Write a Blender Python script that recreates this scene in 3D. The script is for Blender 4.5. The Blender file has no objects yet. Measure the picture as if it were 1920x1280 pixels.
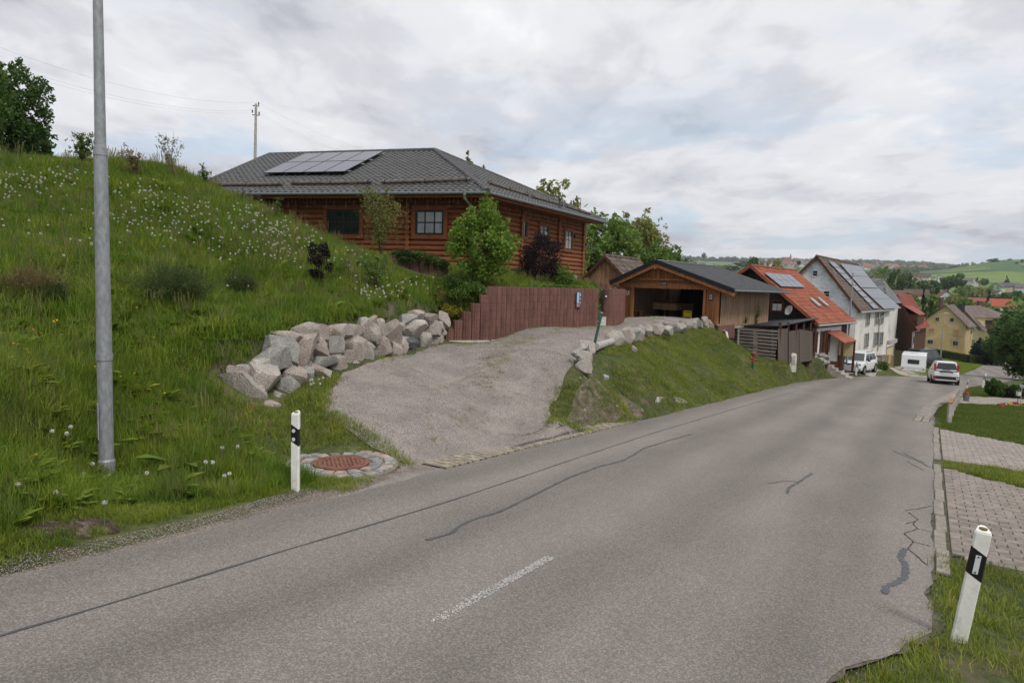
import bpy, math, random
import numpy as np
from mathutils import Vector, Matrix
random.seed(7); rng = np.random.default_rng(11)
sc = bpy.context.scene
PI = math.pi

# ------------------------------------------------------------------ camera
FPX = 1280.0; PITCH = math.radians(4.8); ROLL = math.radians(1.83); CH = 2.4
Fw = np.array([0, math.cos(PITCH), -math.sin(PITCH)])
X0 = np.array([1.0, 0, 0]); U0 = np.array([0, math.sin(PITCH), math.cos(PITCH)])
Rt = X0*math.cos(ROLL)+U0*math.sin(ROLL); Up = U0*math.cos(ROLL)-X0*math.sin(ROLL)
CAM = np.array([0, 0, CH])
cd = bpy.data.cameras.new('camera'); cam = bpy.data.objects.new('camera', cd)
sc.collection.objects.link(cam)
cam.matrix_world = Matrix(((Rt[0], Up[0], -Fw[0], 0), (Rt[1], Up[1], -Fw[1], 0), (Rt[2], Up[2], -Fw[2], CH), (0, 0, 0, 1)))
cd.sensor_width = 36; cd.lens = FPX/1920*36; cd.clip_start = 0.1; cd.clip_end = 20000
sc.camera = cam

# ------------------------------------------------------------------ world, sun, exposure
SUN_EL, SUN_AZ = 52, 150            # azimuth measured from +Y towards +X
w = bpy.data.worlds.new('World'); sc.world = w; w.use_nodes = True
nt = w.node_tree; nt.nodes.clear()
def N(t, **k):
    n = nt.nodes.new(t)
    for a, b in k.items(): setattr(n, a, b)
    return n
def L(a, b): nt.links.new(a, b)
sky = N('ShaderNodeTexSky', sky_type='NISHITA', sun_disc=False, sun_elevation=math.radians(SUN_EL), sun_rotation=math.radians(SUN_AZ), air_density=1.0, dust_density=2.0)
tc = N('ShaderNodeTexCoord'); sep = N('ShaderNodeSeparateXYZ'); L(tc.outputs['Generated'], sep.inputs[0])
def M(op, a, b=None, c=None, clamp=False):
    n = N('ShaderNodeMath', operation=op, use_clamp=clamp)
    for i, v in enumerate((a, b, c)):
        if v is None: continue
        if isinstance(v, (int, float)): n.inputs[i].default_value = v
        else: L(v, n.inputs[i])
    return n.outputs[0]
zz = M('MAXIMUM', sep.outputs[2], 0.0)
den = M('ADD', zz, 0.13)
cmb = N('ShaderNodeCombineXYZ'); L(M('DIVIDE', sep.outputs[0], den), cmb.inputs[0]); L(M('DIVIDE', sep.outputs[1], den), cmb.inputs[1])
def noise(scale, det, rough, off, stretch=(1, 1, 1), dist=0.0):
    mp = N('ShaderNodeMapping'); L(cmb.outputs[0], mp.inputs[0]); mp.inputs['Location'].default_value = off; mp.inputs['Scale'].default_value = stretch
    t = N('ShaderNodeTexNoise'); L(mp.outputs[0], t.inputs['Vector']); t.inputs['Scale'].default_value = scale; t.inputs['Detail'].default_value = det
    t.inputs['Roughness'].default_value = rough; t.inputs['Distortion'].default_value = dist
    return t.outputs['Fac']
def ramp(fac, stops, interp='EASE'):
    r = N('ShaderNodeValToRGB'); L(fac, r.inputs[0]); r.color_ramp.interpolation = interp
    e = r.color_ramp.elements
    while len(e) < len(stops): e.new(0.5)
    for i, (p, c) in enumerate(stops): e[i].position = p; e[i].color = (c[0], c[1], c[2], 1)
    return r.outputs[0]
n1 = noise(0.75, 8, 0.55, (1.3, 4.2, 0), (1, 0.8, 1), 0.4)
n2 = noise(3.2, 7, 0.6, (7.3, 1.1, 0), (1.2, 0.8, 1), 0.3)
nn = M('ADD', M('MULTIPLY', n1, 0.66), M('MULTIPLY', n2, 0.34))
cloud = ramp(nn, [(0.37, (0.38, 0.39, 0.43)), (0.45, (0.52, 0.53, 0.565)), (0.53, (0.64, 0.645, 0.67)), (0.64, (0.76, 0.76, 0.765))])
# thin blue gaps, mostly low over the valley
n3 = noise(0.9, 6, 0.6, (3.7, 9.4, 0), (1.0, 1.0, 1), 0.3)
gap = M('MULTIPLY', ramp(n3, [(0.49, (0, 0, 0)), (0.60, (1, 1, 1))]), ramp(zz, [(0.0, (0.9, 0.9, 0.9)), (0.12, (1, 1, 1)), (0.3, (0.2, 0.2, 0.2))]))
skym = N('ShaderNodeVectorMath', operation='SCALE'); L(sky.outputs[0], skym.inputs[0]); skym.inputs['Scale'].default_value = 0.11
mixb = N('ShaderNodeMix', data_type='RGBA'); L(M('MULTIPLY', gap, 0.68), mixb.inputs[0]); L(cloud, mixb.inputs[6])
thin = N('ShaderNodeMix', data_type='RGBA'); thin.inputs[0].default_value = 0.55; L(skym.outputs[0], thin.inputs[6]); thin.inputs[7].default_value = (0.46, 0.60, 0.74, 1)
L(thin.outputs[2], mixb.inputs[7])
# an overcast sky is brighter overhead than at the horizon
zb = ramp(zz, [(0.0, (1.0, 1.0, 1.0)), (0.6, (1.06, 1.06, 1.06)), (1.0, (1.4, 1.4, 1.4))], 'LINEAR')
mul = N('ShaderNodeMix', data_type='RGBA', blend_type='MULTIPLY'); mul.inputs[0].default_value = 1; L(mixb.outputs[2], mul.inputs[6]); L(zb, mul.inputs[7])
bg = N('ShaderNodeBackground'); L(mul.outputs[2], bg.inputs[0]); bg.inputs[1].default_value = 1.0
wo = N('ShaderNodeOutputWorld'); L(bg.outputs[0], wo.inputs[0])
sl = bpy.data.lights.new('sun', 'SUN'); sl.energy = 1.7; sl.angle = math.radians(11); sl.color = (1.0, 0.95, 0.88)
so = bpy.data.objects.new('sun', sl); sc.collection.objects.link(so)
sd = Vector((math.sin(math.radians(SUN_AZ))*math.cos(math.radians(SUN_EL)), math.cos(math.radians(SUN_AZ))*math.cos(math.radians(SUN_EL)), math.sin(math.radians(SUN_EL))))
so.rotation_euler = sd.to_track_quat('Z', 'Y').to_euler(); so.location = (20, -20, 60)
sc.view_settings.view_transform = 'Standard'; sc.view_settings.look = 'None'; sc.view_settings.gamma = 1; sc.view_settings.exposure = 0.38
sc.view_settings.use_curve_mapping = False

# ------------------------------------------------------------------ calibration helpers
AZ = math.atan2(790, 1280); SL = .063
DX, DY = math.sin(AZ), math.cos(AZ)
def ray(px, py): return Fw+Rt*((px-960)/FPX)+Up*((640-py)/FPX)
def at(px, py, d): return CAM+ray(px, py)*d
def plane(x, y): return -SL*(x*DX+y*DY)
def uv(x, y): return x*DX+y*DY, x*DY-y*DX
def xy(u, v): return u*DX+v*DY, u*DY-v*DX
def G(px, py):
    r = ray(px, py); n = np.array([SL*DX, SL*DY, 1.0]); t = -(n@CAM)/(n@r); return CAM+r*t
def zpt(px, py, z):
    r = ray(px, py); return CAM+r*((z-CH)/r[2])
def hit(px, py, o, n):
    r = ray(px, py); return CAM+r*(((np.array(o)-CAM)@n)/(r@n))
def norm(v): v = np.array(v, float); return v/np.linalg.norm(v)

# ------------------------------------------------------------------ materials
MAT = {}
def mat(name, col, rough=0.85, var=0.15, scale=4.0, bump=0.0, bscale=40.0, metal=0.0, col2=None, stretch=(1, 1, 1), rand=0.0, spec=0.3, fine=0.0, alpha=None, trans=0.0, lo=0.38, hi=0.62, coord='P', bdist=0.01):
    m = bpy.data.materials.new(name); m.use_nodes = True; t = m.node_tree; nd = t.nodes; lk = t.links
    b = nd['Principled BSDF']; b.inputs['Roughness'].default_value = rough; b.inputs['Metallic'].default_value = metal
    b.inputs['Specular IOR Level'].default_value = spec
    if trans: b.inputs['Transmission Weight'].default_value = trans
    src = nd.new('ShaderNodeNewGeometry').outputs['Position'] if coord == 'P' else nd.new('ShaderNodeTexCoord').outputs['Object']
    mp = nd.new('ShaderNodeMapping'); mp.inputs['Scale'].default_value = stretch; lk.new(src, mp.inputs[0])
    tx = nd.new('ShaderNodeTexNoise'); tx.inputs['Scale'].default_value = scale; tx.inputs['Detail'].default_value = 6; tx.inputs['Roughness'].default_value = 0.6
    lk.new(mp.outputs[0], tx.inputs['Vector'])
    rp = nd.new('ShaderNodeValToRGB'); e = rp.color_ramp.elements; e[0].position = lo; e[1].position = hi
    c = np.array(col); a = c*(1-var); z = c*(1+var) if col2 is None else np.array(col2)
    if col2 is not None: a = c
    e[0].color = (*a, 1); e[1].color = (*z, 1); lk.new(tx.outputs['Fac'], rp.inputs[0]); out = rp.outputs[0]
    if fine:
        t2 = nd.new('ShaderNodeTexNoise'); t2.inputs['Scale'].default_value = bscale; t2.inputs['Detail'].default_value = 2; lk.new(mp.outputs[0], t2.inputs['Vector'])
        r2 = nd.new('ShaderNodeMapRange'); r2.inputs[1].default_value = 0.3; r2.inputs[2].default_value = 0.7; r2.inputs[3].default_value = 1-fine; r2.inputs[4].default_value = 1+fine
        lk.new(t2.outputs['Fac'], r2.inputs[0]); mx = nd.new('ShaderNodeVectorMath'); mx.operation = 'SCALE'; lk.new(out, mx.inputs[0]); lk.new(r2.outputs[0], mx.inputs['Scale']); out = mx.outputs[0]
    if rand:
        oi = nd.new('ShaderNodeObjectInfo'); r3 = nd.new('ShaderNodeMapRange'); r3.inputs[3].default_value = 1-rand; r3.inputs[4].default_value = 1+rand
        lk.new(oi.outputs['Random'], r3.inputs[0]); mx = nd.new('ShaderNodeVectorMath'); mx.operation = 'SCALE'; lk.new(out, mx.inputs[0]); lk.new(r3.outputs[0], mx.inputs['Scale']); out = mx.outputs[0]
    lk.new(out, b.inputs['Base Color'])
    if bump:
        bn = nd.new('ShaderNodeBump'); bn.inputs['Strength'].default_value = bump; bn.inputs['Distance'].default_value = bdist
        t3 = nd.new('ShaderNodeTexNoise'); t3.inputs['Scale'].default_value = bscale; t3.inputs['Detail'].default_value = 5; lk.new(mp.outputs[0], t3.inputs['Vector'])
        lk.new(t3.outputs['Fac'], bn.inputs['Height']); lk.new(bn.outputs[0], b.inputs['Normal'])
    MAT[name] = m; return m
def leafmat(name, col, col2, sc_=1.5):
    m = mat(name, col, 0.55, col2=col2, scale=sc_, rand=0.18, spec=0.25)
    b = m.node_tree.nodes['Principled BSDF']
    # thin leaves let a little light through
    tr = m.node_tree.nodes.new('ShaderNodeBsdfTranslucent'); ad = m.node_tree.nodes.new('ShaderNodeMixShader'); ad.inputs[0].default_value = 0.38
    src = b.inputs['Base Color'].links[0].from_socket; m.node_tree.links.new(src, tr.inputs[0])
    m.node_tree.links.new(b.outputs[0], ad.inputs[1]); m.node_tree.links.new(tr.outputs[0], ad.inputs[2])
    m.node_tree.links.new(ad.outputs[0], m.node_tree.nodes['Material Output'].inputs[0]); return m

# ------------------------------------------------------------------ objects
col = sc.collection
LOCAL = set()
def thing(name, label, cat, loc=(0, 0, 0), group=None, rz=0.0, local=False):
    o = bpy.data.objects.new(name, None); o.empty_display_size = 0.3; col.objects.link(o)
    o.location = Vector([float(a) for a in loc]); o.rotation_euler = (0, 0, rz); o['label'] = label; o['category'] = cat
    if group: o['group'] = group
    if local: LOCAL.add(o.name)      # its parts are modelled in its own coordinates
    return o
def wbase(o):
    b = np.zeros(3); r = o
    while r.parent is not None: r = r.parent
    if r.name in LOCAL: return b
    while o is not None: b = b+np.array(o.location); o = o.parent
    return b
class MB:
    def __init__(s): s.v = []; s.f = []; s.m = []
    def add(s, vs, fs, mi=0):
        b = len(s.v); s.v += [tuple(map(float, p)) for p in vs]; s.f += [tuple(i+b for i in f) for f in fs]; s.m += [mi]*len(fs); return s
    def box(s, c, ex, ey, ez, mi=0):      # centre, half-axis vectors
        c, ex, ey, ez = (np.array(a, float) for a in (c, ex, ey, ez))
        vs = [c+i*ex+j*ey+k*ez for k in (-1, 1) for j in (-1, 1) for i in (-1, 1)]
        return s.add(vs, [(0, 2, 3, 1), (4, 5, 7, 6), (0, 1, 5, 4), (2, 6, 7, 3), (0, 4, 6, 2), (1, 3, 7, 5)], mi)
    def bx(s, x0, x1, y0, y1, z0, z1, mi=0):
        return s.box(((x0+x1)/2, (y0+y1)/2, (z0+z1)/2), ((x1-x0)/2, 0, 0), (0, (y1-y0)/2, 0), (0, 0, (z1-z0)/2), mi)
    def beam(s, p, q, w_, h_, up=(0, 0, 1), mi=0):
        p, q = np.array(p, float), np.array(q, float); d = q-p; a = norm(d); sd_ = np.cross(a, up)
        if np.linalg.norm(sd_) < 1e-6: sd_ = np.array([1., 0, 0])
        sd_ = norm(sd_); u2 = norm(np.cross(sd_, a)); return s.box((p+q)/2, d/2, sd_*w_/2, u2*h_/2, mi)
    def tube(s, pts, rs, n=8, mi=0, cap=True):
        pts = [np.array(p, float) for p in pts]; rs = [rs]*len(pts) if isinstance(rs, (int, float)) else rs
        rings = []; b = len(s.v)
        for i, p in enumerate(pts):
            d = norm(pts[min(i+1, len(pts)-1)]-pts[max(i-1, 0)]); r = np.array([1., 0, 0]) if abs(d[0]) < 0.9 else np.array([0, 1., 0])
            a = norm(np.cross(d, r)); c = np.cross(d, a)
            for k in range(n):
                t = 2*PI*k/n; s.v.append(tuple(p+rs[i]*(a*math.cos(t)+c*math.sin(t))))
        for i in range(len(pts)-1):
            for k in range(n):
                k2 = (k+1) % n; s.f.append((b+i*n+k, b+i*n+k2, b+(i+1)*n+k2, b+(i+1)*n+k)); s.m.append(mi)
        if cap:
            s.f.append(tuple(b+k for k in range(n))[::-1]); s.m.append(mi); s.f.append(tuple(b+(len(pts)-1)*n+k for k in range(n))); s.m.append(mi)
        return s
    def prism(s, poly, ext, mi=0):
        n = len(poly); a = [np.array(p, float) for p in poly]; e = np.array(ext, float); b = [p+e for p in a]
        return s.add(a+b, [tuple(range(n))[::-1], tuple(range(n, 2*n))]+[(i, (i+1) % n, n+(i+1) % n, n+i) for i in range(n)], mi)
    def mesh(s, name, base=None, smooth=False):
        me = bpy.data.meshes.new(name); v = np.array(s.v, float).reshape(-1, 3)
        if base is not None: v = v-base
        me.from_pydata(v.tolist(), [], s.f); 
        if any(s.m): me.polygons.foreach_set('material_index', s.m)
        if smooth: me.polygons.foreach_set('use_smooth', [True]*len(me.polygons))
        me.update(); return me
def addmats(me, mats):
    for m in (mats if isinstance(mats, (list, tuple)) else [mats]): me.materials.append(m)
def fixn(me):
    import bmesh
    bm = bmesh.new(); bm.from_mesh(me); bmesh.ops.recalc_face_normals(bm, faces=bm.faces); bm.to_mesh(me); bm.free()
def part(name, mb, mats, parent=None, label=None, smooth=False, kind=None, fix=True):
    base = wbase(parent) if parent is not None else None
    me = mb.mesh(name, base, smooth) if isinstance(mb, MB) else mb
    if fix and isinstance(mb, MB) and len(me.polygons) < 20000: fixn(me)
    if len(me.materials) == 0: addmats(me, mats)
    o = bpy.data.objects.new(name, me); col.objects.link(o)
    if parent is not None: o.parent = parent
    if label: o['label'] = label
    if kind: o['kind'] = kind
    return o
def solo(name, mb, mats, label, cat, group=None, smooth=False):
    o = part(name, mb, mats, None, label, smooth); o['category'] = cat
    if group: o['group'] = group
    # put the origin at the base centre
    v = np.empty(len(o.data.vertices)*3); o.data.vertices.foreach_get('co', v); v = v.reshape(-1, 3)
    c = v.mean(0); c[2] = v[:, 2].min(); v -= c; o.data.vertices.foreach_set('co', v.ravel()); o.data.update(); o.location = Vector(c.tolist()); return o
def struct(name, mb, mats, smooth=False, parent=None):
    return part(name, mb, mats, parent, kind='structure', smooth=smooth, fix=False)
def npmesh(name, v, f, mats, mi=None, smooth=False):
    me = bpy.data.meshes.new(name); v = np.asarray(v, np.float32); f = np.asarray(f, np.int32); k = f.shape[1]
    me.vertices.add(len(v)); me.vertices.foreach_set('co', v.ravel()); me.loops.add(f.size); me.loops.foreach_set('vertex_index', f.ravel())
    me.polygons.add(len(f)); me.polygons.foreach_set('loop_start', np.arange(0, f.size, k, dtype=np.int32))
    try: me.polygons.foreach_set('loop_total', np.full(len(f), k, dtype=np.int32))
    except Exception: pass
    if mi is not None: me.polygons.foreach_set('material_index', np.asarray(mi, np.int32))
    if smooth: me.polygons.foreach_set('use_smooth', np.ones(len(f), bool))
    me.update(calc_edges=True); me.validate(); addmats(me, mats); return me
def TR(loc, rot=None, scl=None):
    m = Matrix.Translation(Vector([float(a) for a in loc]))
    if rot is not None: m = m @ (rot if isinstance(rot, Matrix) else Matrix.Rotation(rot, 4, 'Z'))
    if scl is not None:
        if isinstance(scl, (int, float)): scl = (scl,)*3
        m = m @ Matrix.Diagonal((*scl, 1))
    return m
def axes(ex, ey, ez):
    return Matrix(((ex[0], ey[0], ez[0], 0), (ex[1], ey[1], ez[1], 0), (ex[2], ey[2], ez[2], 0), (0, 0, 0, 1)))
def pieces(parent, name, me, mats_world, limit=300, rest_name=None):
    base = wbase(parent); T = Matrix.Translation(Vector((-base).tolist()))
    mats_world = sorted(mats_world, key=lambda m: (Vector(CAM.tolist())-m.translation).length)
    for m in mats_world[:limit]:
        o = bpy.data.objects.new(name, me); col.objects.link(o); o.parent = parent; o.matrix_basis = T @ m
    rest = mats_world[limit:]
    if rest:
        v0 = np.empty(len(me.vertices)*3); me.vertices.foreach_get('co', v0); v0 = v0.reshape(-1, 3)
        fs = [tuple(p.vertices) for p in me.polygons]; mi = [p.material_index for p in me.polygons]
        V = []; F_ = []; MI = []
        for k, m in enumerate(rest):
            A = np.array(T @ m); V.append(v0@A[:3, :3].T+A[:3, 3]); b = k*len(v0); F_ += [tuple(i+b for i in f) for f in fs]; MI += mi
        r = bpy.data.meshes.new(rest_name or name+'s'); r.from_pydata(np.concatenate(V).tolist(), [], F_); r.polygons.foreach_set('material_index', MI)
        addmats(r, list(me.materials)); r.update(); o = bpy.data.objects.new(rest_name or name+'s', r); col.objects.link(o); o.parent = parent; o['kind'] = 'stuff'
def dup(root, loc, rz=0, scl=1, label=None, group=None):
    r = root.copy(); col.objects.link(r); r.location = Vector([float(a) for a in loc]); r.rotation_euler = (0, 0, rz); r.scale = (scl,)*3 if isinstance(scl, (int, float)) else scl
    if label: r['label'] = label
    if group: r['group'] = group
    for ch in list(root.children):
        c = ch.copy(); col.objects.link(c); c.parent = r
        for g_ in list(ch.children):
            d = g_.copy(); col.objects.link(d); d.parent = c
    return r

# ------------------------------------------------------------------ scatter with geometry nodes (for stuff nobody could count)
def scatter(name, label, cat, pts, rots, scls, meshes, seed=0, kind='stuff'):
    cl = bpy.data.collections.new(name+'_kinds')
    for me in meshes: cl.objects.link(bpy.data.objects.new(name+'_kind', me))
    me = bpy.data.meshes.new(name); me.vertices.add(len(pts)); me.vertices.foreach_set('co', np.asarray(pts, np.float32).ravel())
    a = me.attributes.new('rot', 'FLOAT_VECTOR', 'POINT'); a.data.foreach_set('vector', np.asarray(rots, np.float32).ravel())
    a = me.attributes.new('scl', 'FLOAT_VECTOR', 'POINT'); a.data.foreach_set('vector', np.asarray(scls, np.float32).ravel())
    a = me.attributes.new('pick', 'INT', 'POINT'); a.data.foreach_set('value', rng.integers(0, len(meshes), len(pts)).astype(np.int32))
    o = bpy.data.objects.new(name, me); col.objects.link(o); o['kind'] = kind; o['label'] = label; o['category'] = cat
    g = bpy.data.node_groups.new(name, 'GeometryNodeTree'); g.interface.new_socket('Geometry', in_out='INPUT', socket_type='NodeSocketGeometry'); g.interface.new_socket('Geometry', in_out='OUTPUT', socket_type='NodeSocketGeometry')
    gi = g.nodes.new('NodeGroupInput'); go = g.nodes.new('NodeGroupOutput'); ip = g.nodes.new('GeometryNodeInstanceOnPoints'); ci = g.nodes.new('GeometryNodeCollectionInfo')
    ci.inputs['Collection'].default_value = cl; ci.inputs['Separate Children'].default_value = True; ci.inputs['Reset Children'].default_value = True; ip.inputs['Pick Instance'].default_value = True
    def attr(n_, t_):
        q = g.nodes.new('GeometryNodeInputNamedAttribute'); q.data_type = t_; q.inputs['Name'].default_value = n_
        return [s_ for s_ in q.outputs if s_.enabled and s_.name == 'Attribute'][0]
    lk = g.links.new; lk(gi.outputs[0], ip.inputs['Points']); lk(ci.outputs[0], ip.inputs['Instance']); lk(attr('pick', 'INT'), ip.inputs['Instance Index'])
    lk(attr('rot', 'FLOAT_VECTOR'), ip.inputs['Rotation']); lk(attr('scl', 'FLOAT_VECTOR'), ip.inputs['Scale']); lk(ip.outputs[0], go.inputs[0])
    md = o.modifiers.new('scatter', 'NODES'); md.node_group = g
    return o
# ------------------------------------------------------------------ terrain
def UV(px, py, d):
    p = at(px, py, d); u, v = uv(p[0], p[1]); return (u, v, p[2]-plane(p[0], p[1]))
class TPS:
    def __init__(s, P):
        P = np.array(P); s.c = P[:, :2]; n = len(P); d = np.linalg.norm(s.c[:, None]-s.c[None], axis=2)
        K = np.where(d > 1e-9, d*d*np.log(d+1e-12), 0)+np.eye(n)*0.08; Q = np.hstack([np.ones((n, 1)), s.c])
        A = np.block([[K, Q], [Q.T, np.zeros((3, 3))]]); s.w = np.linalg.solve(A, np.concatenate([P[:, 2], np.zeros(3)]))
    def __call__(s, u, v):
        sh = u.shape; q = np.stack([u.ravel(), v.ravel()], 1); out = np.empty(len(q))
        for i in range(0, len(q), 20000):
            d = np.linalg.norm(q[i:i+20000, None]-s.c[None], axis=2); K = np.where(d > 1e-9, d*d*np.log(d+1e-12), 0)
            out[i:i+20000] = K@s.w[:-3]+s.w[-3]+q[i:i+20000]@s.w[-2:]
        return out.reshape(sh)
VL = -6.35   # left asphalt edge
road0 = [(u, v, 0.0) for u in range(-14, 60, 4) for v in (VL, -3.0, 0.3)]+[(u, v, 0.02) for u in range(-14, 60, 6) for v in (5, 12)]
road0 += [(u, -2+0.08*(u-60), 0) for u in range(62, 130, 10)]+[(u, 9+0.1*(u-60), 0) for u in range(62, 130, 10)]
shared = [UV(*a) for a in [(0, 1040, 5.8), (0, 900, 6.8), (0, 700, 8.5), (0, 500, 13), (0, 400, 18), (0, 300, 26), (200, 905, 8.6), (200, 700, 10.5), (200, 500, 15), (200, 400, 19.5), (200, 318, 26),
          (300, 600, 12.5), (330, 328, 26), (400, 800, 10.2), (330, 880, 8.9), (400, 360, 25.5), (480, 840, 10.3), (553, 920, 8.8), (640, 873, 10.45), (-300, 700, 8.5), (-300, 300, 22), (-300, 500, 12)]]
shared += [(-10, -9, .4), (-10, -16, 3), (-10, -30, 7), (10, -45, 12), (-6, -45, 11), (18, -52, 12.5), (7.4, -7.6, 0.02), (8.1, -7.2, 0.0), (6.6, -8.2, .03), (7.3, -8.4, .06)]
lower = road0+[(u, VL-.5, 0.0) for u in np.arange(8, 18, 1.5)]+shared+[UV(*a) for a in [(505, 775, 11.9), (560, 735, 13), (620, 700, 14.6), (700, 675, 16), (770, 658, 18.5), (830, 641, 21.2), (915, 640, 22), (1060, 617, 27.5), (1115, 612, 30), (1145, 608, 34), (1190, 598, 40),
          (600, 780, 12), (750, 740, 14.1), (850, 800, 12.9), (850, 750, 14.75), (850, 700, 17.2), (1000, 700, 17), (1040, 780, 14.5), (1000, 810, 13.2), (700, 800, 11.9), (1320, 607, 36), (1250, 600, 38),
          (1095, 703, 17), (1112, 655, 20.5), (1165, 642, 23.5), (1215, 627, 27), (1270, 612, 33), (1325, 610, 36),
          (1250, 700, 23.8), (1250, 655, 27.2), (1350, 700, 28.1), (1350, 655, 33), (1400, 665, 36), (1450, 672, 39), (1413, 690, 33), (1485, 692, 44), (1370, 640, 38), (1540, 690, 47), (1500, 680, 46), (1560, 690, 52), (1150, 740, 17.3), (1200, 700, 21), (1490, 669, 40), (1520, 672, 43), (1466, 676, 37.2), (1430, 668, 37.5), (1607, 697, 51), (1585, 697, 51), (1635, 696, 53), (1610, 690, 57), (1650, 684, 61)]]
lower += [uv(15.5, 43)+(2.2,), uv(12, 41)+(2.6,), uv(8, 46)+(3.0,), uv(2, 42)+(3.2,), uv(5, 60)+(3.5,), uv(-10, 60)+(8,), uv(23, 50)+(0.5,), uv(30, 58)+(-.1,), uv(30, 70)+(0,), uv(40, 78)+(.2,), uv(45, 70)+(0,), uv(20, 75)+(2,)]
upper = shared+[(-14, VL, 0), (-2, VL, 0), (4, VL, 0)]+[UV(*a) for a in [(455, 725, 11.7), (490, 668, 12.4), (560, 612, 14.5), (600, 608, 15), (700, 600, 17), (780, 588, 19), (840, 585, 21.6), (450, 560, 16), (400, 450, 19), (500, 413, 22), (470, 392, 24), (560, 443, 23), (640, 484, 22.5), (640, 540, 18.3),
          (740, 500, 24.4), (790, 514, 24.3), (835, 522, 24), (740, 540, 20), (820, 518, 25), (850, 545, 22.8), (900, 542, 23.5), (1000, 540, 26.5), (1100, 541, 31), (920, 536, 24.8), (1060, 531, 31), (1000, 541, 28.5), (1095, 542, 34), (1040, 541, 29.5)]]
upper += [uv(-1.0, 27.6)+(2.75+SL*(uv(-1, 27.6)[0]),), uv(4.0, 37)+(2.45+SL*uv(4, 37)[0],), uv(-8, 31)+(3.0+SL*uv(-8, 31)[0],), uv(-14, 32)+(4.0+SL*uv(-14, 32)[0],), uv(-6, 38)+(3.0+SL*uv(-6, 38)[0],), uv(-20, 40)+(6+SL*uv(-20, 40)[0],), uv(0, 50)+(3.2+SL*uv(0, 50)[0],), uv(-12, 52)+(4+SL*uv(-12, 52)[0],)]
TL, TU = TPS(lower), TPS(upper)
# terrace edge: the line of the boulder wall and of the palisade wall
WALL = [at(*a)[:2] for a in [(418, 715, 12.3), (450, 700, 12.7), (505, 690, 13.3), (560, 660, 14.4), (620, 650, 15.9), (700, 630, 17.4), (770, 615, 19.8), (832, 610, 22.5)]]+[(-.9, 22.75), (3.2, 30.1), (3.75, 31.2)]
TERR = [tuple(p) for p in WALL]+[(4.3, 33.5), (4.5, 37.2), (4.0, 40), (3, 48), (-10, 60), (-60, 60), (-60, -6), (-9, 4), (-7, 9.5)]
def inpoly(x, y, poly):
    c = np.zeros(np.shape(x), bool); n = len(poly); j = n-1
    for i in range(n):
        xi, yi = poly[i][:2]; xj, yj = poly[j][:2]
        if yi != yj: c ^= ((yi > y) != (yj > y)) & (x < (xj-xi)*(y-yi)/(yj-yi)+xi)
        j = i
    return c
# far country: height over azimuth (given as photo column) and distance
FD = np.array([60, 100, 150, 250, 450, 800, 950, 1300, 1700, 2300, 3000, 4200, 9000.])
FC = [0, 1100, 1300, 1500, 1700, 1900, 2300]
FZ = np.array([[2, 3, 3, 4, 5, 10, 20, 40, 60, 80, 100, 90, 0],
               [0, 2, 1, 0, -5, 0, 10, 30, 45, 70, 110, 100, 0],
               [-2, -3, -5, -9, -10, 0, 10, 36, 52, 78, 128, 100, 0],
               [-4, -6, -8, -13, -14, -5, 4, 20, 45, 88, 133, 110, 0],
               [-4.5, -7, -9, -14, -12, 2, 10, 45, 65, 90, 136, 110, 0],
               [-4.7, -7.3, -11.3, -15, -6, 10, 17, 79, 94, 90, 110, 100, 0],
               [-4, -6, -9, -12, 2, 30, 40, 98, 110, 110, 110, 90, 0]])
FA = np.array([math.atan((c-960)/FPX) for c in FC])
def farz(x, y):
    az = np.arctan2(x, np.maximum(y, 1e-3)); dd = np.maximum(np.hypot(x, y)*np.cos(np.clip(az, -1.2, 1.2)), 1)
    az = np.where(y <= 0, np.where(x > 0, FA[-1], FA[0]), az)
    ai = np.clip(np.interp(az, FA, np.arange(len(FA))), 0, len(FA)-1.0001); di = np.clip(np.interp(np.log(dd), np.log(FD), np.arange(len(FD))), 0, len(FD)-1.0001)
    a0 = ai.astype(int); d0 = di.astype(int); fa = ai-a0; fd = di-d0; fa = fa*fa*(3-2*fa); fd = 0.5*fd+0.5*fd*fd*(3-2*fd)
    return (FZ[a0, d0]*(1-fa)+FZ[a0+1, d0]*fa)*(1-fd)+(FZ[a0, d0+1]*(1-fa)+FZ[a0+1, d0+1]*fa)*fd
def ss(t): t = np.clip(t, 0, 1); return t*t*(3-2*t)
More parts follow.
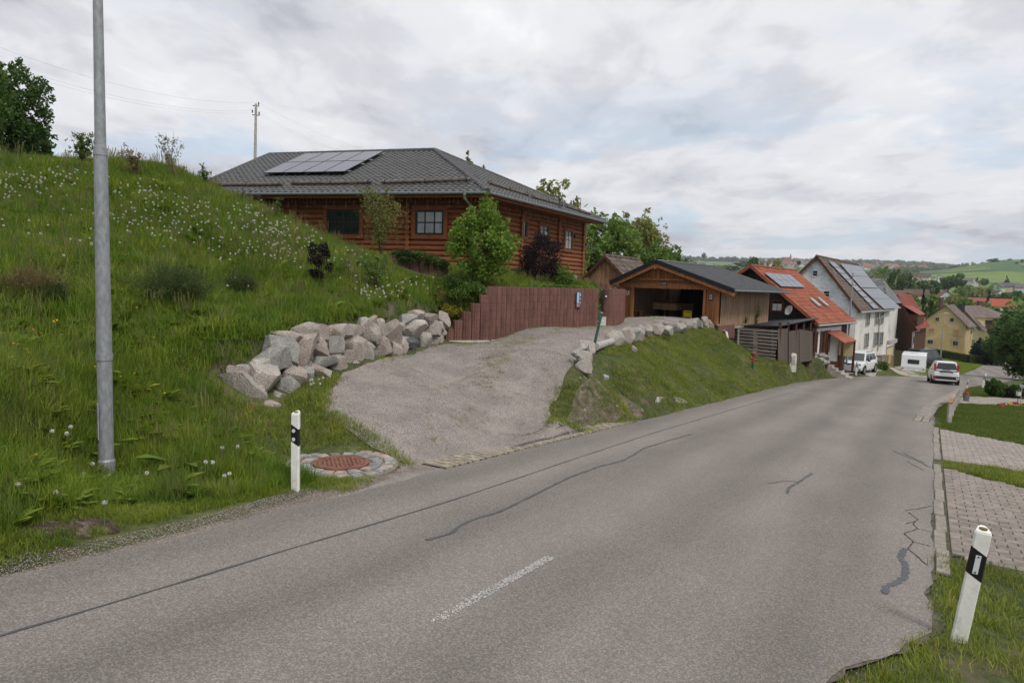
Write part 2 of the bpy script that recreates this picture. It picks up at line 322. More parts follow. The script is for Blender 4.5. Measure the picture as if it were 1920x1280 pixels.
# road centre line in (u, left edge v, right edge v)
RU = np.array([-15, 33, 40, 46, 53, 58, 61, 66, 70, 79, 108, 150, 197, 260, 330.])
RL = np.array([VL, VL+.05, -6.2, -5.7, -4.7, -3.6, -2.4, 0.2, 1.6, 2.6, 5.1, 8.2, 12.6, 19.5, 29])
RR = np.array([.1, .25, .9, 1.5, 2.2, 3.3, 3.9, 4.9, 5.5, 7.2, 10.3, 13.9, 18.2, 25, 34.5])
def rl(u): return np.interp(u, RU, RL)
def rr(u): return np.interp(u, RU, RR)
def tz(x, y):
    x = np.asarray(x, float); y = np.asarray(y, float); u, v = uv(x, y); pl = plane(x, y)
    uu = np.clip(u, -18, 95); vv = np.clip(v, -60, 40)
    zn = np.where(inpoly(x, y, TERR), TU(uu, vv), TL(uu, vv)); zn = pl+np.clip(zn, -1.5, 14)
    r = np.hypot(x, y); b = ss((r-62)/40); z = zn*(1-b)+farz(x, y)*b
    # road corridor stays on the road's own slope
    dv = np.maximum(rl(u)-v, v-rr(u)); k = ss(1-(dv)/np.where(u < 70, 0.5, 8.0))*(u > -30)*(u < 300)*(1-ss((u-240)/60))
    z = z*(1-k)+pl*k
    inside = ss(1-(dv+0.25)/0.25)*(u < 300)
    return z-0.035*inside+0.006*np.sin(u*1.7+v)*np.sin(v*2.3-u*.6)*(1-k)
def geo(a, b, s, g_):
    o = []; c = a
    while c < b: o.append(c); c += s; s *= g_
    o.append(b); return o
us = np.array([-x for x in geo(18, 1500, 1, 1.35)][::-1]+list(np.arange(-17.7, 46, .28))+geo(46, 6000, .35, 1.035))
vs = np.array([-x for x in geo(34, 3500, .5, 1.07)][::-1]+list(np.arange(-33.7, -12, .3))+list(np.arange(-12, 4, .2))+geo(4, 3500, .3, 1.07))
UU, VV = np.meshgrid(us, vs, indexing='ij'); XX, YY = xy(UU, VV); ZZ = tz(XX, YY)
def gz(x, y):
    u, v = uv(np.asarray(x, float), np.asarray(y, float)); i = np.clip(np.searchsorted(us, u)-1, 0, len(us)-2); j = np.clip(np.searchsorted(vs, v)-1, 0, len(vs)-2)
    a = (u-us[i])/(us[i+1]-us[i]); b = (v-vs[j])/(vs[j+1]-vs[j])
    return ZZ[i, j]*(1-a)*(1-b)+ZZ[i+1, j]*a*(1-b)+ZZ[i, j+1]*(1-a)*b+ZZ[i+1, j+1]*a*b
def gp(px, py, d):            # ground point under the photo pixel at distance d
    t = np.linspace(.78*d, 1.28*d, 240); q = CAM+ray(px, py)[None]*t[:, None]; s = np.sign(q[:, 2]-gz(q[:, 0], q[:, 1])); k = np.where(np.diff(s) < 0)[0]
    if len(k): d = t[k[0]]
    p = at(px, py, d); return np.array([p[0], p[1], float(gz(p[0], p[1]))])
nu, nv = UU.shape
idx = np.arange(nu*nv).reshape(nu, nv); F4 = np.stack([idx[:-1, :-1], idx[:-1, 1:], idx[1:, 1:], idx[1:, :-1]], -1).reshape(-1, 4)
mat('ground_grass', (0.035, 0.048, 0.014), .95, col2=(0.075, 0.085, 0.028), scale=.5, fine=.35, bump=.5, bscale=9, bdist=.08)
def patch(mname, c2, sc_, lo, hi):     # blend a second surface colour into a ground material by broad noise
    m = MAT[mname]; t = m.node_tree; b = t.nodes['Principled BSDF']; src = b.inputs['Base Color'].links[0].from_socket
    g_ = t.nodes.new('ShaderNodeNewGeometry'); tx = t.nodes.new('ShaderNodeTexNoise'); tx.inputs['Scale'].default_value = sc_; tx.inputs['Detail'].default_value = 8; tx.inputs['Roughness'].default_value = .65
    t.links.new(g_.outputs['Position'], tx.inputs['Vector']); mr = t.nodes.new('ShaderNodeMapRange'); mr.inputs[1].default_value = lo; mr.inputs[2].default_value = hi; t.links.new(tx.outputs['Fac'], mr.inputs[0])
    mx = t.nodes.new('ShaderNodeMix'); mx.data_type = 'RGBA'; t.links.new(mr.outputs[0], mx.inputs[0]); t.links.new(src, mx.inputs[6]); mx.inputs[7].default_value = (*c2, 1); t.links.new(mx.outputs[2], b.inputs['Base Color'])
patch('ground_grass', (0.12, 0.092, 0.062), 1.1, .54, .66)
def farland():       # beyond the village street the land is meadow
    m = MAT['ground_grass']; t = m.node_tree; b = t.nodes['Principled BSDF']; src = b.inputs['Base Color'].links[0].from_socket; g_ = t.nodes.new('ShaderNodeNewGeometry'); ln = t.nodes.new('ShaderNodeVectorMath'); ln.operation = 'LENGTH'; t.links.new(g_.outputs['Position'], ln.inputs[0])
    mr = t.nodes.new('ShaderNodeMapRange'); mr.inputs[1].default_value = 60; mr.inputs[2].default_value = 110; t.links.new(ln.outputs['Value'], mr.inputs[0]); tx = t.nodes.new('ShaderNodeTexNoise'); tx.inputs['Scale'].default_value = .02; t.links.new(g_.outputs['Position'], tx.inputs['Vector'])
    rp = t.nodes.new('ShaderNodeValToRGB'); rp.color_ramp.elements[0].position = .4; rp.color_ramp.elements[1].position = .6; rp.color_ramp.elements[0].color = (.06, .11, .02, 1); rp.color_ramp.elements[1].color = (.12, .16, .035, 1); t.links.new(tx.outputs['Fac'], rp.inputs[0])
    mx = t.nodes.new('ShaderNodeMix'); mx.data_type = 'RGBA'; t.links.new(mr.outputs[0], mx.inputs[0]); t.links.new(src, mx.inputs[6]); t.links.new(rp.outputs[0], mx.inputs[7]); t.links.new(mx.outputs[2], b.inputs['Base Color'])
farland()
ground = npmesh('ground', np.stack([XX, YY, ZZ], -1).reshape(-1, 3), F4[:, ::-1] if False else F4, MAT['ground_grass'], smooth=True)
def upn(me):
    v = np.empty(len(me.polygons)*3); me.polygons.foreach_get('normal', v)
    if v.reshape(-1, 3)[:, 2].mean() < 0: me.flip_normals()
upn(ground); go_ = bpy.data.objects.new('ground', ground); col.objects.link(go_); go_['kind'] = 'structure'

# sheets laid on the ground between two edge lines
def resample(P, n):
    P = np.array(P, float); s = np.concatenate([[0], np.cumsum(np.linalg.norm(np.diff(P, axis=0), axis=1))]); t = np.linspace(0, s[-1], n)
    return np.stack([np.interp(t, s, P[:, k]) for k in range(P.shape[1])], 1)
def sheet(name, A, B, na, nb, off, mats, onplane=False, crown=0, wob=0, parent=None):
    A = resample([a[:2] for a in A], na); B = resample([b[:2] for b in B], na); t = np.linspace(0, 1, nb)
    if wob:
        for P, s_ in ((A, 1), (B, 2)):
            k = np.cumsum(rng.normal(0, wob*.35, P.shape), axis=0); k -= np.linspace(0, 1, na)[:, None]*k[-1]; P += np.clip(k, -wob, wob)+rng.normal(0, wob*.25, P.shape)
    P = A[:, None]*(1-t[None, :, None])+B[:, None]*t[None, :, None]; x, y = P[..., 0], P[..., 1]
    z = (plane(x, y) if onplane else gz(x, y))+off+crown*np.sin(t*PI)[None]
    i = np.arange(na*nb).reshape(na, nb); f = np.stack([i[:-1, :-1], i[:-1, 1:], i[1:, 1:], i[1:, :-1]], -1).reshape(-1, 4)
    me = npmesh(name, np.stack([x, y, z], -1).reshape(-1, 3), f, mats, smooth=True); upn(me)
    o = bpy.data.objects.new(name, me); col.objects.link(o)
    if parent is None: o['kind'] = 'structure'
    else: o.parent = parent
    return o
# asphalt: worn grey chippings with paler wheel tracks along the road
def asphalt():
    m = mat('asphalt', (.178, .159, .143), .9, var=.05, scale=.35, fine=.0, bump=.35, bscale=260, bdist=.006, spec=.25)
    t = m.node_tree; nd = t.nodes; lk = t.links; b = nd['Principled BSDF']; src = b.inputs['Base Color'].links[0].from_socket
    g_ = nd.new('ShaderNodeNewGeometry'); mp = nd.new('ShaderNodeMapping'); mp.vector_type = 'POINT'; mp.inputs['Rotation'].default_value = (0, 0, AZ); lk.new(g_.outputs['Position'], mp.inputs[0])
    # x' runs across the road, y' along it
    sp = nd.new('ShaderNodeSeparateXYZ'); lk.new(mp.outputs[0], sp.inputs[0])
    def mth(op, a, b_=None, c_=None):
        n = nd.new('ShaderNodeMath'); n.operation = op
        for i, q in enumerate((a, b_, c_)):
            if q is None: continue
            if isinstance(q, (int, float)): n.inputs[i].default_value = q
            else: lk.new(q, n.inputs[i])
        return n.outputs[0]
    yv = sp.outputs[0]
    nz = nd.new('ShaderNodeTexNoise'); nz.inputs['Scale'].default_value = .25; lk.new(g_.outputs['Position'], nz.inputs['Vector'])
    yy = mth('ADD', yv, mth('MULTIPLY', nz.outputs['Fac'], .8))
    wave = mth('SINE', mth('MULTIPLY', yy, 3.55)); tr = mth('MULTIPLY_ADD', wave, .12, 1.0)
    vo = nd.new('ShaderNodeTexVoronoi'); vo.inputs['Scale'].default_value = 95; lk.new(g_.outputs['Position'], vo.inputs['Vector'])
    sx = nd.new('ShaderNodeSeparateXYZ'); lk.new(vo.outputs['Color'], sx.inputs[0])
    gr = mth('MULTIPLY_ADD', mth('POWER', sx.outputs[0], 2.0), .75, .74)
    st = nd.new('ShaderNodeTexNoise'); st.inputs['Scale'].default_value = 1.0; st.inputs['Detail'].default_value = 7; mp2 = nd.new('ShaderNodeMapping'); mp2.inputs['Scale'].default_value = (2.2, .35, 1); lk.new(mp.outputs[0], mp2.inputs[0]); lk.new(mp2.outputs[0], st.inputs['Vector'])
    s2 = mth('MULTIPLY_ADD', st.outputs['Fac'], .36, .82)
    k = mth('MULTIPLY', mth('MULTIPLY', tr, gr), s2); mx = nd.new('ShaderNodeVectorMath'); mx.operation = 'SCALE'; lk.new(src, mx.inputs[0]); lk.new(k, mx.inputs['Scale']); lk.new(mx.outputs[0], b.inputs['Base Color'])
asphalt()
ru = np.concatenate([np.arange(-15, 80, 1.0), np.arange(80, 331, 5.0)])
def edge_jit(u, s): return .05*np.sin(u*2.1+s)+.03*np.sin(u*5.3+s*2)
# the right edge is broken away near the camera
def right_edge(u):
    v = rr(u)+edge_jit(u, 1)*.6+.018*np.sin(u*23)+.012*np.sin(u*41+1)
    return v-0.62*ss((6.9-u)/2.0)*ss((u-2.0)/1.5)*1.0-0.35*ss((5-u)/2)
ru = np.concatenate([np.arange(-15, 12, .2), np.arange(12, 80, 1.0), np.arange(80, 331, 5.0)])
EL = [xy(u, rl(u)+edge_jit(u, 0)) for u in ru]; ER = [xy(u, right_edge(u)) for u in ru]
def sheet_raw(name, A, B, nb, off, mats, wob=0):
    A = np.array(A); B = np.array(B); t = np.linspace(0, 1, nb); P = A[:, None]*(1-t[None, :, None])+B[:, None]*t[None, :, None]; x, y = P[..., 0], P[..., 1]; na = len(A)
    z = plane(x, y)+off; i = np.arange(na*nb).reshape(na, nb); f = np.stack([i[:-1, :-1], i[:-1, 1:], i[1:, 1:], i[1:, :-1]], -1).reshape(-1, 4)
    me = npmesh(name, np.stack([x, y, z], -1).reshape(-1, 3), f, mats, smooth=True); upn(me); o = bpy.data.objects.new(name, me); col.objects.link(o); o['kind'] = 'structure'; return o
sheet_raw('road', EL, ER, 7, 0.015, MAT['asphalt'])
mat('gravel', (.225, .198, .18), .95, var=.14, scale=1.5, fine=.55, bump=.9, bscale=55, bdist=.02)
patch('gravel', (.15, .13, .10), 3.5, .58, .72)
patch('gravel', (.29, .255, .22), 1.3, .55, .8)
mat('gravel_pale', (.21, .178, .15), .95, var=.3, scale=3, fine=.5, bump=1, bscale=60, bdist=.02)
DL = [at(*a) for a in [(655, 930, 8.75), (740, 850, 10.4), (700, 815, 11.2), (610, 768, 12.2), (602, 730, 13.2), (640, 697, 14.8), (700, 680, 16.2), (770, 663, 18.5), (832, 645, 21), (915, 641, 22), (1060, 618, 27.4), (1118, 612, 30), (1165, 605, 34.5), (1182, 599, 39.8)]]
DR = [at(*a) for a in [(1195, 789, 17.65), (1120, 800, 16.0), (1065, 790, 15), (1035, 765, 15.2), (1045, 730, 16), (1075, 712, 16.8), (1098, 685, 18.2), (1115, 660, 20.3), (1150, 642, 23.4), (1215, 622, 27.3), (1270, 611, 32.5), (1320, 607, 36)]]
sheet('driveway', DL, DR, 120, 60, .02, MAT['gravel'], wob=.15)
# pale chippings washed out along the asphalt edge
sheet_raw('gravel_verge', [xy(u, rl(u)-.28-.24*ss((u-2)/4)-.10*np.sin(u*1.1)-.06*np.sin(u*3.7)) for u in np.arange(-12, 16, .2)], [xy(u, rl(u)+.15) for u in np.arange(-12, 16, .2)], 3, .010, MAT['gravel_pale'])
sheet_raw('gravel_verge', [xy(u, right_edge(u)-.15) for u in np.arange(-12, 24.4, .1)], [xy(u, right_edge(u)+.045+.03*np.sin(u*3)+.02*np.sin(u*17)) for u in np.arange(-12, 24.4, .1)], 3, .010, mat('dark_edge', (.10, .085, .07), .95, var=.3, bump=1, bscale=60, scale=8))
# ------------------------------------------------------------------ road details
mat('sealant', (.062, .068, .070), .6, var=.2, spec=.4); mat('road_paint', (.5, .49, .47), .7, var=.15, scale=20); mat('crack', (.04, .035, .03), .95)
def ribbon(name, pts, w_, m, off=.021, wob=0.0):
    P = [G(*p) for p in pts]; P = resample([p[:2] for p in P], max(8, len(pts)*14)); P = P+rng.normal(0, wob, P.shape); k5 = np.ones(5)/5; P[2:-2] = np.stack([np.convolve(P[:, 0], k5, 'valid'), np.convolve(P[:, 1], k5, 'valid')], 1)
    d = np.gradient(P, axis=0); d /= np.linalg.norm(d, axis=1)[:, None]; n = np.stack([-d[:, 1], d[:, 0]], 1)
    ww = w_*(1+.3*np.sin(np.arange(len(P))*.9)+.15*rng.normal(0, 1, len(P)).clip(-1, 1))[:, None]/2; A, B = P+n*ww, P-n*ww; na = len(P)
    V = np.concatenate([A, B]); z = plane(V[:, 0], V[:, 1])+off; f = [(i, i+1, na+i+1, na+i) for i in range(na-1)]
    me = npmesh(name, np.column_stack([V, z]), f, m); upn(me); o = bpy.data.objects.new(name, me); col.objects.link(o); o['kind'] = 'structure'; return o
ribbon('sealed_seam', [(-120, 1230), (0, 1197), (250, 1122), (480, 1051), (700, 985), (860, 936), (1020, 881), (1205, 819), (1370, 769), (1497, 732)], .024, MAT['sealant'], wob=.004)
ribbon('sealed_crack', [(800, 1015), (845, 1003), (865, 985), (900, 972), (940, 961), (975, 942), (1000, 930), (1062, 899), (1125, 875), (1165, 866), (1195, 850), (1206, 842), (1250, 828), (1297, 815)], .04, MAT['sealant'], wob=.009)
ribbon('sealed_crack', [(1697, 1030), (1688, 1048), (1699, 1062), (1696, 1085), (1680, 1096), (1662, 1101), (1657, 1116)], .06, MAT['sealant'], wob=.008)
ribbon('sealed_crack', [(1523, 889), (1498, 905), (1478, 917), (1477, 927)], .04, MAT['sealant'], wob=.01)
ribbon('sealed_crack', [(1440, 908), (1475, 903), (1500, 905)], .02, MAT['sealant'], wob=.01)
ribbon('sealed_crack', [(1675, 846), (1705, 860), (1735, 868)], .03, MAT['sealant'], wob=.015)
ribbon('sealed_crack', [(1690, 849), (1715, 861), (1742, 877)], .04, MAT['sealant'], wob=.02)
for c in ([(1696, 958), (1722, 956), (1745, 950)], [(1705, 963), (1720, 975), (1712, 985), (1721, 993), (1695, 1002), (1713, 1018), (1702, 1030), (1738, 1062)], [(1713, 1018), (1745, 1026)], [(1721, 993), (1746, 999)], [(1700, 983), (1716, 980)], [(1694, 847), (1716, 853), (1744, 856)], [(1700, 866), (1733, 884)]):
    ribbon('crack', c, .012, MAT['crack'], off=.0205, wob=.008)
# the worn centre dash: chips of paint left on the stones
def dash(a, b, n, w_):
    p, q = G(*a)[:2], G(*b)[:2]; d = norm(q-p); nn_ = np.array([-d[1], d[0]]); V = []; F_ = []
    for k in range(n):
        t = rng.random(); o = rng.uniform(-.5, .5)*w_
        if rng.random() > (0.35+.65*min(1, t*1.6))*(1-.45*(abs(o)/w_*2)**3): continue
        c = p+(q-p)*t+nn_*o; s_ = rng.uniform(.003, .010); a0 = rng.random()*6.3; b_ = len(V)
        for j in range(5):
            e = c+s_*rng.uniform(.6, 1.2)*np.array([math.cos(a0+j*1.2566), math.sin(a0+j*1.2566)]); V.append((e[0], e[1], plane(e[0], e[1])+.0206))
        F_.append(tuple(range(b_, b_+5)))
    me = npmesh('centre_dash', V, F_, MAT['road_paint']); upn(me); o = bpy.data.objects.new('centre_dash', me); col.objects.link(o); o['kind'] = 'structure'
dash((812, 1170), (1032, 1047), 1750, .10)

# right-hand kerb and paved driveways
mat('kerb', (.23, .205, .175), .9, var=.18, scale=9, fine=.3, bump=.4, bscale=120, rand=.08)
mat('paver', (.205, .176, .152), .9, var=.2, scale=6, fine=.25, bump=.4, bscale=150, rand=.14, coord='P')
mat('paver_pink', (.26, .228, .20), .9, var=.15, scale=6, fine=.2, bump=.4, bscale=150, rand=.1)
mat('sand_joint', (.07, .065, .04), .95, var=.3, scale=8, bump=.6, bscale=90)
def onp(u, v, h=0): x, y = xy(u, v); return np.array([x, y, plane(x, y)+h])
EU = norm([DX, DY, -SL]); EV = np.array([DY, -DX, 0.0]); EN = np.cross(EV, EU); EN = EN if EN[2] > 0 else -EN
ROTP = axes(EV, EU, EN)
def block(name, lx, ly, lz, ch, m):
    b = MB(); x, y = lx/2, ly/2
    b.add([(-x, -y, -lz), (x, -y, -lz), (x, y, -lz), (-x, y, -lz), (-x, -y, -ch), (x, -y, -ch), (x, y, -ch), (-x, y, -ch), (-x+ch, -y+ch, 0), (x-ch, -y+ch, 0), (x-ch, y-ch, 0), (-x+ch, y-ch, 0)],
          [(0, 1, 5, 4), (1, 2, 6, 5), (2, 3, 7, 6), (3, 0, 4, 7), (4, 5, 9, 8), (5, 6, 10, 9), (6, 7, 11, 10), (7, 4, 8, 11), (8, 9, 10, 11)])
    me = b.mesh(name); addmats(me, m); return me
ks = sheet_raw('kerb_bed', [xy(u, .16) for u in np.arange(8.4, 24.6, .4)], [xy(u, .36) for u in np.arange(8.4, 24.6, .4)], 2, .012, MAT['sand_joint'])
kb = block('kerb_stone', .13, .97, .12, .01, MAT['kerb'])
pieces(ks, 'kerb_stone', kb, [TR(onp(u, .26+.01*math.sin(u*3), .035+.008*math.sin(u*5)), ROTP @ Matrix.Rotation(rng.normal(0, .008), 4, 'Z')) for u in list(np.arange(8.9, 16.5, 1.0))+list(np.arange(17.6, 24.2, 1.0))])
def paving(name, quad_uv, lx, ly, m, joint=.008):
    A = [xy(*quad_uv[0]), xy(*quad_uv[1])]; B = [xy(*quad_uv[3]), xy(*quad_uv[2])]
    o = sheet(name, A, B, 12, 12, .012, MAT['sand_joint'], onplane=True); me = block('paver', lx-joint, ly-joint, .05, .006, m); ms = []; hs = []
    u0, u1 = min(q[0] for q in quad_uv), max(q[0] for q in quad_uv); v0, v1 = min(q[1] for q in quad_uv), max(q[1] for q in quad_uv); r = 0; u = u0
    while u < u1:
        v = v0+(.5*lx if r % 2 else 0)
        while v < v1:
            if inpoly(np.array(u+ly/2), np.array(v+lx/2), quad_uv): ms.append(TR(onp(u+ly/2, v+lx/2, .03+rng.normal(0, .0025)), ROTP @ Matrix.Rotation(rng.normal(0, .02), 4, 'Z') @ Matrix.Rotation(rng.normal(0, .012), 4, 'X')))
            v += lx
        if r % 2 and inpoly(np.array(u+ly/2), np.array(v0+lx*.2), quad_uv): hs.append(TR(onp(u+ly/2, v0+lx*.25, .03), ROTP))
        u += ly; r += 1
    pieces(o, 'paver', me, ms); pieces(o, 'paver', block('paver', lx/2-joint, ly-joint, .05, .006, m), hs); return o
paving('paved_driveway', [(9.25, .36), (16.0, .36), (14.2, 2.2), (13.2, 6.2), (9.0, 6.2)], .24, .16, MAT['paver'])
paving('paved_driveway', [(17.3, .36), (23.6, .36), (22.0, 2.3), (20.6, 6.5), (17.0, 6.5), (17.0, 2.0)], .24, .2, MAT['paver_pink'])
mat('grass_paver', (.27, .235, .17), .9, var=.2, scale=9, fine=.25, bump=.5, bscale=90, rand=.12)
# block gutter strip along the bend
GA = resample([G(*a)[:2] for a in ((1711, 789), (1722, 776), (1738, 762), (1758, 749), (1785, 737), (1812, 730))], 60); GB = resample([G(*a)[:2] for a in ((1743, 792), (1747, 778), (1754, 766), (1768, 757), (1786, 748), (1803, 741))], 60)
gs = sheet_raw('gutter_paving', list(GA), list(GB), 3, .022, MAT['sand_joint'])
me = block('gutter_block', .19, .215, .05, .006, mat('gutter_stone', (.235, .205, .18), .9, var=.2, scale=6, fine=.2, bump=.4, bscale=120, rand=.12)); ms = []
gpo = [uv(*p) for p in GA]+[uv(*p) for p in GB[::-1]]
GA2, GB2 = resample(GA, 90), resample(GB, 90)
for i in range(89):
    a_, c_ = GA2[i], GB2[i]; nr_ = max(1, int(np.linalg.norm(c_-a_)/.205)); td = GA2[i+1]-GA2[i]+GB2[i+1]-GB2[i]; ang_ = math.atan2(td[1], td[0])-PI/2
    for j in range(nr_):
        q_ = a_+(c_-a_)*(j+.5)/nr_; ms.append(TR((q_[0], q_[1], plane(q_[0], q_[1])+.034+rng.normal(0, .002)), Matrix.Rotation(-SL, 4, (EV[0], EV[1], 0)) @ Matrix.Rotation(ang_, 4, 'Z')))
pieces(gs, 'gutter_block', me, ms)
# bright patio path by the flower bed
PATHP = [tuple(uv(*G(*a)[:2])) for a in ((1798, 756), (1797, 744.5), (1860, 745.5), (1960, 751), (1960, 764), (1860, 759))]
paving('garden_path', PATHP, .3, .3, MAT['paver_pink'])
# grass pavers across the driveway mouth
gb = sheet_raw('grass_paver_strip', [xy(u, VL-.47) for u in np.arange(8.4, 16.4, .4)], [xy(u, VL+.02) for u in np.arange(8.4, 16.4, .4)], 2, .036, MAT['gravel'])
b = MB()
for i in range(3):
    for j in range(2):
        x, y = -.16+i*.16, -.09+j*.18
        if (i+j) % 2 == 0: b.bx(x-.07, x+.07, y-.08, y+.08, -.05, 0)
        else: b.bx(x-.08, x+.08, y-.025, y+.025, -.05, -.004)
gme = b.mesh('grass_paver'); addmats(gme, MAT['grass_paver'])
pieces(gb, 'grass_paver', gme, [TR(onp(u, VL-.20, .05+rng.normal(0, .003)), ROTP @ Matrix.Rotation(rng.normal(0, .02), 4, 'Z')) for u in np.arange(8.6, 16.3, .37)])

# drain with cobble ring
mat('cobble', (.20, .195, .19), .85, var=.3, scale=7, fine=.25, bump=.6, bscale=60, rand=.3, spec=.3)
mat('cobble_pink', (.27, .21, .18), .85, var=.25, scale=7, fine=.25, bump=.6, bscale=60, rand=.2)
mat('rust', (.165, .072, .048), .8, var=.3, scale=14, fine=.3, bump=.4, bscale=90, col2=None); mat('dark_hole', (.012, .011, .010), .95); mat('mortar', (.20, .175, .14), .95, var=.2, scale=7, bump=.7, bscale=70)
dc = at(640, 873, 10.45); dc = np.array([dc[0], dc[1], plane(dc[0], dc[1])+.055])
dr = thing('storm_drain', 'round rusty cast iron drain grate in a ring of grey cobblestones by the driveway mouth', 'drain', dc)
b = MB()
for rr_, z_ in ((.86, -.03),): b.prism([dc+[rr_*math.cos(t)*1.0, rr_*math.sin(t), -.16] for t in np.linspace(0, 2*PI, 37)[:-1]], (0, 0, .145))
part('mortar_bed', b, MAT['mortar'], dr)
for r0, r1, n_, m_ in ((.46, .62, 17, 0), (.66, .82, 22, 0)):
    for k in range(n_):
        a0 = 2*PI*k/n_+rng.normal(0, .02); a1 = a0+2*PI/n_*.84; bb = MB(); j = rng.uniform(-.015, .015, 8); zt = .018+rng.uniform(-.006, .008)
        P = [(r0+j[0], a0), (r1+j[1], a0+j[2]*2), (r1+j[3], a1), (r0+j[4], a1+j[5]*2)]; Q = [dc+[r*math.cos(a), r*math.sin(a), -.03] for r, a in P]; cc = sum(Q)/4
        T_ = [cc+(q-cc)*.86+np.array([0, 0, .03+zt]) for q in Q]; M_ = [q+np.array([0, 0, .03+zt-.014]) for q in Q]
        bb.add(Q+M_+T_, [(0, 1, 5, 4), (1, 2, 6, 5), (2, 3, 7, 6), (3, 0, 4, 7), (4, 5, 9, 8), (5, 6, 10, 9), (6, 7, 11, 10), (7, 4, 8, 11), (8, 9, 10, 11)])
        part('cobble', bb, MAT['cobble_pink'] if rng.random() < .25 else MAT['cobble'], dr)
b = MB(); n_ = 40
for r0, r1, z0, z1 in ((.36, .42, -.02, .022), (.0, .355, -.03, -.022)):
    for k in range(n_):
        a, c = 2*PI*k/n_, 2*PI*(k+1)/n_; q = lambda r, t, z: dc+[r*math.cos(t), r*math.sin(t), z]
        b.add([q(r0, a, z1), q(r1, a, z1), q(r1, c, z1), q(r0, c, z1), q(r1, a, z0), q(r1, c, z0), q(r0, a, z0), q(r0, c, z0)], [(0, 1, 2, 3), (1, 4, 5, 2), (0, 3, 7, 6)], 0 if r0 > .1 else 1)
part('frame', b, [MAT['rust'], MAT['dark_hole']], dr, fix=False)
b = MB(); S_ = math.sin(.5); C_ = math.cos(.5)
e1 = np.array([math.cos(1.9), math.sin(1.9), 0]); e2 = np.array([-e1[1], e1[0], 0])
for k in range(-5, 6):                                      # bars one way, with cross ribs: slots between
    o_ = k*.062; hl = math.sqrt(max(0, .35**2-o_**2)); b.box(dc+e2*o_+[0, 0, .012], e1*hl, e2*.016, (0, 0, .008))
for k in range(-3, 4):
    o_ = k*.092; hl = math.sqrt(max(0, .35**2-o_**2)); b.box(dc+e1*o_+[0, 0, .010], e2*hl, e1*.018, (0, 0, .008))
for k in range(36):
    a, c = 2*PI*k/36, 2*PI*(k+1)/36; q = lambda r, t: dc+[r*math.cos(t), r*math.sin(t), .021]
    b.add([q(.29, a), q(.352, a), q(.352, c), q(.29, c)], [(0, 1, 2, 3)])
part('grate', b, MAT['rust'], dr)

# ------------------------------------------------------------------ delineator posts
mat('white_plastic', (.70, .70, .66), .5, var=.06, scale=6, fine=.05, bscale=30, spec=.4); patch('white_plastic', (.42, .39, .30), 7, .57, .80); mat('black_plastic', (.012, .012, .013), .5, var=.1); mat('reflector', (.60, .62, .66), .25, var=.06, scale=120, spec=.7); mat('moss_dirt', (.2, .16, .07), .9)
def delineator(label, base, facing, lean, kind, h=1.03, sc_=1.0):
    """Leitpfosten: hollow, rounded triangular section, sloped top, black slanting band; local +Y is the face towards traffic"""
    t = thing('delineator_post', label, 'road marker post', base, 'white road marker posts', local=True)
    t.rotation_euler = (lean[0], lean[1], facing); t.scale = (sc_,)*3
    def sec(z, g_=0.0): 
        w_, d_ = .06+g_, .05+g_
        P = [(-w_, -.0-g_), (-w_+.012, -.016-g_), (w_-.012, -.016-g_), (w_, -.0-g_), (w_*.62, d_*1.1), (w_*.25, d_*1.5), (-w_*.25, d_*1.5), (-w_*.62, d_*1.1)]
        return [(x, y, z) for x, y in P]
    def loft(zfs, g_=0.0):
        b = MB(); n = 8
        for zf in zfs: b.v += [(x, y, zf(x, y)) for x, y, _ in sec(0, g_)]
        for i in range(len(zfs)-1):
            for k in range(n): b.f.append((i*n+k, i*n+(k+1) % n, (i+1)*n+(k+1) % n, (i+1)*n+k)); b.m.append(0)
        return b
    top = lambda x, y: h-.028+.35*y
    b = loft([lambda x, y: -.25, lambda x, y: h*.5, top]); b.f.append(tuple(range(16, 24))); b.m.append(0)
    c = len(b.v); b.v += [(x*.86, (y-.02)*.86+.02, top(x, y)+.018) for x, y, _ in sec(0)]
    for k in range(8): b.f.append((16+k, 16+(k+1) % 8, c+(k+1) % 8, c+k)); b.m.append(0)
    b.f.append(tuple(range(c, c+8))); b.m.append(0)
    me = b.mesh('post_body'); fixn(me); addmats(me, MAT['white_plastic']); part('post_body', me, None, t)
    q = MB(); q.prism([(.03*math.cos(a), .02+.02*math.sin(a), h-.001) for a in np.linspace(0, 2*PI, 13)[:-1]], (0, .0, .012)); part('top_hole', q, MAT['moss_dirt'], t)
    sl_ = -.55 if kind != 'mirror' else .3
    band = loft([lambda x, y: h-.40+sl_*x, lambda x, y: h-.18+sl_*x], .0015); part('black_band', band, MAT['black_plastic'], t, fix=False)
    if kind == 'round':
        for z in (h-.235, h-.345):
            d = MB(); d.prism([(.0-.012+.024*math.cos(a), -.0185, z+.024*math.sin(a)) for a in np.linspace(0, 2*PI, 17)[:-1]], (0, -.004, 0)); part('reflector', d, MAT['reflector'], t)
    else:
        d = MB(); d.box((0, -.021, h-.29), (.019, 0, 0), (0, .003, 0), (0, 0, .078)); d2 = part('reflector', d, MAT['reflector'], t)
        for z in (h-.225, h-.355): e = MB(); e.prism([(.007*math.cos(a), -.0245, z+.007*math.sin(a)) for a in np.linspace(0, 2*PI, 9)[:-1]], (0, -.002, 0)); part('screw', e, MAT['black_plastic'], d2)
    return t
pb = gp(553, 921, 8.86); delineator('white marker post with two round reflectors beside the cobbled drain', pb, -.30, (0, 0), 'round')
pb = gp(1797, 1203, 5.62); delineator('leaning white marker post with one tall reflector on the right verge nearest the camera', pb, -.42, (.03, .10), 'bar', h=.98)
